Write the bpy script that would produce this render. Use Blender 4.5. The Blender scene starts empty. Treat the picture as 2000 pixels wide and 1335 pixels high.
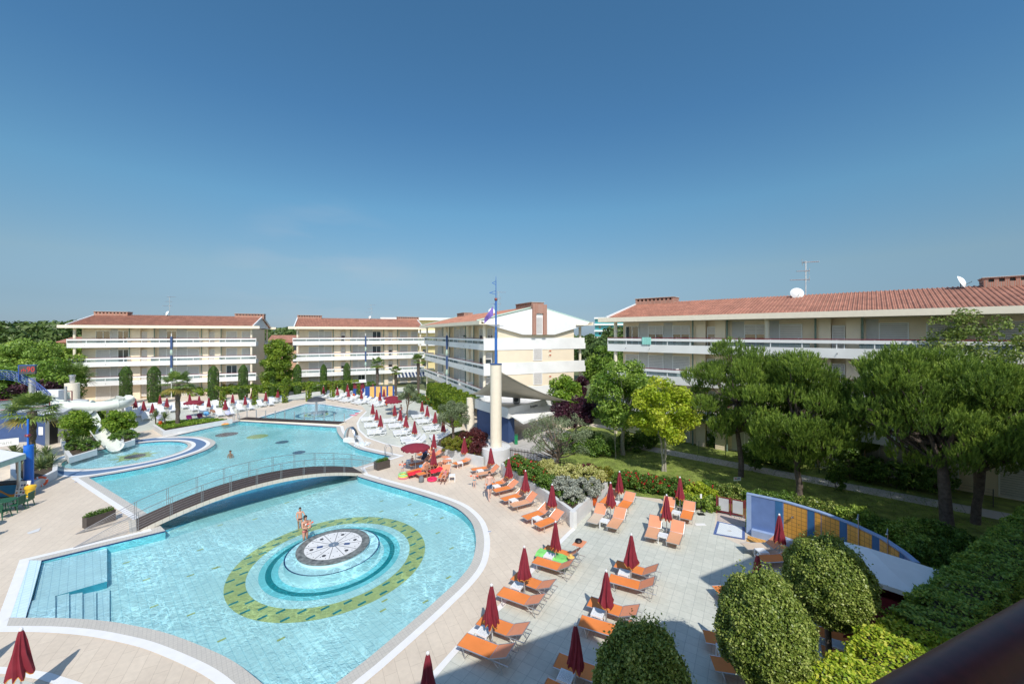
import bpy, bmesh, math, random
import numpy as np
from mathutils import Vector, Matrix
from mathutils.geometry import delaunay_2d_cdt
rad = math.radians
S = bpy.context.scene
COL = S.collection
# ------------------------------------------------------------------ camera
HC, FPX, HZ = 10.6, 778.0, 651.0          # eye height, focal length and horizon row at 2000 px width
cam_d = bpy.data.cameras.new("camera"); cam = bpy.data.objects.new("camera", cam_d); COL.objects.link(cam)
cam.location = (0, 0, HC); cam.rotation_euler = (rad(90), 0, 0)
cam_d.sensor_width = 36; cam_d.lens = 36*FPX/2000; cam_d.shift_y = -(667.5-HZ)/2000
cam_d.clip_start = 0.05; cam_d.clip_end = 3000
S.camera = cam
# ------------------------------------------------------------------ world, sun
SUNV = Vector((0.203, -0.899, 1.0)).normalized()      # towards the sun
EL = math.asin(SUNV.z); AZ = math.atan2(SUNV.x, SUNV.y)
W = bpy.data.worlds.new("World"); S.world = W; W.use_nodes = True
nt = W.node_tree; nt.nodes.clear()
wo = nt.nodes.new('ShaderNodeOutputWorld'); bg = nt.nodes.new('ShaderNodeBackground')
sk = nt.nodes.new('ShaderNodeTexSky'); sk.sky_type = 'NISHITA'; sk.sun_disc = False
sk.sun_elevation = EL; sk.sun_rotation = AZ
sk.altitude = 0; sk.air_density = 1.0; sk.dust_density = 0.15; sk.ozone_density = 1.3
bg.inputs[1].default_value = 0.15
# faint bank of high cloud low over the roofs
tc = nt.nodes.new('ShaderNodeTexCoord'); mp = nt.nodes.new('ShaderNodeMapping'); mp.inputs['Scale'].default_value = (2.2, 2.2, 9)
nz = nt.nodes.new('ShaderNodeTexNoise'); nz.inputs['Scale'].default_value = 1.6; nz.inputs['Detail'].default_value = 5
cr = nt.nodes.new('ShaderNodeValToRGB'); cr.color_ramp.elements[0].position = .46; cr.color_ramp.elements[1].position = .78
dt = nt.nodes.new('ShaderNodeVectorMath'); dt.operation = 'DOT_PRODUCT'; dt.inputs[1].default_value = Vector((-.42, .9, .09)).normalized()
mr = nt.nodes.new('ShaderNodeMapRange'); mr.inputs[1].default_value = .975; mr.inputs[2].default_value = 1.0
ml = nt.nodes.new('ShaderNodeMath'); ml.operation = 'MULTIPLY'
m2 = nt.nodes.new('ShaderNodeMath'); m2.operation = 'MULTIPLY'; m2.inputs[1].default_value = .5
mx = nt.nodes.new('ShaderNodeMixRGB'); mx.inputs[2].default_value = (2.2, 2.5, 2.9, 1)
L = nt.links
L.new(tc.outputs['Generated'], mp.inputs[0]); L.new(mp.outputs[0], nz.inputs['Vector']); L.new(nz.outputs[0], cr.inputs[0])
L.new(tc.outputs['Generated'], dt.inputs[0]); L.new(dt.outputs['Value'], mr.inputs[0])
L.new(cr.outputs[0], ml.inputs[0]); L.new(mr.outputs[0], ml.inputs[1]); L.new(ml.outputs[0], m2.inputs[0])
hue = nt.nodes.new('ShaderNodeMixRGB'); hue.blend_type = 'MULTIPLY'; hue.inputs[0].default_value = 1; 
# sky tinted by direction: dimmed ahead, left bright and warm behind as fill light
sp_ = nt.nodes.new('ShaderNodeSeparateXYZ'); L.new(tc.outputs['Generated'], sp_.inputs[0]); rp = nt.nodes.new('ShaderNodeValToRGB'); el = rp.color_ramp.elements
el[0].position = 0; el[0].color = (.14, .207, .37, 1); el[1].position = 1; el[1].color = (.8, .9, .95, 1)
for p_, c_ in ((.065, (0.205, 0.256, 0.334)), (.141, (0.32, 0.367, 0.373)), (.284, (0.326, 0.501, 0.516)), (.458, (0.275, 0.483, 0.559)), (.64, (0.289, 0.515, 0.588))): q_ = el.new(p_); q_.color = (*c_, 1)
L.new(sp_.outputs[2], rp.inputs[0]); mk = nt.nodes.new('ShaderNodeMapRange'); mk.inputs[1].default_value = -.45; mk.inputs[2].default_value = .15; L.new(sp_.outputs[1], mk.inputs[0])
m3 = nt.nodes.new('ShaderNodeMixRGB'); m3.inputs[1].default_value = (1.12, 1.02, .90, 1); L.new(mk.outputs[0], m3.inputs[0]); L.new(rp.outputs[0], m3.inputs[2]); L.new(m3.outputs[0], hue.inputs[2])
L.new(sk.outputs[0], hue.inputs[1]); L.new(m2.outputs[0], mx.inputs[0]); L.new(hue.outputs[0], mx.inputs[1]); L.new(mx.outputs[0], bg.inputs[0]); L.new(bg.outputs[0], wo.inputs[0])
sun_d = bpy.data.lights.new("sun", 'SUN'); sun = bpy.data.objects.new("sun", sun_d); COL.objects.link(sun)
sun_d.energy = 2.75; sun_d.angle = rad(.5); sun_d.color = (1, .955, .88)
sun.location = (5, -30, 40); sun.rotation_euler = (-SUNV).to_track_quat('-Z', 'Y').to_euler()
S.view_settings.view_transform = 'Standard'; S.view_settings.look = 'None'
S.view_settings.exposure = 0.58; S.view_settings.gamma = 1
S.cycles.max_bounces = 10; S.cycles.diffuse_bounces = 6; S.cycles.transparent_max_bounces = 24
# ------------------------------------------------------------------ helpers
def P(x, y, z=0.0):
    "point of the place seen at photo pixel x, y when it lies at height z"
    Y = (HC-z)*FPX/(y-HZ); return Vector(((x-1000)/FPX*Y, Y, z))
def P2(x, y, z=0.0): p = P(x, y, z); return (p.x, p.y)
ORD = "first second third fourth fifth sixth seventh eighth ninth tenth eleventh twelfth thirteenth fourteenth fifteenth sixteenth seventeenth eighteenth nineteenth twentieth".split()
MATS = {}
def nodes(name):
    m = bpy.data.materials.new(name); m.use_nodes = True; t = m.node_tree
    b = t.nodes['Principled BSDF']; MATS[name] = m; return m, t, b
def mat(name, col, rough=.6, metal=0, var=.08, vscale=3.0, bump=0, bscale=40, spec=.5, coat=0, dirt=0):
    m, t, b = nodes(name)
    b.inputs['Roughness'].default_value = rough; b.inputs['Metallic'].default_value = metal
    b.inputs['Specular IOR Level'].default_value = spec; b.inputs['Coat Weight'].default_value = coat
    g = t.nodes.new('ShaderNodeNewGeometry')
    n = t.nodes.new('ShaderNodeTexNoise'); n.inputs['Scale'].default_value = vscale; n.inputs['Detail'].default_value = 4
    t.links.new(g.outputs['Position'], n.inputs['Vector'])
    r = t.nodes.new('ShaderNodeMapRange'); r.inputs[3].default_value = 1-var; r.inputs[4].default_value = 1+var
    r.inputs[1].default_value = .3; r.inputs[2].default_value = .7
    t.links.new(n.outputs[0], r.inputs[0])
    v = t.nodes.new('ShaderNodeVectorMath'); v.operation = 'SCALE'; v.inputs[0].default_value = col[:3]
    t.links.new(r.outputs[0], v.inputs['Scale']); t.links.new(v.outputs[0], b.inputs['Base Color'])
    if bump:
        n2 = t.nodes.new('ShaderNodeTexNoise'); n2.inputs['Scale'].default_value = bscale; n2.inputs['Detail'].default_value = 3
        t.links.new(g.outputs['Position'], n2.inputs['Vector'])
        bp = t.nodes.new('ShaderNodeBump'); bp.inputs['Strength'].default_value = bump; bp.inputs['Distance'].default_value = .02
        t.links.new(n2.outputs[0], bp.inputs['Height']); t.links.new(bp.outputs[0], b.inputs['Normal'])
    return m
def leafmat(name, cols, trans=.3, rough=.45):
    "leaf surface: hue varies leaf by leaf, light passes through"
    m = bpy.data.materials.new(name); m.use_nodes = True; t = m.node_tree; t.nodes.clear(); MATS[name] = m
    o = t.nodes.new('ShaderNodeOutputMaterial'); g = t.nodes.new('ShaderNodeNewGeometry')
    c = t.nodes.new('ShaderNodeValToRGB'); e = c.color_ramp.elements
    e[0].color = (*cols[0], 1); e[1].color = (*cols[-1], 1); e[0].position = 0; e[1].position = 1
    for i, k in enumerate(cols[1:-1]): x = e.new((i+1)/(len(cols)-1)); x.color = (*k, 1)
    at_ = t.nodes.new('ShaderNodeAttribute'); at_.attribute_name = 'tone'; t.links.new(at_.outputs['Fac'], c.inputs[0])
    d = t.nodes.new('ShaderNodeBsdfPrincipled'); d.inputs['Roughness'].default_value = rough; d.inputs['Specular IOR Level'].default_value = .35
    tr = t.nodes.new('ShaderNodeBsdfTranslucent'); mi = t.nodes.new('ShaderNodeMixShader'); mi.inputs[0].default_value = trans
    t.links.new(c.outputs[0], d.inputs['Base Color']); t.links.new(c.outputs[0], tr.inputs[0])
    t.links.new(d.outputs[0], mi.inputs[1]); t.links.new(tr.outputs[0], mi.inputs[2]); t.links.new(mi.outputs[0], o.inputs[0]); return m
def tilemat(name, c1, c2, joint, ang, bw, rh, mortar=.012, offset=.5, rough=.6, var=.1, bump=.3, spec=.4, wob=0):
    "tiles laid in world metres, rotated by ang"
    m, t, b = nodes(name); b.inputs['Roughness'].default_value = rough; b.inputs['Specular IOR Level'].default_value = spec
    g = t.nodes.new('ShaderNodeNewGeometry'); mp = t.nodes.new('ShaderNodeMapping'); mp.inputs['Rotation'].default_value = (0, 0, rad(-ang))
    t.links.new(g.outputs['Position'], mp.inputs[0])
    br = t.nodes.new('ShaderNodeTexBrick'); br.offset = offset
    for k, v in (('Scale', 1), ('Mortar Size', mortar), ('Mortar Smooth', .2), ('Brick Width', bw), ('Row Height', rh)): br.inputs[k].default_value = v
    br.inputs['Color1'].default_value = (*c1, 1); br.inputs['Color2'].default_value = (*c2, 1); br.inputs['Mortar'].default_value = (*joint, 1)
    t.links.new(mp.outputs[0], br.inputs['Vector'])
    out = br.outputs['Color']
    for sc, vr in ((.35, var), (6, var*.7)):
        n = t.nodes.new('ShaderNodeTexNoise'); n.inputs['Scale'].default_value = sc; n.inputs['Detail'].default_value = 6; n.inputs['Roughness'].default_value = .6
        t.links.new(g.outputs['Position'], n.inputs['Vector'])
        r = t.nodes.new('ShaderNodeMapRange'); r.inputs[1].default_value = .3; r.inputs[2].default_value = .7; r.inputs[3].default_value = 1-vr; r.inputs[4].default_value = 1+vr
        t.links.new(n.outputs[0], r.inputs[0])
        v = t.nodes.new('ShaderNodeVectorMath'); v.operation = 'SCALE'; t.links.new(out, v.inputs[0]); t.links.new(r.outputs[0], v.inputs['Scale']); out = v.outputs[0]
    t.links.new(out, b.inputs['Base Color'])
    if bump:
        bp = t.nodes.new('ShaderNodeBump'); bp.inputs['Strength'].default_value = bump; bp.inputs['Distance'].default_value = .004; bp.invert = True
        t.links.new(br.outputs['Fac'], bp.inputs['Height']); t.links.new(bp.outputs[0], b.inputs['Normal'])
    return m
class MB:
    def __init__(s): s.v = []; s.f = []; s.m = []; s.cm = 0
    def add(s, vs, fs):
        o = len(s.v); s.v += [tuple(p) for p in vs]; s.f += [tuple(i+o for i in f) for f in fs]; s.m += [s.cm]*len(fs); return s
    def box(s, x0, x1, y0, y1, z0, z1, M=None):
        vs = [Vector((x, y, z)) for z in (z0, z1) for x, y in ((x0, y0), (x1, y0), (x1, y1), (x0, y1))]
        if M: vs = [M @ p for p in vs]
        return s.add(vs, [(3, 2, 1, 0), (4, 5, 6, 7), (0, 1, 5, 4), (1, 2, 6, 5), (2, 3, 7, 6), (3, 0, 4, 7)])
    def bar(s, a, b, w, h, up=(0, 0, 1)):
        a = Vector(a); b = Vector(b); d = (b-a).normalized(); up = Vector(up)
        x = d.cross(up)
        if x.length < 1e-3: x = d.cross(Vector((1, 0, 0)))
        x = x.normalized()*w/2; z = x.cross(d).normalized()*h/2
        vs = [p+k for p in (a, b) for k in (-x-z, x-z, x+z, -x+z)]
        return s.add(vs, [(0, 1, 2, 3), (7, 6, 5, 4), (0, 4, 5, 1), (1, 5, 6, 2), (2, 6, 7, 3), (3, 7, 4, 0)])
    def tube(s, pts, r, n=6, cap=True, closed=False):
        pts = [Vector(p) for p in pts]; N = len(pts); rs = r if isinstance(r, (list, tuple)) else [r]*N; vs = []; ref = None
        for i, p in enumerate(pts):
            if closed: d = pts[(i+1) % N]-pts[i-1]
            else: d = pts[min(i+1, N-1)]-pts[max(i-1, 0)]
            d = d.normalized() if d.length > 1e-9 else Vector((0, 0, 1))
            if ref is None: ref = Vector((0, 0, 1)) if abs(d.z) < .9 else Vector((1, 0, 0))
            x = (ref-d*ref.dot(d)); x = x.normalized() if x.length > 1e-6 else d.orthogonal().normalized(); ref = x; y = d.cross(x)
            for k in range(n): a = 2*math.pi*k/n; vs.append(p+(x*math.cos(a)+y*math.sin(a))*rs[i])
        fs = []
        for i in range(N if closed else N-1):
            j = (i+1) % N
            for k in range(n): fs.append((i*n+k, i*n+(k+1) % n, j*n+(k+1) % n, j*n+k))
        if cap and not closed: fs += [tuple(range(n-1, -1, -1)), tuple((N-1)*n+k for k in range(n))]
        return s.add(vs, fs)
    def lathe(s, prof, n=16, c=(0, 0, 0), M=None):
        vs = []
        for r, z in prof:
            for k in range(n):
                a = 2*math.pi*k/n; p = Vector((c[0]+r*math.cos(a), c[1]+r*math.sin(a), c[2]+z)); vs.append(M @ p if M else p)
        fs = [(i*n+k, i*n+(k+1) % n, (i+1)*n+(k+1) % n, (i+1)*n+k) for i in range(len(prof)-1) for k in range(n)]
        if prof[0][0] > 1e-4: fs.append(tuple(range(n-1, -1, -1)))
        if prof[-1][0] > 1e-4: fs.append(tuple((len(prof)-1)*n+k for k in range(n)))
        return s.add(vs, fs)
    def prism(s, poly, z0, z1):
        n = len(poly)
        if sum(poly[i][0]*poly[(i+1) % n][1]-poly[(i+1) % n][0]*poly[i][1] for i in range(n)) < 0: poly = poly[::-1]
        return s.add([(x, y, z) for z in (z0, z1) for x, y in poly], [tuple(range(n-1, -1, -1)), tuple(range(n, 2*n))]+[(i, (i+1) % n, (i+1) % n+n, i+n) for i in range(n)])
    def extr(s, prof, x0, x1):
        "profile in (y, z) extruded along x"
        n = len(prof)
        if sum(prof[i][0]*prof[(i+1) % n][1]-prof[(i+1) % n][0]*prof[i][1] for i in range(n)) < 0: prof = prof[::-1]
        return s.add([(x, y, z) for x in (x0, x1) for y, z in prof], [tuple(range(n-1, -1, -1)), tuple(range(n, 2*n))]+[(i, (i+1) % n, (i+1) % n+n, i+n) for i in range(n)])
    def sheet(s, poly, z, holes=()):
        pts = [Vector(p) for p in poly]; edges = [(i, (i+1) % len(poly)) for i in range(len(poly))]
        for h in holes:
            o = len(pts); pts += [Vector(p) for p in h]; edges += [(o+i, o+(i+1) % len(h)) for i in range(len(h))]
        vo, eo, fo, *_ = delaunay_2d_cdt(pts, edges, [], 0, 1e-5)
        fs = []
        for f in fo:
            c = sum((vo[i] for i in f), Vector((0, 0)))/len(f)
            if inside(c, poly) and not any(inside(c, h) for h in holes):
                a = sum(vo[f[i]].x*vo[f[(i+1) % len(f)]].y-vo[f[(i+1) % len(f)]].x*vo[f[i]].y for i in range(len(f)))
                fs.append(tuple(f) if a > 0 else tuple(f[::-1]))
        return s.add([(p.x, p.y, z) for p in vo], fs)
    def band(s, a, b, z, closed=True):
        n = len(a); vs = [(p[0], p[1], z) for p in a]+[(p[0], p[1], z) for p in b]
        return s.add(vs, [(i, (i+1) % n, n+(i+1) % n, n+i) for i in range(n if closed else n-1)])
    def wallband(s, a, z0, z1, closed=True, flip=False):
        n = len(a); vs = [(p[0], p[1], z0) for p in a]+[(p[0], p[1], z1) for p in a]
        fs = [(i, (i+1) % n, n+(i+1) % n, n+i) for i in range(n if closed else n-1)]
        return s.add(vs, [f[::-1] for f in fs] if flip else fs)
    def build(s, name, m, parent=None, smooth=False, auto=None):
        me = bpy.data.meshes.new(name); me.from_pydata(s.v, [], s.f); me.update()
        for x in (m if isinstance(m, (list, tuple)) else [m]): me.materials.append(x)
        if any(s.m): me.polygons.foreach_set('material_index', s.m)
        if smooth: me.polygons.foreach_set('use_smooth', [True]*len(me.polygons)); me.set_sharp_from_angle(angle=rad(42))
        o = bpy.data.objects.new(name, me); COL.objects.link(o)
        if parent: o.parent = parent
        return o
def inside(p, poly):
    x, y = p[0], p[1]; r = False; n = len(poly); j = n-1
    for i in range(n):
        xi, yi = poly[i][0], poly[i][1]; xj, yj = poly[j][0], poly[j][1]
        if (yi > y) != (yj > y) and x < (xj-xi)*(y-yi)/(yj-yi)+xi: r = not r
        j = i
    return r
def thing(name, label, cat, loc=(0, 0, 0), rz=0, group=None):
    o = bpy.data.objects.new(name, None); COL.objects.link(o); o.location = loc; o.rotation_euler = (0, 0, rz)
    o.empty_display_size = .2; return tag(o, label, cat, group)
def tag(o, label, cat, group=None):
    o['label'] = label; o['category'] = cat
    if group: o['group'] = group
    return o
def struct(o, kind='structure'): o['kind'] = kind; return o
def dup(root, loc, rz, label=None, group=None, scale=None):
    def cp(o, parent):
        c = o.copy(); COL.objects.link(c); c.parent = parent
        for ch in KIDS.get(o.name) or o.children: cp(ch, c)
        return c
    r = cp(root, None); r.location = loc; r.rotation_euler = (0, 0, rz)
    if scale: r.scale = (scale,)*3
    if label: r['label'] = label
    if group: r['group'] = group
    return r
KIDS = {}
class Proto:
    "first use moves the built thing itself, later uses copy it"
    def __init__(s, root, group=None): s.root = root; s.used = False; s.group = group; s.kids()
    def kids(s):
        s.tree = {}
        def rec(o): s.tree[o] = list(o.children); [rec(c) for c in s.tree[o]]
        rec(s.root)
    def put(s, loc, rz, label, scale=None, group=None):
        g = group or s.group
        if not s.used:
            s.used = True; r = s.root; r.location = loc; r.rotation_euler = (0, 0, rz)
        else:
            def cp(o, par):
                c = o.copy(); COL.objects.link(c); c.parent = par
                for ch in s.tree[o]: cp(ch, c)
                return c
            r = cp(s.root, None); r.location = loc; r.rotation_euler = (0, 0, rz)
        r.scale = (scale or 1,)*3
        r['label'] = label
        if g: r['group'] = g
        return r
def offs(poly, d):
    "offset a closed ccw polygon outwards by d"
    n = len(poly); out = []
    for i in range(n):
        a = Vector(poly[i-1]); b = Vector(poly[i]); c = Vector(poly[(i+1) % n])
        e1 = (b-a).normalized(); e2 = (c-b).normalized(); n1 = Vector((e1.y, -e1.x)); n2 = Vector((e2.y, -e2.x))
        k = n1+n2
        if k.length < 1e-6: out.append(tuple(b+n1*d)); continue
        k = k.normalized(); q = max(k.dot(n1), .35); out.append(tuple(b+k*d/q))
    return out
def smooth_poly(pts, step=.35):
    "pts: (x, y, corner) in world; Catmull-Rom between corners; ccw result"
    n = len(pts); out = []
    for i in range(n):
        p1 = Vector(pts[i][:2]); p2 = Vector(pts[(i+1) % n][:2])
        p0 = Vector(pts[i-1][:2]) if not pts[i][2] else p1*2-p2
        p3 = Vector(pts[(i+2) % n][:2]) if not pts[(i+1) % n][2] else p2*2-p1
        k = max(1, int((p2-p1).length/step))
        if pts[i][2] and pts[(i+1) % n][2]: k = max(1, int((p2-p1).length/3))
        for j in range(k):
            t = j/k; out.append(tuple(.5*((2*p1)+(p2-p0)*t+(2*p0-5*p1+4*p2-p3)*t*t+(3*p1-p0-3*p2+p3)*t**3)))
    if sum(out[i][0]*out[(i+1) % len(out)][1]-out[(i+1) % len(out)][0]*out[i][1] for i in range(len(out))) < 0: out = out[::-1]
    return out
def pxpoly(l, z=0): return [(*P2(a[0], a[1], z), len(a) > 2 and bool(a[2])) for a in l]
def ccw(poly):
    return poly if sum(poly[i][0]*poly[(i+1) % len(poly)][1]-poly[(i+1) % len(poly)][0]*poly[i][1] for i in range(len(poly))) > 0 else poly[::-1]
def textmesh(txt, size, m, name, parent, loc, rot, depth=.01, sx=1):
    c = bpy.data.curves.new(name, 'FONT'); c.body = txt; c.size = size; c.extrude = depth; c.align_x = 'CENTER'; c.align_y = 'CENTER'; c.resolution_u = 3
    o = bpy.data.objects.new('tmp', c); COL.objects.link(o); dg = bpy.context.evaluated_depsgraph_get(); dg.update()
    me = bpy.data.meshes.new_from_object(o.evaluated_get(dg)); bpy.data.objects.remove(o)
    me.materials.clear(); me.materials.append(m)
    q = bpy.data.objects.new(name, me); COL.objects.link(q); q.parent = parent; q.location = loc; q.rotation_euler = rot; q.scale = (sx, 1, 1); return q
# ------------------------------------------------------------------ foliage
def leaves(name, pos, nrm, size, m, parent, seed=0, aspect=.55, jit=.8, up=0.0, tone=None):
    "one four-cornered leaf per position, roughly facing nrm"
    rg = np.random.default_rng(seed+9001); n = len(pos)
    nr = nrm+rg.normal(0, jit, (n, 3)); nr[:, 2] += up; nr /= np.linalg.norm(nr, axis=1, keepdims=True)+1e-9
    t = rg.normal(0, 1, (n, 3)); t -= nr*(t*nr).sum(1, keepdims=True); t /= np.linalg.norm(t, axis=1, keepdims=True)+1e-9
    b = np.cross(nr, t); s = (size*rg.uniform(.65, 1.3, n))[:, None]
    V = np.empty((n, 4, 3)); V[:, 0] = pos-t*s; V[:, 1] = pos-b*s*aspect+nr*s*.12; V[:, 2] = pos+t*s; V[:, 3] = pos+b*s*aspect+nr*s*.12
    tn = rg.random(n) if tone is None else .5*rg.random(n)+.5*tone
    return npmesh(name, V.reshape(-1, 3), 4, m, parent, tn)
def npmesh(name, V, k, m, parent, tone=None):
    n = len(V); me = bpy.data.meshes.new(name); me.vertices.add(n); me.vertices.foreach_set('co', V.astype(np.float32).ravel())
    me.loops.add(n); me.loops.foreach_set('vertex_index', np.arange(n, dtype=np.int32)); me.polygons.add(n//k)
    me.polygons.foreach_set('loop_start', np.arange(0, n, k, dtype=np.int32)); me.polygons.foreach_set('loop_total', np.full(n//k, k, dtype=np.int32))
    if tone is None: tone = np.random.default_rng(n).random(n//k)
    at = me.attributes.new('tone', 'FLOAT', 'FACE'); at.data.foreach_set('value', tone.astype(np.float32))
    me.update(); me.materials.append(m); o = bpy.data.objects.new(name, me); COL.objects.link(o)
    if parent: o.parent = parent
    return o
def dirs(rg, n, zmin=-1.0):
    d = rg.normal(0, 1, (n*3+8, 3)); d /= np.linalg.norm(d, axis=1, keepdims=True); d = d[d[:, 2] > zmin][:n]
    return d
def clumps(rg, c, r, n, cr, zmin=-.6, fill=.35):
    "clump centres spread in the outer part of an ellipsoid"
    d = dirs(rg, n, zmin); k = (fill+(1-fill)*rg.random(len(d))**.5)[:, None]
    return np.array(c)+d*np.array(r)*k*(1-.5*cr/np.max(r)), cr*rg.uniform(.7, 1.25, len(d))
def leafpos(rg, C, R, n, flat=.8, shell=.55):
    i = rg.choice(len(C), n, p=R**2/np.sum(R**2)); d = dirs(rg, n, -.85)
    while len(d) < n: d = np.vstack([d, dirs(rg, n-len(d), -.85)])
    k = (shell+(1-shell)*rg.random(n)**.6)[:, None]; q = np.array([1, 1, flat])
    leafpos.tone = rg.random(len(C))[i]
    return C[i]+d*R[i][:, None]*k*q, d
def limbs(base, top, tips, r0, seed=0, wob=.12, n=7):
    rnd = random.Random(seed); mb = MB(); base = Vector(base); top = Vector(top); pts = []; K = 6
    for i in range(K+1):
        t = i/K; p = base.lerp(top, t); w = wob*math.sin(t*math.pi); pts.append(p+Vector((rnd.uniform(-w, w), rnd.uniform(-w, w), 0)))
    mb.tube([pts[0]-Vector((0, 0, .15))]+pts, [r0*1.35]+[r0*(1-.55*i/K) for i in range(K+1)], n)
    for tp in tips:
        tp = Vector(tp); t = rnd.uniform(.5, 1); a = base.lerp(top, t); k = pts[min(K, int(t*K))]
        mid = k.lerp(tp, .5)+Vector((rnd.uniform(-.15, .15), rnd.uniform(-.15, .15), -.08*(tp-k).length))
        mb.tube([k, mid, tp], [r0*.42, r0*.26, r0*.08], 5, cap=False)
    return mb
def tree(name, label, cat, loc, h, cz, rx, rz, ncl, cr, nleaf, ls, lm, bark, seed, group=None, trunk=.14, lean=(0, 0), zmin=-.55, ry=None, stems=1, flat=.8, jit=.8, shell=.5, aspect=.55, nl=9):
    root = thing(name, label, cat, loc, 0, group); rg = np.random.default_rng(seed); ry = ry or rx
    C, R = clumps(rg, (lean[0], lean[1], cz), (rx, ry, rz), ncl, cr, zmin)
    pos, d = leafpos(rg, C, R, nleaf, flat, shell); pos[:, 2] = np.maximum(pos[:, 2], .05)
    leaves('crown', pos, d, ls, lm, root, seed, aspect, jit, .3, leafpos.tone)
    o = np.argsort(-R)[:nl]
    for k in range(stems):
        dx = .35*(k-(stems-1)/2)
        mb = limbs((dx*.6, 0, 0), (lean[0]*.7+dx*2, lean[1]*.7, cz-.1*rz), [tuple(C[i]) for i in o[k::stems]], trunk, seed+k)
        mb.build('trunk', bark, root, True)
    return root
# ------------------------------------------------------------------ materials
m_white = mat("white_paint", (.80, .80, .78), .6, var=.03, bump=.05)
m_parapet = mat("white_parapet", (.78, .775, .75), .65, var=.07, vscale=.6)
m_cream = mat("cream_plaster", (.82, .69, .52), .8, var=.05, vscale=1.2)
m_creamlt = mat("pale_cream", (.80, .71, .56), .7, var=.04)
m_gablew = mat("gable_plaster", (.80, .68, .51), .8, var=.03, vscale=1)
m_grey = mat("grey_panel", (.54, .525, .50), .6, var=.05)
m_shut = mat("roller_shutter", (.62, .59, .56), .5, var=.04)
m_greenpipe = mat("green_pipe", (.16, .24, .20), .5)
m_greent = mat("green_trim", (.42, .55, .47), .5)
m_red = mat("burgundy_metal", (.20, .02, .035), .4)
m_blue = mat("blue_paint", (.02, .07, .28), .4, var=.05)
m_navy = mat("navy_wall", (.04, .08, .20), .7, var=.08)
m_steel = mat("steel", (.55, .56, .58), .28, 1, var=.04)
m_alu = mat("aluminium", (.62, .62, .63), .38, .85, var=.04)
m_darkm = mat("dark_metal", (.06, .06, .065), .45)
m_glassd = mat("window_glass", (.045, .06, .07), .08, spec=.9, var=.3, vscale=.8)
m_fabric = mat("orange_fabric", (.80, .24, .055), .65, var=.06, vscale=2, bump=.1, bscale=400)
m_fabric2 = mat("faded_fabric", (.76, .30, .16), .7, var=.06, vscale=2)
m_fabric3 = mat("beige_fabric", (.62, .50, .38), .7, var=.05, vscale=2)
m_tanfab = mat("tan_fabric", (.70, .36, .20), .7, var=.05, vscale=2)
m_brol = mat("burgundy_canvas", (.225, .018, .034), .75, var=.12, vscale=5, bump=.15, bscale=30)
m_trim = mat("orange_trim", (.75, .33, .05), .7)
m_plastic = mat("white_plastic", (.82, .83, .84), .35, var=.02)
m_bed = mat("planter_concrete", (.64, .64, .63), .8, var=.07, vscale=1.5, bump=.1)
m_soil = mat("soil", (.07, .05, .03), .95, var=.4, vscale=6)
m_brick = tilemat("brick", (.44, .21, .15), (.36, .16, .11), (.35, .28, .23), 0, .25, .07, .01, .5, .85, .1, .2)
m_wood = mat("dark_wood", (.055, .036, .028), .6, var=.25, vscale=8)
m_bark = mat("bark", (.16, .12, .085), .9, var=.35, vscale=9, bump=.8, bscale=14)
m_barkd = mat("pine_bark", (.11, .085, .07), .95, var=.4, vscale=7, bump=1, bscale=10)
m_barkl = mat("pale_bark", (.36, .33, .27), .9, var=.25, vscale=9, bump=.4, bscale=14)
m_terracotta = mat("terracotta", (.5, .17, .09), .8)
m_orange = mat("orange_plastic", (.75, .13, .02), .4)
m_yellow = mat("yellow_plastic", (.85, .55, .04), .45)
m_greenpl = mat("green_plastic", (.02, .11, .06), .4)
m_concrete = mat("concrete", (.50, .51, .51), .85, var=.06, vscale=2)
m_sail = mat("sail_canvas", (.68, .62, .52), .8, var=.05, vscale=.7)
m_slide = mat("slide_plastic", (.74, .77, .70), .3, var=.05)
m_black = mat("black", (.012, .012, .013), .5)
m_railred = mat("rail_paint", (.11, .016, .016), .42, var=.15, vscale=60)
# roof tiles: barrel ridges running down the slope (UV-free, uses object coordinates)
def roofmat():
    m, t, b = nodes("roof_tiles"); b.inputs['Roughness'].default_value = .85
    tc = t.nodes.new('ShaderNodeTexCoord'); sp = t.nodes.new('ShaderNodeSeparateXYZ'); t.links.new(tc.outputs['Object'], sp.inputs[0])
    br = t.nodes.new('ShaderNodeTexBrick'); br.offset = 0
    for k, v in (('Scale', 1), ('Mortar Size', .035), ('Mortar Smooth', 1), ('Brick Width', .27), ('Row Height', .38), ('Bias', 0)): br.inputs[k].default_value = v
    br.inputs['Color1'].default_value = (.45, .21, .14, 1); br.inputs['Color2'].default_value = (.35, .155, .10, 1); br.inputs['Mortar'].default_value = (.17, .06, .04, 1)
    t.links.new(tc.outputs['Object'], br.inputs['Vector'])
    n = t.nodes.new('ShaderNodeTexNoise'); n.inputs['Scale'].default_value = 1.1; n.inputs['Detail'].default_value = 6
    t.links.new(tc.outputs['Object'], n.inputs['Vector'])
    r = t.nodes.new('ShaderNodeMapRange'); r.inputs[1].default_value = .3; r.inputs[2].default_value = .7; r.inputs[3].default_value = .8; r.inputs[4].default_value = 1.25
    t.links.new(n.outputs[0], r.inputs[0]); v = t.nodes.new('ShaderNodeVectorMath'); v.operation = 'SCALE'
    t.links.new(br.outputs['Color'], v.inputs[0]); t.links.new(r.outputs[0], v.inputs['Scale']); t.links.new(v.outputs[0], b.inputs['Base Color'])
    return m
m_roof = roofmat()
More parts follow.
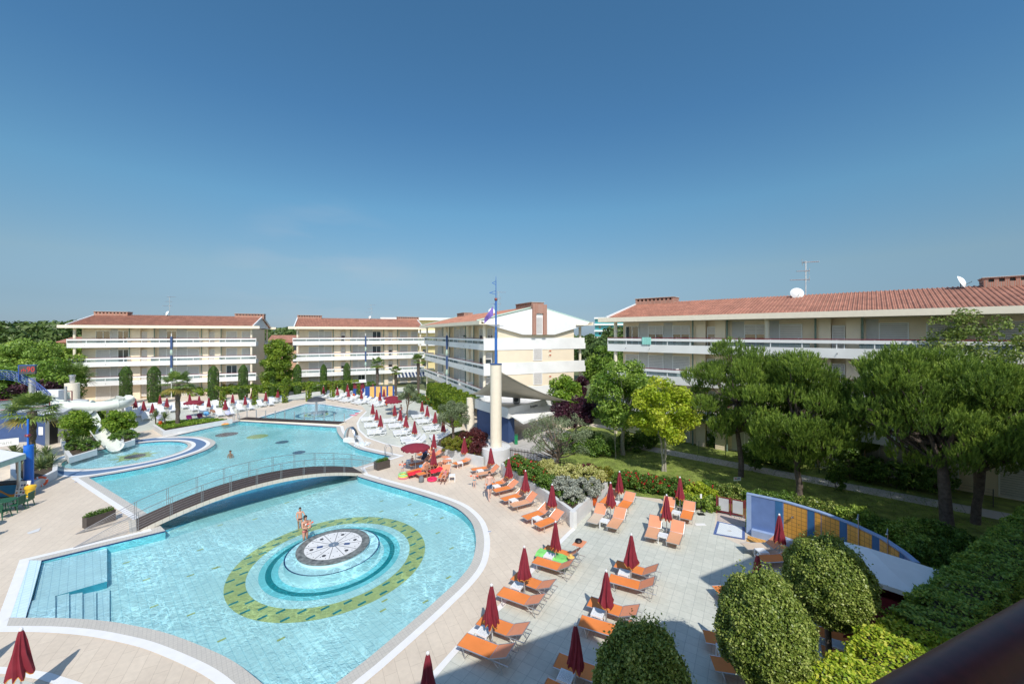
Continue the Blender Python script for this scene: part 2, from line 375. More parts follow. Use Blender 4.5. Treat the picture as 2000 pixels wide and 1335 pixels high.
def glassm(name, col, mixf, rough=.05):
    m = bpy.data.materials.new(name); m.use_nodes = True; t = m.node_tree; t.nodes.clear()
    o = t.nodes.new('ShaderNodeOutputMaterial'); a = t.nodes.new('ShaderNodeBsdfTransparent'); a.inputs[0].default_value = (*col, 1)
    g = t.nodes.new('ShaderNodeBsdfPrincipled'); g.inputs['Base Color'].default_value = (*col, 1); g.inputs['Roughness'].default_value = rough
    x = t.nodes.new('ShaderNodeMixShader'); x.inputs[0].default_value = mixf
    t.links.new(a.outputs[0], x.inputs[1]); t.links.new(g.outputs[0], x.inputs[2]); t.links.new(x.outputs[0], o.inputs[0]); return m
m_glassb = glassm("balcony_glass", (.55, .64, .66), .16)
m_spray = glassm("water_spray", (.9, .95, 1), .35, .4)
# ------------------------------------------------------------------ ground, decks, pools
def watermat(name, tint, sc=1.0, bump=.5, k=.8):
    m = bpy.data.materials.new(name); m.use_nodes = True; t = m.node_tree; t.nodes.clear(); Lk = t.links
    o = t.nodes.new('ShaderNodeOutputMaterial'); g = t.nodes.new('ShaderNodeNewGeometry')
    # ripples: warped cells, long swell, fine chop
    wn = t.nodes.new('ShaderNodeTexNoise'); wn.inputs['Scale'].default_value = 1.1*sc; wn.inputs['Detail'].default_value = 3; Lk.new(g.outputs['Position'], wn.inputs['Vector'])
    sub = t.nodes.new('ShaderNodeVectorMath'); sub.operation = 'SUBTRACT'; sub.inputs[1].default_value = (.5, .5, .5); Lk.new(wn.outputs['Color'], sub.inputs[0])
    scl = t.nodes.new('ShaderNodeVectorMath'); scl.operation = 'SCALE'; scl.inputs['Scale'].default_value = 1.0/sc; Lk.new(sub.outputs[0], scl.inputs[0])
    ad = t.nodes.new('ShaderNodeVectorMath'); ad.operation = 'ADD'; Lk.new(g.outputs['Position'], ad.inputs[0]); Lk.new(scl.outputs[0], ad.inputs[1])
    mp = t.nodes.new('ShaderNodeMapping'); mp.inputs['Rotation'].default_value = (0, 0, rad(25)); mp.inputs['Scale'].default_value = (.75, 1.25, 1); Lk.new(ad.outputs[0], mp.inputs[0])
    vo = t.nodes.new('ShaderNodeTexVoronoi'); vo.feature = 'DISTANCE_TO_EDGE'; vo.inputs['Scale'].default_value = 3.0*sc; Lk.new(mp.outputs[0], vo.inputs['Vector'])
    v2 = t.nodes.new('ShaderNodeTexVoronoi'); v2.feature = 'DISTANCE_TO_EDGE'; v2.inputs['Scale'].default_value = 1.3*sc; Lk.new(mp.outputs[0], v2.inputs['Vector'])
    r1 = t.nodes.new('ShaderNodeMapRange'); r1.interpolation_type = 'SMOOTHSTEP'; r1.inputs[1].default_value = 0; r1.inputs[2].default_value = .07; r1.inputs[3].default_value = 1; r1.inputs[4].default_value = 0; Lk.new(vo.outputs[0], r1.inputs[0])
    r2 = t.nodes.new('ShaderNodeMapRange'); r2.interpolation_type = 'SMOOTHSTEP'; r2.inputs[1].default_value = 0; r2.inputs[2].default_value = .08; r2.inputs[3].default_value = .9; r2.inputs[4].default_value = 0; Lk.new(v2.outputs[0], r2.inputs[0])
    mxx = t.nodes.new('ShaderNodeMath'); mxx.operation = 'MAXIMUM'; Lk.new(r1.outputs[0], mxx.inputs[0]); Lk.new(r2.outputs[0], mxx.inputs[1])
    # patches of calm and of broken water
    cn = t.nodes.new('ShaderNodeTexNoise'); cn.inputs['Scale'].default_value = .33; cn.inputs['Detail'].default_value = 2; Lk.new(g.outputs['Position'], cn.inputs['Vector'])
    cr = t.nodes.new('ShaderNodeMapRange'); cr.inputs[1].default_value = .38; cr.inputs[2].default_value = .62; cr.inputs[3].default_value = .12; cr.inputs[4].default_value = 1; Lk.new(cn.outputs[0], cr.inputs[0])
    mu = t.nodes.new('ShaderNodeMath'); mu.operation = 'MULTIPLY'; Lk.new(mxx.outputs[0], mu.inputs[0]); Lk.new(cr.outputs[0], mu.inputs[1])
    fn = t.nodes.new('ShaderNodeTexNoise'); fn.inputs['Scale'].default_value = 5*sc; fn.inputs['Detail'].default_value = 3; Lk.new(mp.outputs[0], fn.inputs['Vector'])
    hs = t.nodes.new('ShaderNodeMath'); hs.operation = 'MULTIPLY_ADD'; hs.inputs[1].default_value = .6; Lk.new(mu.outputs[0], hs.inputs[0]); Lk.new(fn.outputs[0], hs.inputs[2])
    bp = t.nodes.new('ShaderNodeBump'); bp.inputs['Strength'].default_value = bump; bp.inputs['Distance'].default_value = .05; Lk.new(hs.outputs[0], bp.inputs['Height'])
    mr = t.nodes.new('ShaderNodeMapRange'); mr.inputs[3].default_value = k; mr.inputs[4].default_value = 1.3; Lk.new(mu.outputs[0], mr.inputs[0])  # caustic light lines painted into the water's see-through tint
    tv = t.nodes.new('ShaderNodeVectorMath'); tv.operation = 'SCALE'; tv.inputs[0].default_value = tint; Lk.new(mr.outputs[0], tv.inputs['Scale'])
    tr = t.nodes.new('ShaderNodeBsdfTransparent'); Lk.new(tv.outputs[0], tr.inputs[0])
    gl = t.nodes.new('ShaderNodeBsdfGlossy'); gl.inputs['Roughness'].default_value = .04; Lk.new(bp.outputs[0], gl.inputs['Normal'])
    fr = t.nodes.new('ShaderNodeFresnel'); fr.inputs[0].default_value = 1.33; Lk.new(bp.outputs[0], fr.inputs['Normal'])
    mi = t.nodes.new('ShaderNodeMixShader'); Lk.new(fr.outputs[0], mi.inputs[0]); Lk.new(tr.outputs[0], mi.inputs[1]); Lk.new(gl.outputs[0], mi.inputs[2]); Lk.new(mi.outputs[0], o.inputs[0]); return m
m_water = watermat("pool_water", (.85, .955, .955), 1.15, .22, .88)
m_waterk = watermat("calm_water", (.84, .97, 1.0), .8, .25, .9)
m_pooltile = tilemat("pool_tile", (.60, .82, .85), (.575, .80, .84), (.42, .67, .73), 137, .25, .25, .012, 0, .4, .03, .1)
m_pooltiled = tilemat("deep_pool_tile", (.45, .77, .81), (.42, .74, .79), (.34, .64, .70), 137, .25, .25, .010, 0, .4, .04, .1)
m_deck = tilemat("peach_paving", (.67, .575, .462), (.64, .545, .437), (.50, .42, .33), 116.7, 1.1, .4, .007, .37, .8, .08, .15)
m_terr = tilemat("terrace_paving", (.59, .595, .52), (.53, .54, .47), (.37, .39, .35), 58.8, .4, .4, .007, 0, .85, .09, .25)
m_grate = tilemat("grate_stone", (.56, .53, .47), (.53, .50, .45), (.42, .40, .36), 40, .12, .12, .006, 0, .7, .05, .1)
m_curb = mat("white_kerb", (.80, .79, .77), .6, var=.03)
m_grass = mat("lawn", (.20, .25, .05), .95, var=.45, vscale=1.3, bump=.6, bscale=60)
m_earth = mat("earth", (.13, .15, .06), .95, var=.3, vscale=.3)
m_path = tilemat("path_slabs", (.50, .48, .45), (.45, .43, .41), (.25, .24, .22), -41, 1.6, 1.6, .02, 0, .9, .1, .2)
m_blueband = mat("blue_rubber", (.11, .19, .32), .85, var=.06)
m_tilen = mat("navy_edge_tile", (.015, .05, .16), .3)
m_green = mat("green_mosaic", (.50, .52, .20), .4, var=.08, vscale=6)
m_teal = mat("teal_mosaic", (.0, .22, .26), .4, var=.1, vscale=9)
m_aqua = mat("aqua_mosaic", (.22, .66, .74), .4, var=.04)
m_pale = mat("pale_mosaic", (.58, .80, .86), .4, var=.04)
m_disc = mat("disc_white", (.72, .72, .71), .5, var=.06)
m_rim = mat("wet_concrete", (.17, .18, .17), .45, var=.6, vscale=5)
POOL = smooth_poly(pxpoly([(50, 1206, 1), (104, 1206), (158, 1208), (213, 1213), (266, 1222), (326, 1236), (391, 1260), (451, 1288), (500, 1324), (585, 1400, 1),
    (657, 1333), (715, 1288), (820, 1200), (857, 1167), (895, 1132), (920, 1100), (929, 1066), (928, 1040), (920, 1018), (901, 998), (880, 986), (848, 974), (800, 959), (740, 942), (700, 930, 1),
    (692, 913, 1), (765, 891, 1), (728, 883), (696, 874), (671, 858), (660, 845), (657, 834, 1), (466, 822, 1), (335, 852, 1), (382, 851.7), (407, 855.5), (421, 863), (412, 873), (387, 884), (325, 903), (250, 919), (173, 932, 1),
    (288, 1003, 1), (323, 1036, 1), (81, 1094, 1)]))
FOUNT = ccw([P2(*p) for p in [(500, 817), (597, 788.5), (629, 789), (705, 801.5), (663, 826)]])
KC = Vector((-33.8, 35.2)); KR = 4.0
circ = lambda c, r, n=64: [(c[0]+r*math.cos(2*math.pi*i/n), c[1]+r*math.sin(2*math.pi*i/n)) for i in range(n)]
KIDP = circ(KC, KR)
pools = [POOL, FOUNT, KIDP]
deckout = [(-75, 3), (40, 3), (40, 30), (24, 36), (8, 48), (-2, 66), (-30, 78), (-75, 66)]
g = MB().sheet([(-900, -250), (900, -250), (900, 1400), (-900, 1400)], -.012, [ccw([(-62, 6), (6, 6), (6, 40), (-8, 60), (-25, 70), (-62, 60)])])
struct(g.build('ground', m_earth))
d = MB().sheet(ccw(deckout), 0, pools); struct(d.build('pool_deck', m_deck))
WL = -.02
def basin(name, poly, depth, fm, wm, wallm, nav=True):
    fl = MB().sheet(poly, -depth); struct(fl.build(name+'_floor', fm))
    w = MB().wallband(poly, -depth, -.07, flip=True); struct(w.build(name+'_wall', wallm))
    w = MB().wallband(poly, -.07, .004, flip=True); struct(w.build(name+'_edge', m_tilen))
    wt = MB().sheet(poly, WL); struct(wt.build(name+'_water', wm))
basin('main_pool', POOL, .45, m_pooltile, m_water, m_aqua)
basin('fountain_pool', FOUNT, .22, m_pooltile, m_waterk, m_pale)
basin('toddler_pool', KIDP, .30, m_pooltile, m_waterk, m_aqua)
up = [P2(*p) for p in [(323, 1037), (288, 1003), (173, 932), (325, 903), (421, 863), (335, 852), (466, 822), (657, 834), (671, 858), (696, 874), (765, 891), (692, 913), (694, 926)]]
struct(MB().sheet(ccw(up), -.445).build('upper_pool_floor', m_pooltiled))
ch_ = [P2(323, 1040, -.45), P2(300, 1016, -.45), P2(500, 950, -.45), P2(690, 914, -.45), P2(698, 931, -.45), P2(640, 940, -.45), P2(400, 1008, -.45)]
struct(MB().sheet(ccw(ch_), -.44).build('bridge_channel_shade', mat('channel_shade_tile', (.05, .36, .55), .4)))  # deeper blue channel floor with the bridge's shadow painted into its colour
# copings
def coping(poly, a, b, z, m, name): struct(MB().band(offs(poly, a), offs(poly, b), z).build(name, m))
coping(POOL, .0, .42, .012, m_grate, 'drain_coping'); coping(POOL, .42, .72, .016, m_curb, 'white_coping')
coping(FOUNT, .0, .30, .012, m_curb, 'white_coping'); coping(KIDP, 0, .28, .012, m_grate, 'drain_coping'); coping(KIDP, .28, .6, .016, m_curb, 'white_coping')
blue = smooth_poly(pxpoly([(104, 914, 1), (118, 925), (146, 929), (200, 923), (250, 914), (325, 899), (387, 880), (405, 868), (401, 860), (382, 854.5), (337, 852.5), (275, 858), (225, 868, 1), (150, 884), (112, 895)]))
struct(MB().sheet(blue, .005, [offs(KIDP, .3)]).build('blue_path', m_blueband))
struct(MB().band(blue, offs(blue, .22), .009).build('white_line', m_curb))
# grey-green terraces
t1 = ccw([P2(*p) for p in [(835, 1345), (852, 1312), (925, 1230), (980, 1182), (1032, 1120), (1112, 1040), (1121, 1032), (1188, 962), (1242, 970), (1290, 982), (1350, 995), (1398, 1000), (1395, 1040), (1470, 1075)]]+[(20.5, 12), (8, 5), (0, 4), (-2.3, 7), (-2.6, 9)])
struct(MB().sheet(t1, .005).build('sun_terrace', m_terr))
t1c = [P2(*p) for p in [(700, 1500), (852, 1312), (925, 1230), (980, 1182), (1032, 1120), (1112, 1040), (1121, 1032)]]
def strip(pts, w, z, m, name):
    mb = MB(); L_ = []; R_ = []
    for i, p in enumerate(pts):
        a = Vector(pts[max(i-1, 0)]); b = Vector(pts[min(i+1, len(pts)-1)]); d = (b-a).normalized(); n_ = Vector((-d.y, d.x))*w/2; L_.append(tuple(Vector(p)+n_)); R_.append(tuple(Vector(p)-n_))
    mb.band(R_, L_, z, closed=False); return struct(mb.build(name, m))
strip(t1c, .22, .009, m_curb, 'kerb_strip')
t2s = smooth_poly(pxpoly([(716, 803, 1), (704, 815), (698, 827), (701, 839), (717, 854), (752, 866), (800, 876), (852, 884, 1), (900, 850, 1), (900, 780, 1), (800, 755, 1), (752, 757, 1), (640, 765), (510, 776), (300, 788), (205, 800, 1), (205, 856, 1), (258, 862, 1), (258, 845, 1), (300, 838, 1), (330, 826), (440, 812), (470, 805), (600, 776), (640, 778), (700, 790)]))
struct(MB().sheet(t2s, .005).build('back_terrace', m_terr))
strip([P2(*p) for p in [(716, 803), (704, 815), (698, 827), (701, 839), (717, 854), (752, 866), (800, 876)]], .2, .009, m_curb, 'kerb_strip')
# bottom-left terrace corner
struct(MB().sheet(ccw([P2(*p) for p in [(-60, 1318), (20, 1322), (100, 1340), (200, 1400), (-60, 1500)]]), .005).build('corner_terrace', m_terr))
strip([P2(*p) for p in [(-60, 1306), (20, 1309), (90, 1320), (150, 1340), (210, 1400)]], .25, .009, m_curb, 'kerb_strip')
# lawn and path on the right
lawn = ccw([P2(*p) for p in [(1000, 873), (1100, 925), (1190, 950), (1240, 968), (1395, 986), (1458, 1030)]]+[(14.8, 19.2), (15.8, 16), (40, 24), (40, 29), (24, 36), (8, 46)])
struct(MB().sheet(lawn, .009).build('lawn', m_grass))
pa = Vector(P2(1360, 888)); pb = Vector(P2(1942, 997)); pd = (pb-pa).normalized(); pn = Vector((pd.y, -pd.x))
a_ = pa-pd*6; b_ = pb+pd*3
struct(MB().sheet(ccw([tuple(a_), tuple(b_), tuple(b_+pn*-1.6 if pn.y > 0 else b_+pn*1.6), tuple(a_+pn*-1.6 if pn.y > 0 else a_+pn*1.6)]), .014).build('garden_path', m_path))
struct(MB().sheet(ccw([P2(*p) for p in [(985, 905), (1085, 903), (1130, 850), (1060, 822), (930, 826), (900, 850), (945, 880)]]), .013).build('reception_path', m_path))
# pool centre: stepped round fountain with rings
CX, CY = -8.78, 19.62; ring = lambda r, n=96: circ((CX, CY), r, n)
FZ = -.45
def annulus(name, r0, r1, z, m): struct(MB().band(ring(r0)[::-1], ring(r1)[::-1], z).build(name, m)) if 0 else struct(MB().band(ring(r0), ring(r1), z).build(name, m))
mz = MB()
for r0, r1, k in ((3.62, 4.40, 0), (2.88, 3.14, 2), (2.64, 2.88, 1), (2.36, 2.64, 2)):
    mz.cm = k; a = ring(r0); b = ring(r1); mz.band(b, a, FZ+.006)
mz.cm = 1
for i in range(28):
    for (rr, ph) in ((4.22, 0), (3.80, .5)):
        a = 2*math.pi*(i+ph)/28; c = Vector((CX+rr*math.cos(a), CY+rr*math.sin(a))); u = Vector((math.cos(rad(137)), math.sin(rad(137)))); w = Vector((-u.y, u.x))
        q = [c+w*.17+u*.06, c+w*.17-u*.06, c-w*.17-u*.06, c-w*.17+u*.06]; mz.add([(p.x, p.y, FZ+.011) for p in q], [(3, 2, 1, 0)])
mz.cm = 3
for (px, py) in [(268, 1064), (391, 1073), (247, 1098), (372, 1123), (424, 1108), (286, 1131), (301, 1183), (373, 1199), (433, 1249), (549, 1247), (748, 1191), (751, 1072+100), (800, 985), (813, 1005), (863, 1011), (855, 1040), (882, 1070), (876, 1127), (831, 1174), (745, 978), (745, 998), (420, 1108), (498, 1013), (560, 981), (430, 1025)]:
    c = Vector(P2(px, py, FZ)); u = Vector((math.cos(rad(137)), math.sin(rad(137)))); w = Vector((-u.y, u.x))
    q = [c+w*.13+u*.05, c+w*.13-u*.05, c-w*.13-u*.05, c-w*.13+u*.05]; mz.add([(p.x, p.y, FZ+.006) for p in q], [(3, 2, 1, 0)])
struct(mz.build('pool_mosaic', [m_green, m_teal, m_aqua, m_green]))
# dark discs on the upper pool's floor
dm = MB()
for (px, py, r, k) in ((443, 848, 1.05, 0), (503, 852, 1.0, 1), (584, 883, .55, 2), (551, 863, .6, 2)):
    c = P(px, py, FZ); dm.cm = k; dm.lathe([(r, 0), (r, .004)], 28, (c.x, c.y, FZ+.004))
m_mosb = mat("brown_mosaic", (.16, .09, .11), .5, var=.4, vscale=9)
struct(dm.build('pool_mosaic', [m_mosb, m_green, m_tilen]))
# toddler pool sun figure
sf = MB(); kc = KC+Vector((.3, .2)); pts = []
for i in range(32):
    a = 2*math.pi*i/32; r = (1.75 if i % 4 == 0 else 1.0+.12*(i % 3)); pts.append((kc.x+r*math.cos(a), kc.y+r*math.sin(a)))
sf.cm = 1; sf.sheet(ccw(pts), -.294); sf.cm = 0; sf.sheet(circ(kc, .72, 24), -.29); sf.cm = 2; sf.sheet(circ(kc, .2, 12), -.286)
struct(sf.build('pool_mosaic', [m_mosb, m_green, m_tilen]))
# fountain pool rings
fc = P(618, 806); fr = MB(); fr.cm = 0; fr.band(circ((fc.x, fc.y), 2.5, 40), circ((fc.x, fc.y), 2.05, 40), -.21); fr.cm = 1; fr.band(circ((fc.x, fc.y), 1.5, 40), circ((fc.x, fc.y), 1.2, 40), -.21); fr.cm = 0; fr.band(circ((fc.x, fc.y), 1.0, 40), circ((fc.x, fc.y), .7, 40), -.21)
struct(fr.build('pool_mosaic', [mat("slate_mosaic", (.10, .24, .38), .5), m_green]))
# raised disc
t = thing('fountain_disc', 'round white stepped platform with dark rim and radial joints in the large pool', 'platform', (CX, CY, 0))
MB().lathe([(2.15, -.45), (2.15, -.035), (0, -.035)], 64).build('lower_step', m_pale, t)
MB().band(circ((0, 0), 2.15, 64), circ((0, 0), 2.09, 64), -.031).build('step_edge', m_tilen, t)
MB().lathe([(1.62, -.034), (1.62, .14)], 64).build('plinth', m_pale, t)
MB().lathe([(1.66, .14), (1.66, .20), (1.30, .20), (1.30, .14)], 64).build('rim', m_rim, t)
MB().lathe([(1.30, .14), (1.30, .205), (0, .21)], 64).build('top', m_disc, t)
j = MB()
for i in range(12):
    a = 2*math.pi*i/12+.26; j.bar((.24*math.cos(a), .24*math.sin(a), .212), (1.28*math.cos(a), 1.28*math.sin(a), .208), .022, .006)
j.build('joints', m_darkm, t)
MB().lathe([(.24, .2), (.24, .225), (.05, .23), (.05, .25), (0, .25)], 24).build('hub', m_alu, t)
for i in range(6):
    a = 2*math.pi*i/6+.5; MB().lathe([(.09, .205), (.09, .218), (0, .22)], 14, (.98*math.cos(a), .98*math.sin(a), 0)).build('nozzle', m_darkm, t)
for i in range(12):
    for rr, da in ((.75, .1), (1.1, -.12), (1.18, .12)):
        a = 2*math.pi*(i+.5)/12+.26+da; MB().lathe([(.022, .207), (.022, .216), (0, .217)], 6, (rr*math.cos(a), rr*math.sin(a), 0)).build('jet', m_darkm, t)
for a in (.15, 3.5):
    MB().box(-.13, .13, -.09, .09, .21, .219, Matrix.Translation((.62*math.cos(a), .62*math.sin(a), 0)) @ Matrix.Rotation(a, 4, 'Z')).build('grille', m_navy, t)
# shelf and steps at the left end of the pool
m_shelf = tilemat("shelf_tile", (.66, .84, .90), (.62, .80, .88), (.42, .60, .70), 137, .25, .25, .010, 0, .4, .03, .1)
m_riser = mat("riser_tile", (.05, .36, .48), .35, var=.1)
def slab(poly, z0, z1, name):
    mb = MB(); p = ccw(poly); mb.cm = 1; mb.wallband(p, z0, z1); mb.cm = 0; mb.sheet(p, z1); struct(mb.build(name, [m_shelf, m_riser]))
zz = -.12
slab([P2(82, 1094.3), P2(209, 1063.7), P2(209, 1133, zz), P2(64, 1168)], FZ, -.15, 'pool_shelf')
xs = [52, 108, 135, 161, 188, 214]; ytop = [1170, 1157, 1151, 1146, 1140.5, 1134]; ybot = [1205.5, 1206, 1207, 1208, 1210, 1213]
for i in range(5):
    slab([P2(xs[i]+(0 if i else 8), ytop[i]), P2(xs[i+1], ytop[i+1]), P2(xs[i+1], ybot[i+1]), P2(xs[i], ybot[i])], FZ, -.06-.075*i, 'pool_step')
struct(MB().sheet(ccw([P2(81, 1094.5), P2(61, 1169), P2(50, 1206), P2(20, 1206), P2(32, 1168), P2(58, 1094)]), .02).build('wide_coping', m_shelf))
struct(MB().sheet(ccw([P2(58, 1094), P2(20, 1206), P2(2, 1216), P2(44, 1096)]), .024).build('wide_kerb', m_curb))
# ------------------------------------------------------------------ apartment buildings
SP26 = dict(L=24.8, wide=[(2.6, 4.4), (5.3, 6.7), (11.6, 13.0), (14.4, 16.1), (20.0, 21.6), (22.3, 23.7)], nar=[(8.4, 9.2), (17.6, 18.4)],
            pipe=[7.0, 10.2, 16.6, 19.4], rec=[(4.4, 5.3), (10.6, 11.6), (13.0, 14.4)], glaz=[(0, 7.2), (10.1, 16.7), (19.4, 24.8)], mast=12.95)
SPR = dict(L=31.6, wide=[(1.2, 2.7), (3.7, 5.3), (6.2, 7.85), (12.5, 14.3), (15.1, 16.7), (21.3, 22.9), (23.75, 25.3), (27, 29)], nar=[(9.45, 10.2), (18.6, 19.4)],
           pipe=[8.3, 11.25, 17.6, 20.4], rec=[(2.7, 3.7), (5.3, 6.2), (11.5, 12.5), (14.4, 15.1), (20.6, 21.3)], glaz=[(0, 8.6), (11.2, 17.4), (20.2, 31.6)], mast=None)
WPR = {}
def proto_window(w, h, kind):
    "kind: shut, half, glass"
    k = (round(w, 2), round(h, 2), kind)
    if k not in WPR:
        f = MB(); t = .07
        f.box(0, w, -.03, .05, 0, t); f.box(0, w, -.03, .05, h-t, h); f.box(0, t, -.03, .05, t, h-t); f.box(w-t, w, -.03, .05, t, h-t)
        fr = f.m; me = []
        p = MB(); p.box(t, w-t, .0, .02, t, h-t)
        c = MB()
        n = 14 if kind == 'shut' else 6
        z0 = t if kind == 'shut' else h*.62; dz = (h-t-z0)/n
        for i in range(n): c.box(t, w-t, -.022, -.004, z0+i*dz, z0+i*dz+dz*.88)
        s = MB()
        if kind != 'shut' and w > 1: s.box(w/2-.04, w/2+.04, -.02, .03, t, h-t)
        WPR[k] = (f, p, c if kind != 'glass' else None, s, {})
    return WPR[k]
def put_window(par, x, y, z, w, h, kind):
    f, p, c, s, cache = proto_window(w, h, kind)
    if not cache:
        o = f.build('window', m_white, par); cache['w'] = o.data
        q = (p.build('pane', m_glassd, o)); cache['p'] = q.data
        if c: cache['c'] = c.build('shutter', m_shut, o).data
        if s.v: cache['s'] = s.build('mullion', m_white, o).data
    else:
        o = bpy.data.objects.new('window', cache['w']); COL.objects.link(o); o.parent = par
        for k_, nm in (('p', 'pane'), ('c', 'shutter'), ('s', 'mullion')):
            if k_ in cache: q = bpy.data.objects.new(nm, cache[k_]); COL.objects.link(q); q.parent = o
    o.location = (x, y, z); return o
def apartments(label, loc, ang, sp, D=14.0, fb=2.4, seed=0, gable_detail=False, open_top=(0, 1), L=None, chim=(0, 1)):
    rnd = random.Random(seed); L = L or sp['L']; sc = L/sp['L']; B = thing('apartment_building', label, 'building', (loc[0], loc[1], 0), rad(ang))
    rel = 0; s0 = 1.8; X = lambda u: u*sc
    ev0, ev1, rg = fb+9.05, fb+9.5, fb+11.4
    # walls: solid core, cream piers between openings stand proud on the middle sections
    w = MB(); w.box(.9, L-.9, s0, D-s0, 0, ev0-.002)
    for a, b in ((X(7.15), X(8.35)), (X(9.25), X(10.1)), (X(16.75), X(17.55)), (X(18.45), X(19.3))) if sp is SP26 else ((8.6, 9.4), (10.25, 11.1), (17.8, 18.55), (19.45, 20.3)):
        w.box(a, b, s0-.55, s0, 0, ev0-.004)
    if gable_detail: w.box(L-.9, L-.02, s0, D-s0, 0, ev0-.004)
    w.build('wall', m_gablew if gable_detail else m_cream, B)
    for k in range(4):
        z = fb+3*(k-1)+.32
        for a, b in sp['rec']: MB().box(X(a)+.01, X(b)-.01, s0-.02, s0, max(z, 0), z+2.62).build('wall_panel', m_grey, B)
    for k in range(4):
        z = fb+3*(k-1)+.34
        for i, (a, b) in enumerate(sp['wide']):
            op = (k == 3 and i in open_top) or rnd.random() < .08
            kind = 'glass' if op and rnd.random() < .5 else ('half' if op else 'shut')
            put_window(B, X(a), s0-.06, max(z, .05), (b-a)*sc, 2.3 if z > 0 else 2.2, kind)
        for a, b in sp['nar']: put_window(B, X(a), s0-.2, z+.25 if z > 0 else .3, (b-a)*sc, 1.9, 'shut' if rnd.random() < .8 else 'half')
    for u in sp['pipe']: MB().tube([(X(u), s0-.62, 0), (X(u), s0-.62, ev0)], .07, 8).build('downpipe', m_greenpipe, B)
    c = MB()
    for u in (.75, L-.75)+((14.45,) if sp is SPR else ()):
        for v in (.35, D-.35): c.lathe([(.18, 0), (.18, ev0)], 12, (u, v, 0))
    c.build('column', m_creamlt, B, True)
    for k in (1, 2, 3):
        z = fb+3*(k-1)
        s = MB(); s.box(0, L, .14, s0-.003, z+.06, z+.30); s.box(0, L, D-s0+.003, D-.14, z+.06, z+.30); s.build('balcony_slab', m_white, B)
        pz = MB(); pz.box(0, L, 0, .14, z, z+.74); pz.box(0, L, D-.14, D, z, z+.74)
        hb = 1.45 if gable_detail else .74
        pz.box(-.003, .14, .14, s0+.3, z, z+.74); pz.box(-.003, .14, D-s0-.3, D-.14, z, z+.74)
        pz.box(L-.14, L+.003, .14, s0, z, z+hb); pz.box(L-.14, L+.003, D-s0, D-.14, z, z+hb)
        if gable_detail: pz.box(L-.14, L+.04, s0, D-s0, z, z+hb); pz.box(L-.14, L, 0, .14, z+.74, z+hb)
        pz.build('parapet', m_parapet, B)
        r = MB(); r.box(0, L-.02, -.02, .03, z+1.10, z+1.34); r.box(-.02, .03, .1, s0, z+1.10, z+1.34)
        n = int(L/2.07)
        for i in range(n+1): u = i*L/n; r.box(u-.035, u+.035, .035, .095, z+.74, z+1.36)
        rail = r.build('railing', m_white, B)
        MB().tube([(0, .05, z+1.41), (L, .05, z+1.41)], .035, 6).build('handrail', m_red, rail)
        gg = MB()
        for a, b in sp['glaz']: gg.box(X(a)+.05, min(X(b), L)-.05, .05, .07, z+.76, z+1.09)
        gg.build('balcony_glass', m_glassb, rail)
        for (a, b) in (sp['glaz'][0], sp['glaz'][1]): pass
        sg = MB()
        for u in (2.1, 4.6, 19.0, 21.0): sg.bar((X(u), -.02, z+.40), (X(u), -.12, z+.30), .03, .03)
        sg.build('spout', m_darkm, B)
        for u in (X(7.1), X(10.2), X(16.6), X(19.4)):
            MB().box(u-.03, u+.03, .16, s0-.56, z+.3, z+1.5).build('divider', m_white, B)
        # pierced awning slab over the middle sections lets a strip of sun through
    e = MB(); y0 = -.8
    e.extr([(y0, ev0), (y0, ev1), (y0+.25, ev1), (y0+.25, ev0+.1), (s0, ev0+.1), (s0, ev0)], -.7, L+.7)
    e.extr([(D-y0, ev0), (D-y0, ev1), (D-y0-.25, ev1), (D-y0-.25, ev0+.1), (D-s0, ev0+.1), (D-s0, ev0)], -.7, L+.7)
    e.build('eaves', m_creamlt, B)
    rf = MB(); t = .16; h = D/2
    rf.extr([(y0+.26, ev1-.03), (h, rg), (D-y0-.26, ev1-.03), (D-y0-.26, ev1-.03-t), (h, rg-t), (y0+.26, ev1-.03-t)], .35, L-.35)
    roof = rf.build('roof', m_roof, B)
    tb = MB(); n = int((L-.9)/.27)          # barrel ridges of the front slope
    sl = math.hypot(h-y0-.26, rg-ev1+.03)
    for i in range(n):
        u = .45+i*.27; tb.tube([(u, y0+.24, ev1-.02), (u, h, rg+.01)], .06, 5, cap=False)
    tb.build('roof_tiles', m_roof, roof)
    vg = MB()
    for u in (.2, L-.35):
        for zz, tt, oo in ((0, .16, 0), (-.2, .07, .02)):
            for yy in ((y0+.02, h), (D-y0-.02, h)):
                vg.bar((u+.08, yy[0], ev1+.04+zz), (u+.08, yy[1], rg+.06+zz), .16+oo, tt)
    vg.build('verge', m_greent if gable_detail else m_white, B)
    gb = MB()
    for u in (.55, L-.75): gb.extr([(.2, ev0+.11), (.0, ev1-.12), (h, rg-.2), (D-.0, ev1-.12), (D-.2, ev0+.11)], u, u+.2)
    gb.build('gable', m_gablew if 0 else m_white, B)
    if gable_detail:
        z = fb+7.85
        MB().extr([(.15, ev0+.05), (-.35, ev1-.06), (h, rg-.14), (D+.35, ev1-.06), (D-.15, ev0+.05), (D-s0-3.2, z), (s0+3.2, z)], L+.0, L+.42).build('gable_panel', m_white, B)
        # central shaft: brick chimney with tall recess
        ch = MB(); ch.box(L+.42, L+.62, h-1.0, h-.5, z+.0, rg+.2); ch.box(L+.42, L+.62, h+.5, h+1.0, z, rg+.2); ch.box(L+.42, L+.62, h-.5, h+.5, rg-.9, rg+.2)
        ch.build('chimney_shaft', m_brick, B)
        for k in (1, 2, 3):
            zz = fb+3*(k-1)-1.5
            q = put_window(B, L+.03, h-.62, zz+.1, 1.25, 1.55, 'shut'); q.rotation_euler = (0, 0, rad(90))
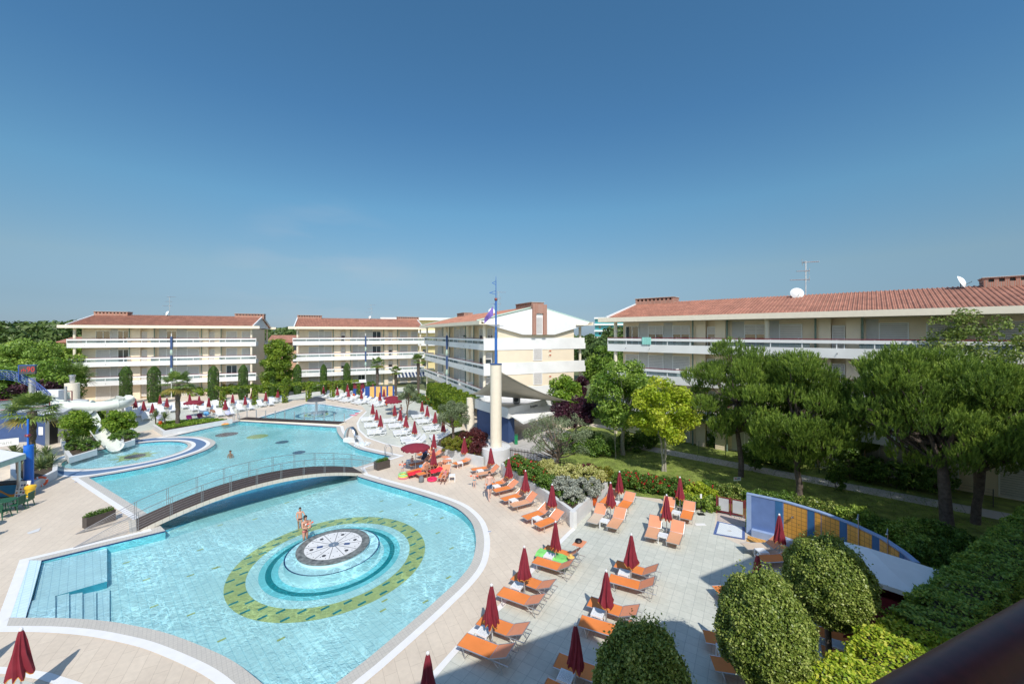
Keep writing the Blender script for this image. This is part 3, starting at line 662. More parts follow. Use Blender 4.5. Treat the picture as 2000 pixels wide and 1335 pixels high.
        q = put_window(B, L+.44, h-.45, z+.0, .9, 2.2, 'shut'); q.rotation_euler = (0, 0, rad(90))
        for k, n in ((1, 1), (2, 2)):
            for i in range(n):
                zz = fb+3*(k-1)+2.1+.55*i-(.0 if k == 2 else -.3)
                fm = MB(); fm.box(L-.01, L+.03, h+1.55, h+1.95, zz, zz+.35); v = fm.build('vent', m_creamlt, B); MB().box(L+.031, L+.04, h+1.65, h+1.95, zz+.05, zz+.25).build('grille', m_terracotta, v)
        for k in (1, 2, 3):
            zz = fb+3*(k-1)-2.6
            q = put_window(B, L+.0, s0-1.35, zz+.3, .95, 2.2, 'half'); q.rotation_euler = (0, 0, rad(90)); q.location = (L-.9, .4, max(zz+.1, .05))
    for end in chim:
        u0 = (.3 if end == 0 else L-4.6); u1 = u0+4.4+(.25 if end else 0)
        c = MB(); c.box(u0, u1, h-.85, h+.85, rg-.45, rg+.14); c.box(u0, u1, h-.85, h-.65, rg+.14, rg+.18)
        n = 9
        for i in range(n+1):
            u = u0+(u1-u0-.22)*i/n
            c.box(u, u+.22, h-.85, h+.85, rg+.18, rg+.42)
        c.box(u0-.04, u1+.04, h-.9, h+.9, rg+.42, rg+.50); cc = c.build('chimney', m_brick, B)
        MB().box(u0+.1, u1-.1, h-.6, h+.6, rg+.14, rg+.42).build('chimney_core', m_darkm, cc)
        MB().box(u0-.08, u1+.08, h-.95, h+.95, rg+.50, rg+.54).build('chimney_cap', m_grey, cc)
    if sp['mast'] is not None:
        u = X(sp['mast']); mm = MB(); mm.box(u-.13, u+.13, -.35, -.1, fb+5.6, fb+7.7); mm.box(u-.13, u+.13, -.35, -.1, fb+2.6, fb+4.6)
        ms = MB(); ms.tube([(u, -.22, .0), (u, -.22, fb+8.2)], .06, 8); mo = ms.build('mast', m_white, B, True)
        mm.build('mast_panel', m_navy, mo)
        dd = MB()
        for zc in (fb+5.1, fb+2.1):
            dd.lathe([(0, -.55), (.14, -.35), (.2, 0), (.14, .35), (0, .55)], 8, (u, -.24, zc))
        dd.build('mast_ornament', m_greent, mo)
    return B
B1 = apartments('four-storey apartment block at the left, white balconies, orange tiled roof, aerial and dish on ridge', (-68, 60.8), 21.5, SP26, seed=1, open_top=(0, 1, 2))
B2 = apartments('four-storey apartment block in the middle distance behind the mushroom fountain, white balconies', (-41.0, 74.5), 24, SP26, seed=2, L=24.5, open_top=())
B3 = apartments('apartment block with white triangular gable and brick chimney shaft behind the cream column', (-16.7, 76), -65.3, SP26, D=14.4, fb=2.6, seed=3, gable_detail=True, L=32, open_top=(3, 4, 5))
B4 = apartments('long apartment block on the right behind the pines with terracotta roof', (10.2, 42.5), -41.9, SPR, fb=2.75, seed=4, open_top=(0, 1, 2, 3))
def local(B, u, v, z): return Matrix.Translation(B.location) @ Matrix.Rotation(B.rotation_euler.z, 4, 'Z') @ Vector((u, v, z))
def aerial(B, u, v, z, h, label, sc=1.0, rz=0):
    t = thing('tv_aerial', label, 'aerial', local(B, u, v, z), rz, 'roof aerials')
    MB().tube([(0, 0, -.3), (0, 0, h)], .03*sc, 6).build('mast', m_alu, t)
    a = MB()
    for zz, ll, n, dr in ((h-.1, 1.0, 9, 1), (h-.9, .7, 6, -1), (h-1.7, 1.2, 7, -1)):
        a.tube([(-.3*dr, 0, zz), (ll*dr, 0, zz)], .018*sc, 4)
        for i in range(n): x = (-.2+(ll+.2)*i/(n-1))*dr; e = .16+.22*(i < 2); a.tube([(x, -e, zz), (x, e, zz)], .012*sc, 4); 
        a.tube([(-.25*dr, 0, zz-.3), (-.3*dr, 0, zz+.3)], .012*sc, 4)
    a.build('antenna', m_alu, t)
def dish(B, u, v, z, r, label, rz):
    t = thing('satellite_dish', label, 'satellite dish', local(B, u, v, z), rz, 'roof satellite dishes')
    M = Matrix.Translation((0, 0, r+.35)) @ Matrix.Rotation(rad(68), 4, 'X')
    prof = [(0, 0), (r*.4, .02), (r*.75, .09), (r, .19), (r+.02, .2)]
    MB().lathe([(q, -h+.1) for q, h in prof][::-1], 24, M=M).build('reflector', m_white, t, True)
    MB().tube([(0, .1, -.3), (0, .12, r+.3)], .035, 6).build('mount', m_darkm, t)
    MB().tube([(0, .05, .45), (0, -r*.9, .7), (0, -r*.95, r+.3)], .018, 5).build('feed_arm', m_darkm, t)
aerial(B1, 10.2, 7, 13.6, 3.6, 'thin television aerial on the ridge of the left apartment block'); dish(B1, 9.9, 6.6, 13.4, .45, 'small dish beside the aerial on the left block', rad(-35))
aerial(B2, 14.4, 7, 13.6, 3.3, 'thin television aerial on the ridge of the middle apartment block'); dish(B2, 14.0, 6.6, 13.4, .35, 'small dish beside the aerial on the middle block', rad(-35))
aerial(B3, 24.2, 5.2, 13.2, 3.3, 'television aerial left of the blue mast on the gable-end block'); dish(B3, 23.2, 4.6, 12.9, .5, 'pale dish below the aerial on the gable-end block', rad(20))
aerial(B4, 16.4, 7.2, 14.0, 3.3, 'tall television aerial standing above the dish on the long right-hand block', 2.0, rad(-20)); dish(B4, 15.9, 6.0, 13.45, .52, 'white satellite dish below the tall aerial on the right-hand block', rad(-20))
dish(B4, 26.0, 6.2, 13.7, .46, 'large white satellite dish beside the brick chimney at the right edge', rad(30)); dish(B1, 21.3, 6.8, 13.4, .3, 'tiny dish near the right chimney of the left block', rad(60))
# towels and chairs on the right block's balcony
tw = MB(); 
for i in range(8):
    a = i/8; tw.bar((0+.115*i, -.03-.012*(i % 2), .12), (.115*(i+1), -.03-.012*((i+1) % 2), .12), .02, .72)
o = tw.build('beach_towel', mat("mint_cloth", (.30, .66, .58), .9)); o.location = local(B4, 3.85, -.06, 2.75+7.0); o.rotation_euler = B4.rotation_euler; tag(o, 'mint green towel hung over the top balcony rail of the right block', 'towel')
# rows of far houses and blocks behind
def farblock(label, c, ang, w, d, h, wm, rm, rise=1.2, win=6, floors=3, flat=False):
    t = thing('far_building', label, 'building', (c[0], c[1], 0), rad(ang))
    MB().box(-w/2, w/2, 0, d, 0, h).build('wall', wm, t)
    if flat:
        r = MB()
        for k in range(1, floors+1): r.box(-w/2-.3, w/2+.3, -1.2, 0, h*k/floors-.5, h*k/floors+.25)
        r.build('balcony', m_white, t)
    else: MB().extr([(-.6, h), (d/2, h+rise), (d+.6, h), (d+.6, h-.15), (-.6, h-.15)], -w/2-.4, w/2+.4).build('roof', rm, t)
    for k in range(floors):
        for i in range(win):
            x = -w/2+w*(i+.5)/win; MB().box(x-.5, x+.5, -.04, 0, h*k/floors+.9, h*k/floors+2.1).build('window', m_glassd, t)
m_tealb = mat("teal_glass", (.05, .30, .33), .3); m_yel = mat("yellow_wall", (.75, .62, .32), .8); m_salm = mat("salmon_wall", (.62, .38, .25), .8)
farblock('salmon low house with tiled roof seen between the two left blocks', (-46, 96), 20, 22, 10, 8.6, m_salm, m_roof, 1.6)
farblock('yellow block top seen just behind the middle apartment roof', (-26, 118), 10, 24, 12, 15.0, m_yel, m_roof, .3, 5, 4, True)
farblock('distant teal and white hotel at the right of the gable-end block', (62, 185), -12, 46, 14, 18, m_tealb, m_roof, 0, 10, 6, True)
farblock('teal and white hotel edge at the far left horizon', (-205, 150), 20, 22, 12, 13.6, m_tealb, m_roof, 0, 4, 4, True)
farblock('low house with tiled roof among trees at the far left', (-82, 80), 21, 13, 9, 9.0, m_salm, m_roof, .9, 4, 3)
farblock('long pink house with tiled roof left of the blocks', (-122, 92), 45, 20, 10, 8.6, m_salm, m_roof, 1.5, 6, 3)
# the building the picture is taken from: two blocks behind and beside the viewer
def ownblock(label, corner, ang, L, rail):
    t = thing('apartment_building', label, 'building', (corner[0], corner[1], 0), rad(ang))
    ev = 13.45
    MB().box(-L, 0, -16, -2.6, 0, ev-.3).build('wall', m_cream, t)
    MB().extr([(0, ev), (-.25, ev+.05), (-8.6, ev+2.1), (-17, ev), (-17, ev-.3), (0, ev-.3)], -L, 0).build('roof', m_roof, t)
    for k in (3, 6, 9):
        MB().box(-L+.8, -.8, -2.6, -.75, k-.3, k).build('balcony_slab', m_white, t)
    for u in range(3, int(L)-2, 4):
        for k in (0, 3, 6, 9): MB().box(-u-1.6, -u, -2.66, -2.6, k+.05, k+2.3).build('window', m_glassd, t)
    return t
OA = 25.6; ud = Vector((math.cos(rad(OA)), math.sin(rad(OA))))
own = ownblock('apartment block of the viewer, burgundy balcony rail crossing the lower right corner', (5.23, 2.57), OA, 34, True)
c2 = (10.71, 5.53)
t = ownblock('neighbouring cream block beyond the gap on the right, out of view', (c2[0]+ud.x*30, c2[1]+ud.y*30), OA+.6, 30, False)
# burgundy rail near the viewer (local frame of own block)
Mi = (Matrix.Translation((5.23, 2.57, 0)) @ Matrix.Rotation(rad(OA), 4, 'Z')).inverted()
def railpt(x, y, k): return Mi @ Vector(((x-1000)/FPX*k, k, HC-(y-HZ)/FPX*k))
pA = railpt(1868, 1335, .50); pB = railpt(2000, 1250, .571); d_ = (pB-pA); d_.z = 0; d_.normalize()
mb = MB(); q0 = pA-d_*.9; q1 = pA+d_*3.6; mb.tube([q0, q1], .034, 24); rl = mb.build('balcony_rail', m_railred, own, True)
mb = MB(); lo = Vector((0, 0, -.062)); off = Vector((.0, .0, 0)); mb.tube([q0+lo+off, q1+lo+off], .031, 16); mb.build('lower_rail', m_railred, rl, True)
# ------------------------------------------------------------------ parasols
def closed_parasol(ph=0, fat=1.0, nf=8):
    t = thing('closed_parasol', '', 'parasol')
    MB().tube([(0, 0, 0), (0, 0, 2.02)], .022, 8).build('pole', m_alu, t, True)
    mb = MB(); n = 48; prof = [(.035, 2.03), (.06, 1.95), (.10, 1.7), (.14, 1.4), (.19, 1.08), (.235, .86), (.22, .80)]
    vs = []
    for i, (r, z) in enumerate(prof):
        for k in range(n):
            a = 2*math.pi*k/n; f = (1+(fat-1)*i/6)*(1+.22*math.cos(nf*a+ph+.5*math.sin(3*a+ph)+z*.8)*min(1, i/2)+.09*math.cos(5*a+z*4+ph*2)*min(1, i/3)); a += .25*math.sin(z*3+ph); dz = (-.07*math.cos(nf*a)-.03*math.sin(2*a+ph) if i >= 5 else 0)
            vs.append((r*f*math.cos(a), r*f*math.sin(a), z+dz))
    mb.add(vs, [(i*n+k, i*n+(k+1) % n, (i+1)*n+(k+1) % n, (i+1)*n+k)[::-1] for i in range(len(prof)-1) for k in range(n)])
    c = mb.build('canopy', m_brol, t, True)
    tr = MB(); pts = [Vector(v)*1.0 for v in vs[-n:]]; tr.tube([p+Vector((0, 0, -.004)) for p in pts], .011, 4, closed=True); tr.build('trim', m_trim, c)
    MB().lathe([(.04, 2.0), (.045, 2.06), (.02, 2.09), (0, 2.1)], 10).build('finial', m_plastic, t, True)
    MB().lathe([(.19, 0), (.19, .03), (.05, .06), (.04, .22), (.03, .24)], 14).build('base', m_alu, t, True)
    return t
def open_parasol():
    t = thing('open_parasol', '', 'parasol')
    MB().tube([(0, 0, 0), (0, 0, 2.1)], .022, 8).build('pole', m_alu, t, True)
    mb = MB(); n = 8; R = 1.1; sub = 6; prof = [(0, 2.12), (.35, 2.07), (.75, 1.97), (R, 1.84)]; vs = []
    for r, z in prof:
        for k in range(n*sub):
            a = 2*math.pi*k/(n*sub); q = (k % sub)/sub; f = 1-.05*math.sin(q*math.pi); vs.append((r*f*math.cos(a), r*f*math.sin(a), z))
    N = n*sub
    for k in range(N):
        a = 2*math.pi*k/N; q = ((k % 3)/3); f = 1-.05*math.sin((k % sub)/sub*math.pi); vs.append((R*f*math.cos(a), R*f*math.sin(a), 1.84-.10-.09*abs(math.sin(k*math.pi/3))))
    mb.add(vs, [(i*N+k, i*N+(k+1) % N, (i+1)*N+(k+1) % N, (i+1)*N+k)[::-1] for i in range(len(prof)) for k in range(N)])
    mb.build('canopy', m_brol, t)
    r = MB()
    for k in range(n): a = 2*math.pi*k/n; r.tube([(0, 0, 2.08), (.95*R*math.cos(a), .95*R*math.sin(a), 1.83)], .008, 4); r.tube([(0, 0, 1.6), (.5*R*math.cos(a), .5*R*math.sin(a), 1.95)], .007, 4)
    r.build('ribs', m_alu, t)
    MB().lathe([(.2, 0), (.2, .04), (.04, .07), (.03, .25)], 14).build('base', m_alu, t, True)
    return t
class Multi:
    def __init__(s, l): s.l = l; s.r = random.Random(3); s.n = 0
    def put(s, *a, **k): s.n += 1; return (s.l[s.n-1] if s.n <= len(s.l) else s.r.choice(s.l)).put(*a, **k)
PC = Multi([Proto(closed_parasol(*q), 'closed burgundy parasols') for q in ((0, 1, 8), (1.3, 1.12, 7), (2.6, .9, 8), (4.1, 1.05, 6))]); PO = Proto(open_parasol(), 'open burgundy parasols')
rndp = random.Random(5)
def base_of(x, y, top=2.1):
    dy = (y-HZ)/(1-top/HC); return P(x, HZ+dy)
# ------------------------------------------------------------------ orange sun loungers (x: foot -> head, origin under the seat's middle)
def orange_lounger(back=32, fabm=None, fabb=None, shade=False):
    fabm = fabm or m_fabric; fabb = fabb or m_fabric2
    t = thing('sun_lounger', '', 'sun lounger'); w = .31; zs = .34
    f = MB(); f.tube([(-.95, -w, zs), (-.95, w, zs), (.95, w, zs-.0), (.95, -w, zs)], .018, 6, closed=True); f.tube([(.3, -w, zs), (.3, w, zs)], .014, 6); f.build('frame', m_alu, t, True)
    b = MB(); K = 10
    for i in range(K):
        x0 = -.94+1.22*i/K; x1 = -.94+1.22*(i+1)/K; s0 = -.018*math.sin(i/K*math.pi); s1 = -.018*math.sin((i+1)/K*math.pi)
        b.add([(x0, -w+.01, zs+.012+s0), (x1, -w+.01, zs+.012+s1), (x1, w-.01, zs+.012+s1), (x0, w-.01, zs+.012+s0)], [(0, 1, 2, 3)])
        b.add([(x0, -w+.01, zs+.002+s0), (x1, -w+.01, zs+.002+s1), (x1, w-.01, zs+.002+s1), (x0, w-.01, zs+.002+s0)], [(3, 2, 1, 0)])
    b.build('seat_fabric', fabm, t)
    M = Matrix.Translation((.28, 0, zs+.01)) @ Matrix.Rotation(-rad(back), 4, 'Y')
    bf = MB(); bf.tube([M @ Vector(p) for p in ((0, -w-.02, 0), (.66, -w-.02, 0), (.66, w+.02, 0), (0, w+.02, 0))], .016, 6, closed=True); bk = bf.build('back_frame', m_alu, t, True)
    MB().box(.01, .65, -w+.0, w-.0, -.006, .006, M).build('back_fabric', fabb, bk)
    for x, s in ((-.72, -1), (-.72, 1), (.62, -1), (.62, 1)):
        l = MB(); l.tube([(x, s*w, zs), (x+(.08 if x < 0 else .12), s*w, 0.015)], .014, 6)
        if x > 0: l.tube([(x-.25, s*w, zs), (x-.02, s*w, .18), M @ Vector((.42, s*w, 0))], .01, 5)
        l.build('leg', m_alu, t, True)
    MB().tube([(-.64, -w, .02), (-.64, w, .02)], .012, 5).build('crossbar', m_alu, t, True)
    if shade:
        M2 = Matrix.Translation(M @ Vector((.66, 0, .0)))
        sh = MB(); sh.tube([(0, -w, 0), (.02, -w, .3)], .008, 4); 
        s_ = MB(); s_.box(-.22, .26, -w, w, .29, .302, M2); o = s_.build('sunshade', fabb, t)
        q = MB(); q.tube([M2 @ Vector((0, -w, 0)), M2 @ Vector((.02, -w, .3))], .009, 5); q.tube([M2 @ Vector((0, w, 0)), M2 @ Vector((.02, w, .3))], .009, 5); q.build('shade_arm', m_alu, o)
    return t
LO = Proto(orange_lounger(32), 'orange sun loungers'); LO2 = Proto(orange_lounger(24), 'orange sun loungers'); LF = Proto(orange_lounger(40, m_tanfab, m_fabric2), 'orange sun loungers'); LB = Proto(orange_lounger(40, m_fabric3, m_fabric2), 'orange sun loungers'); LS = Proto(orange_lounger(38, m_fabric, m_fabric2, True), 'orange sun loungers')
def side_table():
    t = thing('side_table', '', 'table'); z = .42
    tp = MB(); tp.box(-.22, .22, -.22, -.18, z-.03, z); tp.box(-.22, .22, .18, .22, z-.03, z); tp.box(-.22, -.18, -.18, .18, z-.03, z); tp.box(.18, .22, -.18, .18, z-.03, z)
    for i in range(6): y = -.165+i*.06; tp.box(-.18, .18, y, y+.036, z-.02, z-.003)
    tp.box(-.215, .215, -.215, .215, z-.06, z-.031); tp.build('table_top', m_plastic, t)
    for sx in (-1, 1):
        for sy in (-1, 1): MB().box(sx*.2-.022, sx*.2+.022, sy*.2-.022, sy*.2+.022, 0, z-.06).build('leg', m_plastic, t)
    return t
TB = Proto(side_table(), 'small white plastic side tables')
def white_lounger():
    t = thing('plastic_lounger', '', 'sun lounger'); w = .33
    for s in (-1, 1):      # side beams with arched legs
        b = MB(); y0, y1 = s*w-.03, s*w+.03
        b.bar((-.95, s*w, .30), (.95, s*w, .30), .055, .07)
        b.build('side_beam', m_plastic, t)
        for x0, x1 in ((-.85, -.25), (.25, .85)):
            l = MB(); K = 6; pts = []
            for i in range(K+1): a = math.pi*i/K; pts.append((x0+(x1-x0)*(1-math.cos(a))/2, s*w, .29-.27*math.sin(a)**.8))
            l.tube(pts, .028, 5); l.build('leg', m_plastic, t, True)
        a = MB(); pts = [(-.05, s*(w+.02), .32), (.05, s*(w+.03), .46), (.3, s*(w+.03), .47), (.42, s*(w+.02), .33)]; a.tube(pts, .024, 5); a.build('armrest', m_plastic, t, True)
    sb = MB()
    for i in range(9): x = -.96+i*.137; sb.box(x, x+.105, -w+.02, w-.02, .315, .335)
    sb.build('seat', m_plastic, t)
    M = Matrix.Translation((.28, 0, .33)) @ Matrix.Rotation(-rad(42), 4, 'Y'); bk = MB()
    for i in range(6): x = .02+i*.125; bk.box(x, x+.1, -w+.03, w-.03, -.01, .012, M)
    bk.box(0, .8, -w+.01, -w+.05, -.02, .018, M); bk.box(0, .8, w-.05, w-.01, -.02, .018, M); bk.box(.74, .82, -w+.01, w-.01, -.02, .018, M)
    bk.tube([M @ Vector((.5, 0, 0)), (.72, 0, .28)], .02, 5); bk.build('backrest', m_plastic, t)
    return t
WLG = Proto(white_lounger(), 'white plastic sun loungers')
def pair(px, py, ang, back, sp, where, kind='o', only=None, table=None, pname=None, sides='right left'.split(), fab=(None, None), um=True, pos=None, shift=(0, 0)):
    "parasol with a lounger on either side and a table between"
    b = pos or base_of(px, py); a = rad(ang); u = Vector((math.cos(a), math.sin(a), 0)); v = Vector((-u.y, u.x, 0)); b = Vector((b.x, b.y, .017))
    if um: PC.put(b, rndp.uniform(0, 6), 'closed burgundy parasol '+where, rndp.uniform(.97, 1.03))
    mid = b-u*(back-.95)+u*shift[0]+v*shift[1]
    for k, s in enumerate((-1, 1)):
        if only is not None and k != only: continue
        p = mid+v*(s*sp); pr = fab[k] or (WLG if kind == 'w' else (LO if rndp.random() < .6 else LO2))
        dsc = 'white plastic lounger' if kind == 'w' else {LO: 'orange mesh lounger', LO2: 'orange mesh lounger', LF: 'faded orange lounger', LB: 'beige-seated lounger', LS: 'orange lounger with sunshade'}[pr]
        pr.put((p.x, p.y, .014), a+rad(rndp.uniform(-3, 3)), dsc+', '+('nearer' if s*v.y < 0 else 'farther')+' side of parasol '+where)
    if table is not None:
        p = mid-u*.45+v*(table); TB.put((p.x, p.y, .014), a, 'small white side table by the parasol '+where)
# near terrace rows
for (x, y, w) in ((960, 1141, 'second from bottom along the pool kerb'), (1024, 1065, 'third from bottom along the pool kerb')):
    pair(x, y, -29, .80, .54, w, table=.0)
pair(1085, 1015, -29, .80, .54, 'by the green towel at the kerb', table=.0, fab=(None, LS))
pair(835.5, 1269.5, -29, .8, .54, 'cut off by the picture bottom', only=1)
for (x, y, w) in ((1233, 1043, 'farthest in the middle terrace row'), (1184, 1110, 'second farthest in the middle terrace row')): pair(x, y, -27, .80, .54, w, table=0)
pair(1124, 1216, -27, .80, .54, 'in shade beside the nearest round tree', table=.0)
pair(1192.5, 942.5, 60, 1.62, .54, 'nearest the orange wall bin', table=0, fab=(LF, LB))
pair(1210, 918, 58, 1.3, .54, 'between the orange bin and the roses', table=0)
pair(1302, 964, 60, 1.62, .54, 'in front at the terrace centre', table=0, fab=(LF, LF))
pair(1328, 929.5, 58, 1.7, .54, 'just before the yellow-green clipped bush', table=0)
pair(1522, 1004, 3, 1.35, .5, 'before the yellow tiled shower wall', table=0, fab=(LO2, LB))
pair(1480, 1079.5, 5, 1.35, .54, 'just above the egg-shaped round tree', table=0)
pair(0, 0, -14, .9, .54, 'between the two leftmost round trees', table=0, pos=Vector((7.25, 12.75, 0)), um=True)
pair(0, 0, -31, .8, .52, 'behind the rightmost round tree trunk', table=0, pos=Vector((10.95, 12.9, 0)))
# along the planter wall
for (x, y, an, bk, w) in ((958.6, 871, 24, 1.35, 'before the white column drum'), (993.6, 894.6, 30, 1.45, 'second along the sloping planter wall'), (1026.5, 916.4, 33, 1.4, 'third along the sloping planter wall'), (1078.5, 943, 36, 1.6, 'last along the sloping planter wall')):
    pair(x, y, an, bk, .52, w, table=.0, fab=((LF if 'third' in w else (LF if 'before' in w else None)), None))
pair(907, 853, 48, 1.5, .5, 'alone under the dark red shrub', only=0, table=.75)
pair(847.6, 844, 48, 1.35, .5, 'behind the family group of sunbathers', table=0)
PC.put(P(847, 928), 0, 'closed burgundy parasol standing amid the family of sunbathers')
PC.put(Vector((*P2(41, 1372), .01)), 1, 'closed burgundy parasol at the lower left corner', 1.03)
PC.put(Vector((*P2(-95, 1345), .01)), 1, 'closed burgundy parasol just outside the lower left edge')
# right back terrace (white loungers), dir of heads ~ up-right
RA = [((728, 787.5), 'A'), ((735.5, 797), 'A'), ((743, 808), 'A'), ((771, 790), 'B'), ((782, 798), 'B'), ((793, 809), 'B'), ((809.5, 820), 'B'), ((824.5, 783), 'C'), ((834.5, 791), 'C'), ((850, 802), 'C'), ((866, 817), 'C')]
cnt = {}
nm = {'A': 'right pool-side row', 'B': 'right middle row', 'C': 'olive-side row'}
for (x, y), r in RA:
    k = cnt.get(r, 0); cnt[r] = k+1
    pair(x, y, 20, 1.3, .55, f'{ORD[k]} from back in the {nm[r]}', 'w')
pair(0, 0, 20, 1.2, .5, 'spot ending the right middle row', 'w', pos=P(818, 869), um=False)
# far middle terrace
FM = [(631.8, 752.5), (659, 755), (678.8, 749), (680.6, 758), (704.6, 751), (706, 761), (728.5, 749), (742, 764.6), (750, 758)]
for k, (x, y) in enumerate(FM): pair(x, y, 52, 1.3, .6, f'{ORD[k]} from left behind the mushroom fountain', 'w')
for k, (x, y) in enumerate([(652, 783), (676, 785), (701, 789), (722, 792)]): pair(0, 0, 52, .9, .6, f'spot {ORD[k]} from left, row nearest fountain pool', 'w', pos=P(x+8, y-3), um=False)
# left terrace
LT = [(257.5, 772), (264.5, 776.4), (280.6, 781), (297.7, 785.5), (312.4, 769.8), (326, 775), (370.5, 768), (389, 772), (407.7, 775), (432.5, 765), (440, 780), (454.6, 768.4), (479, 771.5), (492.4, 761), (519, 765), (542.5, 759)]
for k, (x, y) in enumerate(LT): pair(x, y, 140, .9, .58, f'{ORD[k]} from left behind the palm planter', 'w')
for px, py, w in ((378.6, 782, 'open burgundy parasol between the white loungers right of the palm'), (765.6, 773.6, 'farther open burgundy parasol at the end of the flower bed'), (768, 780, 'nearer open burgundy parasol at the end of the flower bed'), (811.6, 867.3, 'large open burgundy parasol over the family by the pool')):
    b = base_of(px, py, 2.05); PO.put(b, .2, w)
# towels lying on loungers
def towel(name, mcol, loc, rz, w, l, label, bump=.03, tilt=0):
    mb = MB(); n = 8; vs = []
    for i in range(n+1):
        for j in range(5):
            x = -l/2+l*i/n; y = -w/2+w*j/4; e = (-.10 if j in (0, 4) else 0); vs.append((x, y*(.9 if j in (0, 4) else 1), e+bump*math.sin(i*1.9+j)*.4+max(0, x-.28)*tilt))
    mb.add(vs, [(i*5+j, (i+1)*5+j, (i+1)*5+j+1, i*5+j+1) for i in range(n) for j in range(4)])
    o = mb.build(name, mcol); o.location = loc; o.rotation_euler = (0, 0, rz)
    md = o.modifiers.new('s', 'SOLIDIFY'); md.thickness = .015
    return tag(o, label, 'towel')
m_tg = mat("green_cloth", (.22, .62, .16), .95, var=.15, vscale=3); m_tp = mat("pink_cloth", (.75, .06, .22), .9); m_tb = mat("blue_cloth", (.14, .38, .62), .9, var=.2, vscale=5)
m_tw = mat("burgundy_cloth", (.18, .02, .05), .9); m_tpur = mat("lilac_cloth", (.5, .5, .66), .9); m_redc = mat("red_cloth", (.75, .02, .04), .9, var=.25, vscale=7)
q = P(1076, 1081, .4); towel('beach_towel', m_tg, (q.x+.1, q.y, .385), rad(-29), .85, 1.5, 'bright green towel spread over the lounger at the terrace kerb', .05)
for (x, y, mm, lb, rr) in ((371, 813, m_tp, 'pink towel on a white lounger beneath the open parasol', 140), (392, 810, m_tw, 'dark red towel on a white lounger right of the pink towel', 140), (405, 806, m_tb, 'blue towel on a white lounger right of the open parasol', 140), (275, 803, m_tpur, 'pale blue towel on a white lounger behind the round shrub', 140), (312, 812, m_tpur, 'lilac towel on a white lounger beside the orange bin', 140), (447, 804, m_tpur, 'grey-blue towel over the back of a lounger near the wooden bridge', 140)):
    q = P(x, y, .6); towel('beach_towel', mm, (q.x, q.y, .42), rad(rr), .6, 1.3, lb, .03, .8)
m_hat = mat("straw", (.75, .50, .15), .9)
q = P(1115, 1087, .5); o = MB().lathe([(.17, 0), (.16, .015), (.09, .02), (.08, .1), (0, .12)], 16).build('sun_hat', m_hat, None, True); o.location = (q.x, q.y, .50); tag(o, 'straw hat lying at the head of the green towel', 'hat')
q = P(1130, 1066, .9); o = MB().lathe([(.13, 0), (.17, .05), (.13, .12), (.05, .15), (0, .13)], 10).build('black_bag', m_black, None, True); o.location = (q.x, q.y, 1.09); tag(o, 'crumpled black bag on the sunshade flap of a lounger', 'bag')
# ------------------------------------------------------------------ arched footbridge
A0 = Vector(P2(268, 1037)); A1 = Vector(P2(707, 924)); bd = (A1-A0).normalized(); LB_ = (A1-A0).length; bang = math.atan2(bd.y, bd.x)
t = thing('arched_footbridge', 'long arched footbridge with dark slatted deck and steel wire railings over the pool waist', 'bridge', (A0.x, A0.y, 0), bang)
rise = 1.02; BW = 1.75; arch = lambda u: .03+rise*(1-(2*u/LB_-1)**2)**1.0
K = 40; dk = MB(); m_wire = mat('wire_steel', (.36, .36, .37), .4, .6)
nb = 9
for j in range(nb):      # lengthwise boards
    y0 = -.04+(BW+.08)*j/nb; y1 = y0+(BW+.08)/nb-.035
    for i in range(K):
        u0 = LB_*i/K; u1 = LB_*(i+1)/K; z0 = arch(u0)+.05; z1 = arch(u1)+.05
        dk.add([(u0, y0, z0), (u1, y0, z1), (u1, y1, z1), (u0, y1, z0)], [(0, 1, 2, 3)])
        dk.add([(u0, y0, z0-.04), (u1, y0, z1-.04), (u1, y0, z1), (u0, y0, z0)], [(0, 1, 2, 3)])
dk.build('deck', m_wood, t)
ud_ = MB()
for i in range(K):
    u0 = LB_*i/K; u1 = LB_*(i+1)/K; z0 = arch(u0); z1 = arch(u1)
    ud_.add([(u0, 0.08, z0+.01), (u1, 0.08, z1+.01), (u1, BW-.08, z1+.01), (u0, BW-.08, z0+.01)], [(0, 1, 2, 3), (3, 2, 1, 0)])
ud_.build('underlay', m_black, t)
m_beam = tilemat("beam_tiles", (.58, .54, .46), (.54, .50, .43), (.38, .36, .32), bang*57.3, .3, .3, .012, 0, .7, .04, .2)
bm = MB()
for y in (-.12, BW-.03):
    for i in range(K):
        u0 = LB_*i/K; u1 = LB_*(i+1)/K; z0 = arch(u0); z1 = arch(u1); h0 = .12+.25*(1-math.sin(u0/LB_*math.pi))*0
        bm.add([(u0, y, z0-.22), (u1, y, z1-.22), (u1, y+.15, z1-.22), (u0, y+.15, z0-.22), (u0, y, z0-.01), (u1, y, z1-.01), (u1, y+.15, z1-.01), (u0, y+.15, z0-.01)], [(3, 2, 1, 0), (4, 5, 6, 7), (0, 1, 5, 4), (2, 3, 7, 6)])
bm.box(-.3, .12, -.16, BW+.16, -.4, .04); bm.box(LB_-.12, LB_+.25, -.16, BW+.16, -.4, .04)
bm.build('arch_beam', m_beam, t)
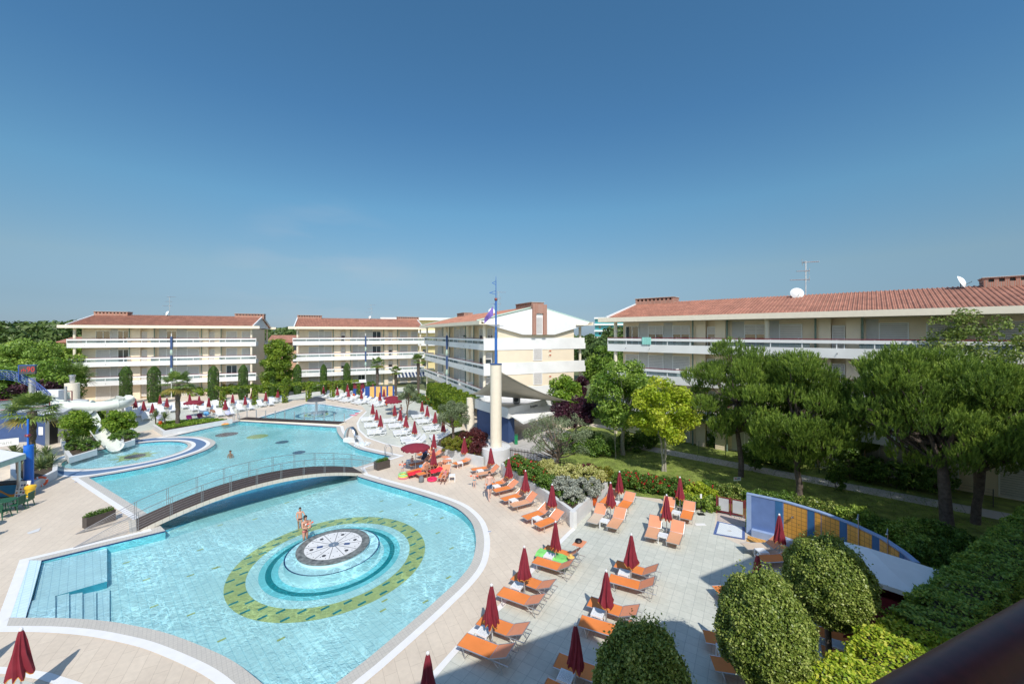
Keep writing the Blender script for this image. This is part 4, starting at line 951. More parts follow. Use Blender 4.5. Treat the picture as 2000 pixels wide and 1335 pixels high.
for side, y in enumerate((-.08, BW+.08)):
    rl = MB(); us = [i*LB_/9 for i in range(10)]
    P_ = lambda u, h: (u, y, arch(u)+h)
    top = [P_(LB_*i/K, 1.0) for i in range(K+1)]; 
    rl.tube(top, .018, 6)
    for h in (.14, .28, .42, .56, .7, .84): rl.tube([P_(LB_*i/K, h) for i in range(K+1)], .005, 4)
    # fans of wires running down to the paving
    for h in (.14, .28, .42, .56, .7, .84, 1.0):
        rl.tube([P_(0, h), (-2.3, y, .03)], .018 if h == 1 else .009, 5); rl.tube([P_(LB_, h), (LB_+(1.7), y, .03+h*.32)], .018 if h == 1 else .008, 5)
    r = rl.build('railing', m_wire, t, True)
    for u in us:
        pp = MB(); pp.tube([(u-.04, y, arch(u)-.16), (u-.04, y-.05*(1 if side == 0 else -1), arch(u)+1.0)], .013, 5); pp.tube([(u+.04, y, arch(u)-.16), (u+.04, y-.05*(1 if side == 0 else -1), arch(u)+1.0)], .013, 5); pp.build('post', m_wire, t, True)
# far wooden bridge
A0 = Vector(P2(466, 821)); A1 = Vector(P2(664, 830.5)); bd = (A1-A0).normalized(); L2_ = (A1-A0).length
t = thing('wooden_footbridge', 'low flat wooden footbridge with short steel posts between main pool and fountain pool', 'bridge', (A0.x, A0.y, 0), math.atan2(bd.y, bd.x))
dk = MB(); n = int(L2_/.14)
for i in range(n): dk.box(i*.14, i*.14+.12, -.05, 1.15, .14, .2)
dk.build('deck', m_wood, t)
MB().box(-.1, L2_+.1, -.02, 1.1, -.05, .138).build('beam', m_creamlt, t)
for i in range(12):
    MB().tube([(-1.2+i*1.34, 1.08, .0), (-1.2+i*1.34, 1.08, 1.15)], .05, 8).build('post', m_alu, t, True)
w = MB(); w.tube([(-1.2, 1.08, 1.08), (-1.2+11*1.34, 1.08, 1.08)], .008, 4); w.build('wire', m_alu, t)
# ------------------------------------------------------------------ cream column with blue mast
cc = Vector((-1.32, 32.75, 0))
t = thing('mast_column', 'tall cream round column on a white drum, topped by a blue mast with pennants', 'column', cc)
dr = MB(); dr.lathe([(1.22, 0), (1.22, 1.32), (1.2, 1.34), (0, 1.34)], 48); dr.build('drum', m_bed, t, True).data.polygons
MB().lathe([(.465, 1.342), (.465, 8.05)], 40).build('shaft', m_creamlt, t, True)
MB().lathe([(.465, 8.05), (.50, 8.06), (.50, 8.13), (0, 8.14)], 32).build('cap', m_navy, t)
MB().lathe([(.11, 8.14), (.11, 10.7), (.075, 10.72), (.075, 13.3)], 16).build('mast', mat("mast_blue", (.03, .13, .42), .4), t, True)
MB().lathe([(.035, 13.45), (.03, 14.9), (.012, 15.3)], 10).build('spire', MATS['mast_blue'], t, True)
MB().lathe([(0, 13.26), (.1, 13.3), (.14, 13.4), (.1, 13.5), (0, 13.54)], 16).build('ball', mat("ball_red", (.22, .05, .04), .5), t, True)
for z, l in ((14.75, .28), (13.95, .5)):
    pn_ = MB(); a = (-.03, 0, z+.14); b_ = (-.03-l, 0, z); c_ = (-.03, 0, z-.14)
    pn_.tube([a, b_], .022, 5); pn_.tube([b_, c_], .022, 5); pn_.build('pennant_frame', MATS['mast_blue'], t)
MB().bar((-.62, -.05, 11.33), (.62, .1, 11.2), .28, .05).build('spreader', m_alu, t)
MB().tube([(-.02, 0, 13.0), (-.2, 0, 13.0)], .03, 6).build('flag_bracket', MATS['mast_blue'], t)
fl = MB(); n = 10; vs = []; m_flag = mat("purple_flag", (.20, .12, .42), .8, var=.35, vscale=2.2)
for i in range(n+1):
    for j in range(5):
        f = i/n; g_ = j/4; vs.append((-.24-.72*f, .07*math.sin(f*7+g_*2), 12.85-1.0*f-(.78-.35*f)*g_))
fl.add(vs, [(i*5+j, i*5+j+1, (i+1)*5+j+1, (i+1)*5+j) for i in range(n) for j in range(4)]); 
o = fl.build('flag', m_flag, None, True); o.location = cc; tag(o, 'drooping purple flag hanging left of the blue mast', 'flag'); MB().tube([(-.22, 0, 13), (-.22, 0, 11.4)], .008, 4).build('halyard', m_white, o)
# ------------------------------------------------------------------ reception pavilion with sail
q0 = Vector((-4.1, 43.6)); q1 = Vector((-.35, 38.1)); q2 = Vector((4.9, 45.0)); q3 = Vector((-1.2, 47.5))
t = thing('reception_pavilion', 'low reception pavilion with white parapet roof, navy walls and grey awning behind the column', 'building', (0, 0, 0))
quad = [q0, q1, q2, q3]
c_ = sum(quad, Vector((0, 0)))/4; ins = [c_+(p-c_)*.93 for p in quad]
w = MB(); w.wallband([tuple(p) for p in [ins[0], ins[1]]], 0, 2.5, closed=False); w.wallband([tuple(p) for p in [ins[3], ins[0]]], 0, 2.5, closed=False)
ii = ins[1].lerp(ins[2], .12); w.wallband([tuple(ins[1]), tuple(ii)], 0, 2.5, closed=False); w.wallband([tuple(ii), tuple(ii.lerp(ins[3], .45))], 0, 2.5, closed=False)
w.build('wall', m_navy, t)
w = MB(); w.wallband([tuple(ins[1]+(ins[2]-ins[1])*.7), tuple(ins[2])], 0, 1.2, closed=False); w.build('counter', m_grey, t)
pr = MB(); pr.wallband([tuple(p) for p in quad], 2.45, 3.45); pr.wallband([tuple(c_+(p-c_)*.95) for p in quad], 2.9, 3.45, flip=True)
pr.band([tuple(p) for p in quad], [tuple(c_+(p-c_)*.95) for p in quad], 3.45); pr.build('parapet', m_white, t)
MB().sheet([tuple(c_+(p-c_)*.96) for p in quad], 2.95).build('roof_deck', m_grey, t); MB().sheet([tuple(c_+(p-c_)*.99) for p in quad], 2.47).build('soffit', m_white, t)
aw = MB(); n_ = Vector((q2-q1)); n_ = Vector((n_.y, -n_.x)).normalized()
o1 = q1.lerp(q2, .02)+n_*.15; o2 = q1.lerp(q2, .97); o3 = o2+n_*1.5; o4 = q1+n_*1.3+Vector((.4, .3))
aw.add([(o1.x, o1.y, 2.75), (o2.x, o2.y, 2.8), (o3.x, o3.y, 2.35), (o4.x, o4.y, 2.3), (o1.x, o1.y, 2.7), (o2.x, o2.y, 2.75), (o3.x, o3.y, 2.1), (o4.x, o4.y, 2.05)], [(3, 2, 1, 0), (4, 5, 6, 7), (0, 4, 7, 3), (3, 7, 6, 2), (2, 6, 5, 1)])
aw.build('awning', m_white, t)
for p, rr in ((q0+Vector((-.45, .1)), .42), (q2+Vector((.45, .0)), .48)):
    MB().lathe([(rr, 0), (rr, 3.55)], 20, (p.x, p.y, 0)).build('pillar', m_creamlt, t, True)
mp_ = q0.lerp(q1, .62); nn = Vector(((q1-q0).y, -(q1-q0).x)).normalized(); pw = MB()
M = Matrix.Translation((mp_.x+nn.x*(-.25), mp_.y+nn.y*(-.25), 1.75)) @ Matrix.Rotation(math.atan2(nn.y, nn.x)+rad(90), 4, 'Z') @ Matrix.Rotation(rad(90), 4, 'X')
pw.lathe([(.42, -.1), (.42, .1), (0, .1)], 24, M=M); pw.build('porthole', m_black, t)
tp = q1.lerp(q2, .50)+n_*.012; textmesh('Reception', .42, m_darkm, 'lettering', t, (tp.x, tp.y, 3.05), (rad(90), 0, math.atan2((q2-q1).y, (q2-q1).x)), .01, .8)
ac = Vector((.5, 43.6)); t2 = thing('air_conditioner', 'grey air conditioning unit on the pavilion roof', 'air conditioner', (ac.x, ac.y, 2.95), .2)
MB().box(-.38, .38, -.16, .16, 0.1, .78).build('housing', m_grey, t2); MB().lathe([(.26, 0), (.27, .02), (0, .03)], 20, M=Matrix.Translation((-.1, -.165, .45)) @ Matrix.Rotation(rad(90), 4, 'X')).build('fan_grille', m_darkm, t2); MB().box(-.3, .3, -.1, .1, 0, .1).build('foot', m_darkm, t2)
sl = MB(); n = 14; S0 = Vector((-.95, 33.2, 7.45)); S1 = Vector((6.6, 43.2, 3.2)); S2 = Vector((-4.5, 43.8, 3.95)); vs = []; idx = {}
for i in range(n+1):
    for j in range(n+1-i):
        a, b = i/n, j/n; c = 1-a-b; p = S0*c+S1*a+S2*b; sag = -2.6*a*c-2.0*b*c-.3*a*b+2.6*a*b*c; idx[i, j] = len(vs)
        pin = (S0+S1+S2)/3; e = .55*(a*b+b*c+a*c)*0; vs.append(p+Vector((0, 0, sag*.55)))
fs = []
for i in range(n):
    for j in range(n-i):
        fs.append((idx[i, j], idx[i+1, j], idx[i, j+1]))
        if j < n-i-1: fs.append((idx[i+1, j], idx[i+1, j+1], idx[i, j+1]))
o = MB().add(vs, fs).build('shade_sail', m_sail, None, True); tag(o, 'large beige triangular shade sail stretched from the cream column over the pavilion', 'shade sail')
o.modifiers.new('s', 'SOLIDIFY').thickness = .02
t2 = thing('litter_bin', 'narrow green bin at the corner of the navy pavilion wall', 'bin', (*(q1+Vector((.75, .1))), .02)); MB().box(-.15, .15, -.15, .15, 0, .85).build('body', mat("bin_green", (.01, .22, .08), .5), t2); MB().box(-.17, .17, -.17, .17, .85, .92).build('lid', m_greenpl, t2)
# ------------------------------------------------------------------ planter walls
def wallrun(name, label, px, h, th=.22, cat='wall', m=m_bed, ztop=None):
    "low wall whose top edge passes through the photo points px"
    mb = MB(); pts = [Vector(P2(x, y, h)) for x, y in px]
    for a, b in zip(pts[:-1], pts[1:]):
        d = (b-a).normalized(); n_ = Vector((-d.y, d.x))*th; q = [a, b, b+n_, a+n_]; mb.prism([tuple(k) for k in q], 0, h+random.Random(a.x).uniform(0, .004))
    return tag(mb.build(name, m), label, cat)
wallrun('planter_wall', 'low white planter wall below the yellow-green and dark red shrubs', [(851, 871), (889, 880), (941, 893)], .8)
wallrun('planter_wall', 'long white planter wall behind the orange loungers, sloping down to the corner', [(978, 904), (1063, 958), (1120, 1000)], .88)
wallrun('planter_wall', 'white planter wall running from the corner up towards the roses', [(1120, 1000), (1187, 940)], .88)
wallrun('planter_wall', 'pale low wall edging the terrace under the olive tree', [(779, 798), (822, 804), (868, 830)], .4, m=m_bed)
wallrun('planter_wall', 'long pale low wall behind the fountain terrace loungers', [(520, 780), (600, 767), (690, 757)], .4)
wallrun('planter_wall', 'long pale low wall behind the left terrace loungers', [(262, 788), (400, 783), (520, 780)], .4)
def soil(px, h, name='planting_bed'): struct(MB().sheet(ccw([P2(*p, h) for p in px]), h-.04).build(name, m_soil))
soil([(852, 871), (889, 880), (941, 893), (955, 872), (930, 850), (905, 838), (880, 845), (858, 858)], .8)
soil([(979, 903), (1063, 957), (1120, 998), (1187, 940), (1130, 915), (1050, 898), (1000, 890)], .88)
def planter(label, px, h):
    pts = ccw([P2(*p, h) for p in px]); t = thing('planter', label, 'planter', (0, 0, 0)); inn = offs(pts, -.25); mb = MB(); mb.wallband(pts, 0, h); mb.band(inn, pts, h); mb.wallband(inn, h-.1, h, flip=True); mb.build('kerb', m_bed, t); MB().sheet(inn, h-.05).build('soil', m_soil, t)
planter('triangular white planter holding the tall palm and yuccas', [(298, 829), (318, 842), (380, 831), (454, 818), (410, 816), (330, 820)], .5)
planter('white planter left of the water slide outlet with round shrub', [(128, 884), (135, 893), (190, 877), (180, 866), (150, 850), (118, 857)], .5)
planter('white planter right of the water slide outlet with round shrub', [(234, 867), (264, 858), (262, 838), (240, 836)], .5)
planter('white planter wall with yuccas and orange lifebuoy at the left edge', [(62, 943), (112, 917), (113, 903), (60, 890), (20, 900), (20, 925), (44, 948)], .6)
# ------------------------------------------------------------------ plant boxes at the footbridge
def plantbox(label, cx, cy, rz, l, w, h, seed):
    p = P(cx, cy); t = thing('plant_box', label, 'planter box', (p.x, p.y, .017), rz); mb = MB(); mb.box(-l/2, l/2, -w/2, w/2, 0, h-.05); mb.build('box', mat('box%d' % seed, (.075, .06, .052), .6, var=.15), t)
    r = MB(); r.box(-l/2-.01, l/2+.01, -w/2-.01, -w/2+.04, h-.05, h); r.box(-l/2-.01, l/2+.01, w/2-.04, w/2+.01, h-.05, h); r.box(-l/2-.01, -l/2+.04, -w/2+.04, w/2-.04, h-.05, h); r.box(l/2-.04, l/2+.01, -w/2+.04, w/2-.04, h-.05, h); r.build('rim', MATS['box%d' % seed], t)
    rg = np.random.default_rng(seed); C = np.array([(x, rg.uniform(-.05, .05), h+.02) for x in np.linspace(-l/2+.15, l/2-.15, 6)]); pos, d = leafpos(rg, C, np.full(6, .2), 900, 1, .4); leaves('plants', pos, d, .04, LM['shrub'], t, seed)
LM = {}
LM['shrub'] = leafmat('leaf_shrub', [(0.053, 0.118, 0.019), (0.113, 0.212, 0.033), (0.224, 0.344, 0.055)])
LM['bright'] = leafmat('leaf_bright', [(0.081, 0.176, 0.013), (0.189, 0.319, 0.028), (0.351, 0.462, 0.055)])
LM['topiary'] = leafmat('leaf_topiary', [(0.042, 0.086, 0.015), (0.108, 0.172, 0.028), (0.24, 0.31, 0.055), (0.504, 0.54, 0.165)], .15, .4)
LM['hedge'] = leafmat('leaf_hedge', [(0.114, 0.21, 0.034), (0.246, 0.375, 0.06), (0.456, 0.555, 0.092)], .3, .45)
LM['sunlithedge'] = leafmat('leaf_sunlit_hedge', [(0.184, 0.312, 0.024), (0.414, 0.528, 0.036), (0.667, 0.648, 0.096)], .3, .45)  # yellower leaves, with the sunlight on this hedge end painted into their colour
LM['vine'] = leafmat('leaf_vine', [(0.052, 0.11, 0.013), (0.156, 0.253, 0.022), (0.364, 0.44, 0.044)], .3)
LM['maple'] = leafmat('leaf_maple', [(0.077, 0.161, 0.022), (0.168, 0.287, 0.034), (0.364, 0.483, 0.084)])
LM['yellow'] = leafmat('leaf_yellow', [(0.21, 0.336, 0.015), (0.399, 0.493, 0.03), (0.63, 0.63, 0.07)])
LM['pine'] = leafmat('needle_pine', [(0.045, 0.088, 0.015), (0.125, 0.206, 0.032), (0.239, 0.351, 0.049), (0.408, 0.516, 0.086)], .25)
LM['olive'] = leafmat('leaf_olive', [(.10, .14, .06), (.19, .24, .12), (.32, .36, .21)], .2)
LM['airy'] = leafmat('leaf_airy', [(0.108, 0.168, 0.033), (0.216, 0.288, 0.055), (0.36, 0.408, 0.11)], .3)
LM['plum'] = leafmat('leaf_plum', [(.026, .010, .015), (.055, .016, .028), (.12, .035, .055)], .2)
LM['barberry'] = leafmat('leaf_barberry', [(.05, .010, .014), (.11, .024, .028), (.22, .06, .05)], .2)
LM['silver'] = leafmat('leaf_silver', [(.20, .22, .17), (.34, .36, .29), (.50, .52, .44)], .15, .6)
LM['gold'] = leafmat('leaf_gold', [(.30, .33, .07), (.50, .50, .16), (.68, .62, .28)], .2)
LM['moss'] = leafmat('leaf_moss', [(.09, .13, .01), (.20, .22, .02), (.30, .24, .04)], .2)
LM['cypress'] = leafmat('leaf_cypress', [(0.022, 0.061, 0.008), (0.054, 0.116, 0.014), (0.108, 0.187, 0.02)], .1)
LM['palm'] = leafmat('leaf_palm', [(0.065, 0.125, 0.024), (0.156, 0.237, 0.048), (0.286, 0.362, 0.096)], .2, .4)
LM['palmdry'] = leafmat('leaf_palm_dry', [(.20, .17, .04), (.42, .33, .08)], .2, .5)
LM['yucca'] = leafmat('leaf_yucca', [(.08, .13, .04), (.19, .26, .09), (.36, .40, .17)], .2, .4)
LM['far'] = leafmat('leaf_far', [(0.047, 0.09, 0.022), (0.088, 0.144, 0.033), (0.149, 0.204, 0.055)], .2)
LM['red'] = leafmat('petal_red', [(.45, .01, .02), (.70, .03, .05)], .2)
LM['orangep'] = leafmat('petal_orange', [(.7, .15, .02), (.8, .35, .04)], .2)
LM['grass'] = leafmat('grass_blades', [(0.114, 0.204, 0.025), (0.209, 0.34, 0.045), (0.323, 0.459, 0.072)], .3)
plantbox('dark rectangular plant box beside the left end of the arched bridge', 194, 1023, rad(66), 1.2, .5, .6, 1)
plantbox('dark rectangular plant box beside the right end of the arched bridge', 746, 914, rad(47), 1.05, .62, .6, 2)
# ------------------------------------------------------------------ vegetation
def W2(x, y, z=0): p = P(x, y, z); return (p.x, p.y, z)
def at(px, Y, z=0): return ((px-1000)/FPX*Y, Y, z)          # column px of the photo at distance Y
def zat(py, Y): return HC-(py-HZ)/FPX*Y
# pines on the right lawn: shoots standing up over the branches
def pine(label, loc, cz, rx, rz, seed, tr=.2, lean=(0, 0), nsh=5200, ncl=60, ry=None, trl=None):
    root = thing('pine_tree', label, 'pine', loc, 0, 'pines on the lawn'); rg = np.random.default_rng(seed)
    C, R = clumps(rg, (lean[0], lean[1], cz), (rx, ry or rx, rz), ncl, .72, -1, .4)
    pos, d = leafpos(rg, C, R, int(nsh*1.3), .75, .62)
    ax = d*.5+np.array([0, 0, 1.25])+rg.normal(0, .2, d.shape); ax /= np.linalg.norm(ax, axis=1, keepdims=True)
    nsh = len(pos); L_ = rg.uniform(.24, .46, nsh)[:, None]; nn = 12; V = np.empty((nsh, nn, 3, 3))
    for k in range(nn):
        t = .1+.85*k/nn; side = np.cross(ax, rg.normal(0, 1, ax.shape)); side /= np.linalg.norm(side, axis=1, keepdims=True)+1e-9
        nd = ax*.95+side*.42; b = pos+ax*L_*t; w = np.cross(nd, rg.normal(0, 1, ax.shape)); w /= np.linalg.norm(w, axis=1, keepdims=True)+1e-9
        V[:, k, 0] = b-w*.017; V[:, k, 1] = b+w*.017; V[:, k, 2] = b+nd*(.17*(1.1-t*.4))
    tn = np.clip(np.repeat(.45*rg.random(nsh)+.35*leafpos.tone, nn)+.2*np.tile(np.linspace(0, 1, nn), nsh), 0, 1)
    npmesh('crown', V.reshape(-1, 3), 3, LM['pine'], root, tn)
    o = np.argsort(C[:, 2])
    limbs((0, 0, 0), (lean[0]*.8, lean[1]*.8, cz+.1*rz), [tuple(C[i]) for i in o[::3]], tr, seed, .16, 9).build('trunk', m_barkd, root, True)
    return root
Y1, Y2, Y3 = 29.5, 25.2, 20.8
pine('leftmost umbrella-shaped pine on the lawn, crown against the long block', at(1447, Y1), 6.2, 3.7, 4.0, 11, .2, (-.25, .2), 9000, 100)
pine('middle pine on the lawn behind the shower wall, rounded bright crown', W2(1560, 978), 5.6, 3.2, 3.8, 12, .2, (-.05, 0), 9000, 100)
pine('largest pine on the right with thick leaning trunk', W2(1852, 1046), 6.6, 4.5, 3.6, 13, .3, (-.05, .6), 12500, 130, 3.8)
pine('rear pine at the right edge, mostly in the shade', W2(1905, 1022), 5.4, 3.6, 3.0, 14, .22, (1.6, .6), 6000, 64)
pine('low pine between the two largest, filling the gap on the lawn', at(1662, 30), 3.2, 2.0, 1.7, 15, .14, (0, 0), 2600, 36)
tree('deciduous_tree', 'airy young tree with small yellowish leaves before the right roof', 'tree', at(1905, 24.5), 0, 9.4, 2.8, 3.2, 84, .5, 8500, .085, LM['airy'], m_bark, 21, trunk=.11, zmin=-.9)
tree('maple_tree', 'dark green round maple left of the yellow maple', 'tree', W2(1217, 888), 0, 5.0, 2.95, 3.6, 70, .75, 15000, .12, LM['maple'], m_barkl, 22, trunk=.2, zmin=-.7)
tree('maple_tree', 'bright yellow-green maple with two pale stems on the lawn', 'tree', W2(1297, 920), 0, 4.55, 2.6, 2.85, 70, .62, 16000, .10, LM['yellow'], m_barkl, 23, trunk=.1, zmin=-.75, stems=2)
tree('plum_tree', 'dark purple plum tree right of the pavilion', 'tree', at(1127, 38), 0, 3.2, 2.5, 1.8, 42, .6, 9000, .11, LM['plum'], m_barkd, 24)
tree('plum_tree', 'narrow dark purple plum tree behind the light green one', 'tree', at(1128, 47), 0, 3.7, 1.2, 2.2, 24, .5, 3600, .13, LM['plum'], m_barkd, 25)
tree('bright_tree', 'light green bushy tree at the foot of the gable wall', 'tree', at(1103, 45), 0, 3.6, 2.3, 2.3, 36, .65, 7000, .13, LM['bright'], m_bark, 26)
tree('bright_tree', 'tall green tree between the gable block and the right block', 'tree', at(1178, 60), 0, 5.0, 3.2, 4.2, 50, .9, 8000, .18, LM['maple'], m_bark, 27)
tree('olive_tree', 'grey-green olive behind the dark picket fence', 'olive tree', W2(1090, 930), 0, 3.0, 2.7, 1.9, 44, .42, 7000, .075, LM['olive'], m_bark, 28, trunk=.17, zmin=-.7, aspect=.3, nl=26)
tree('olive_tree', 'olive in the raised bed in front of the navy pavilion wall', 'olive tree', (*P2(885, 858, .8), .7), 0, 2.4, 1.75, 1.35, 34, .4, 7500, .08, LM['olive'], m_bark, 29, trunk=.15, aspect=.3)
tree('olive_tree', 'small olive at the far flower bed near the changing cabin', 'olive tree', at(796, 49), 0, 3.0, 1.5, 1.5, 26, .4, 4200, .10, LM['olive'], m_bark, 30, trunk=.12, aspect=.3)
tree('young_tree', 'thin young tree on the lawn before the dark maple', 'tree', W2(1203, 895), 0, 2.9, .8, .6, 10, .25, 500, .08, LM['maple'], m_barkl, 31, trunk=.04)
tree('lime_tree', 'cone-shaped dense tree between the two left blocks', 'tree', at(543, 68), 0, 4.3, 2.5, 5.9, 170, .7, 20000, .15, LM['vine'], m_bark, 32, zmin=-.9, trunk=.25)
# columnar cypresses
def cypress(label, px, py, h, r, seed):
    p = P(px, py); t = thing('cypress', label, 'cypress', p, 0, 'columnar cypresses'); rg = np.random.default_rng(seed); n = 5200
    z = rg.random(n); a = rg.random(n)*6.283; rr = r*np.minimum(1, np.minimum(((1-z)*5.5)**.5, .82+z))*(.86+.16*rg.random(n))
    pos = np.stack([rr*np.cos(a), rr*np.sin(a), .15+z*(h-.15)], 1); nr = np.stack([np.cos(a), np.sin(a), .3+z*0], 1); leaves('foliage', pos, nr, .085, LM['cypress'], t, seed, .5, .6, .2)
    MB().tube([(0, 0, 0), (0, 0, h*.9)], [r*.62, r*.5], 10).build('trunk', m_barkd, t)
for i, (px, yt, yb, w) in enumerate([(246, 715, 790, 19), (301, 715, 790, 21), (417, 714, 786, 18), (475, 712, 784, 16), (533, 713, 775, 12), (581, 711, 773, 14), (632, 711, 771, 12), (677.5, 708, 768, 13)]):
    k = 8247/(yb-HZ)/FPX; cypress(f'clipped columnar cypress, {ORD[i]} from the left in the row', px, yb, (yb-yt)*k, w*k/2, 40+i)
# palms
def frond_blade(V, base, dirv, up, L, nl, w, rg, droop):
    pts = []; p = np.array(base, float); d = np.array(dirv, float)
    for i in range(7): pts.append(p.copy()); d = d+np.array([0, 0, -droop]); d /= np.linalg.norm(d); p = p+d*L/6
    return pts
def palm(label, loc, h, R, seed, tr=.16, nf=34, cat='palm'):
    t = thing('palm_tree', label, cat, loc, 0, None); rg = np.random.default_rng(seed); V = []; VD = []
    for f in range(nf):
        a = f*2.4+rg.uniform(-.2, .2); el = math.radians(rg.uniform(-35, 75)); st = np.array([math.cos(a)*math.cos(el), math.sin(a)*math.cos(el), math.sin(el)])
        b = np.array([0, 0, h]); hub = b+st*R*rg.uniform(.42, .55); hub[2] -= .05; side = np.cross(st, [0, 0, 1]); side /= np.linalg.norm(side)+1e-9; upv = np.cross(side, st)
        T = VD if el < -.35 and rg.random() < .7 else V
        T.append([b+side*.015, b-side*.015, hub]);
        for k in range(17):      # fan of segments
            g = (k-8)/8*1.9; dv = st*math.cos(g)+side*math.sin(g); dv = dv+upv*.12; L_ = R*rg.uniform(.42, .52)*(1-.15*abs(g)); tip = hub+dv*L_+np.array([0, 0, -.28*L_*rg.uniform(.6, 1.3)]); w = np.cross(dv, upv)*.05
            m = hub+dv*L_*.55; T += [[hub, m+w, m-w], [m+w, tip, m-w]]
    npmesh('fronds', np.array(V).reshape(-1, 3), 3, LM['palm'], t)
    if VD: npmesh('dry_fronds', np.array(VD).reshape(-1, 3), 3, LM['palmdry'], t)
    rnd = random.Random(seed); mb = MB(); pts = [(rnd.uniform(-.03, .03), rnd.uniform(-.03, .03), h*i/10) for i in range(11)]; mb.tube(pts, [tr*1.1]+[tr*(.8+.25*(i % 2)+.04*i) for i in range(1, 11)], 9); tk = mb.build('trunk', m_barkd, t, True)
    fb_ = []; rg2 = np.random.default_rng(seed+9)
    for i in range(260): z = rg2.uniform(.3*h, h); a = rg2.uniform(0, 6.28); p = np.array([math.cos(a)*tr, math.sin(a)*tr, z]); q = p+np.array([math.cos(a)*.1, math.sin(a)*.1, .12]); s = np.array([-math.sin(a), math.cos(a), 0])*.03; fb_.append([p-s, p+s, q])
    npmesh('trunk_fibre', np.array(fb_).reshape(-1, 3), 3, LM['palmdry'], tk)
palm('fan palm with yellowing lower fronds left of the toilet building', at(62, 33), zat(803, 33), 2.25, 50, .22, 56)
palm('tall fan palm in the triangular planter on the left terrace', (*P2(347, 828, .5), .45), zat(748, 45)-.45, 2.1, 51, .2, 40)
palm('fan palm in front of the left block behind the cream pillar', at(148, 55), zat(735, 55), 2.6, 52, .2, 38)
palm('fan palm before the middle block, left of three', at(737, 66), zat(711, 66), 1.7, 53, .2, 30); palm('shorter fan palm before the middle block', at(773, 68), zat(725, 68), 1.4, 54, .2, 28); palm('fan palm at the corner between the middle and the gable block', at(817, 64), zat(703, 64), 1.5, 55, .2, 30)
# yuccas and spiky clumps
def spiky(label, loc, h, R, seed, stem=0, n=110, m='yucca'):
    t = thing('yucca', label, 'yucca', loc, 0, 'spiky yuccas in the planters'); rg = np.random.default_rng(seed); V = []
    for i in range(n):
        a = rg.uniform(0, 6.28); el = math.radians(rg.uniform(-15, 88)); d = np.array([math.cos(a)*math.cos(el), math.sin(a)*math.cos(el), math.sin(el)]); b = np.array([0, 0, stem+.05]); s = np.cross(d, [0, 0, 1.01]); s /= np.linalg.norm(s)+1e-9
        L_ = R*rg.uniform(.7, 1.1); m_ = b+d*L_*.6; tip = b+d*L_-np.array([0, 0, .14*L_]); w = s*.028; V += [[b-w*.6, b+w*.6, m_+w], [b-w*.6, m_+w, m_-w], [m_-w, m_+w, tip]]
    npmesh('leaves', np.array(V).reshape(-1, 3), 3, LM[m], t)
    if stem: MB().tube([(0, 0, 0), (0, 0, stem+.1)], .06, 7).build('stem', m_bark, t, True)
sp = [(304, 826, .5, 1.0, .75, 1.15), (322, 829, .5, .8, .8, 1.6), (100, 905, .6, 1.1, 0, 0), (80, 912, .6, 1.2, 0, 0), (52, 898, .6, 1.1, .3, 0), (90, 893, .6, 1.0, .2, 0), (28, 888, .6, 1.0, .2, 0), (160, 874, .5, 1.15, .15, 0), (66, 888, .6, .9, .1, 0)]
nmz = ['tallest yucca under the palm in the triangular planter', 'slim yucca right of the other under the tall palm', 'drooping spiky clump above the lifebuoy', 'spiky clump left of the lifebuoy behind the blue post', 'spiky clump left of the fan palm trunk', 'spiky clump right of the fan palm trunk', 'spiky clump beside the restaurant sign', 'yucca in front of the left round shrub by the slide', 'low spiky clump at the fan palm foot']
for i, (x, y, z, R, st, _) in enumerate(sp): spiky(nmz[i], (*P2(x, y, z), z-.05), 1, R, 60+i, st, 130)
# shrubs as blobs of leaves
def shrub(label, loc, rx, ry, rz, n, ls, m, seed, name='shrub', cat='shrub', group=None, flowers=None, nfl=0, ncl=52, aspect=.55, rzz=0, cr=None, z0=None):
    t = thing(name, label, cat, loc, rzz, group); rg = np.random.default_rng(seed); cr = cr or min(rx, ry, rz)*.34
    C, R = clumps(rg, (0, 0, rz*.85 if z0 is None else z0), (rx, ry, rz), ncl, cr, -.8, .4); pos, d = leafpos(rg, C, R, n, .9, .5); pos[:, 2] = np.maximum(pos[:, 2], .02); leaves('foliage', pos, d, ls, m, t, seed, aspect, .8, .2)
    s = MB()
    for i in range(5): a = i*1.26; s.tube([(0, 0, 0), (rx*.4*math.cos(a), ry*.4*math.sin(a), rz*.9)], .02, 4)
    s.build('stems', m_bark, t)
    if flowers:
        pos, d = leafpos(rg, C, R*1.12, nfl*3, .9, .9); pos = pos[pos[:, 2] > rz*.5][:nfl]
        k = np.repeat(pos, 7, 0)+rg.normal(0, .035, (len(pos)*7, 3)); leaves('flowers', k, rg.normal(0, 1, k.shape), .05, flowers, t, seed+1, .8)
    return t
shrub('big round bright green shrub left of the water slide', (*P2(151, 858, .4), .2), 1.5, 1.3, 1.6, 9500, .085, LM['bright'], 70)
shrub('big round bright green shrub right of the water slide', (*P2(233, 850, .5), .3), 1.45, 1.2, 1.5, 9500, .085, LM['bright'], 71)
shrub('low dark cover under the right round shrub', (*P2(240, 856, .5), .4), 1.4, .8, .5, 2500, .07, LM['shrub'], 72)
shrub('low cover under the left round shrub', (*P2(160, 876, .5), .4), 1.7, .7, .5, 2500, .07, LM['shrub'], 73)
for i, (x, y, r) in enumerate([(130, 815, 1.6), (170, 812, 1.7), (205, 812, 1.5), (222, 838, 1.0)]): shrub(f'dark leafy bush below the white slide tube, {ORD[i]} from the left', (*P2(x, y+16), 0), r, 1.0, .95, 3000, .1, LM['hedge'], 74+i)
shrub('dense yellow-green shrub in the raised bed by the lone lounger', (*P2(893, 876, .8), .75), 1.9, 1.1, .55, 9000, .06, LM['moss'], 80, rzz=.5)
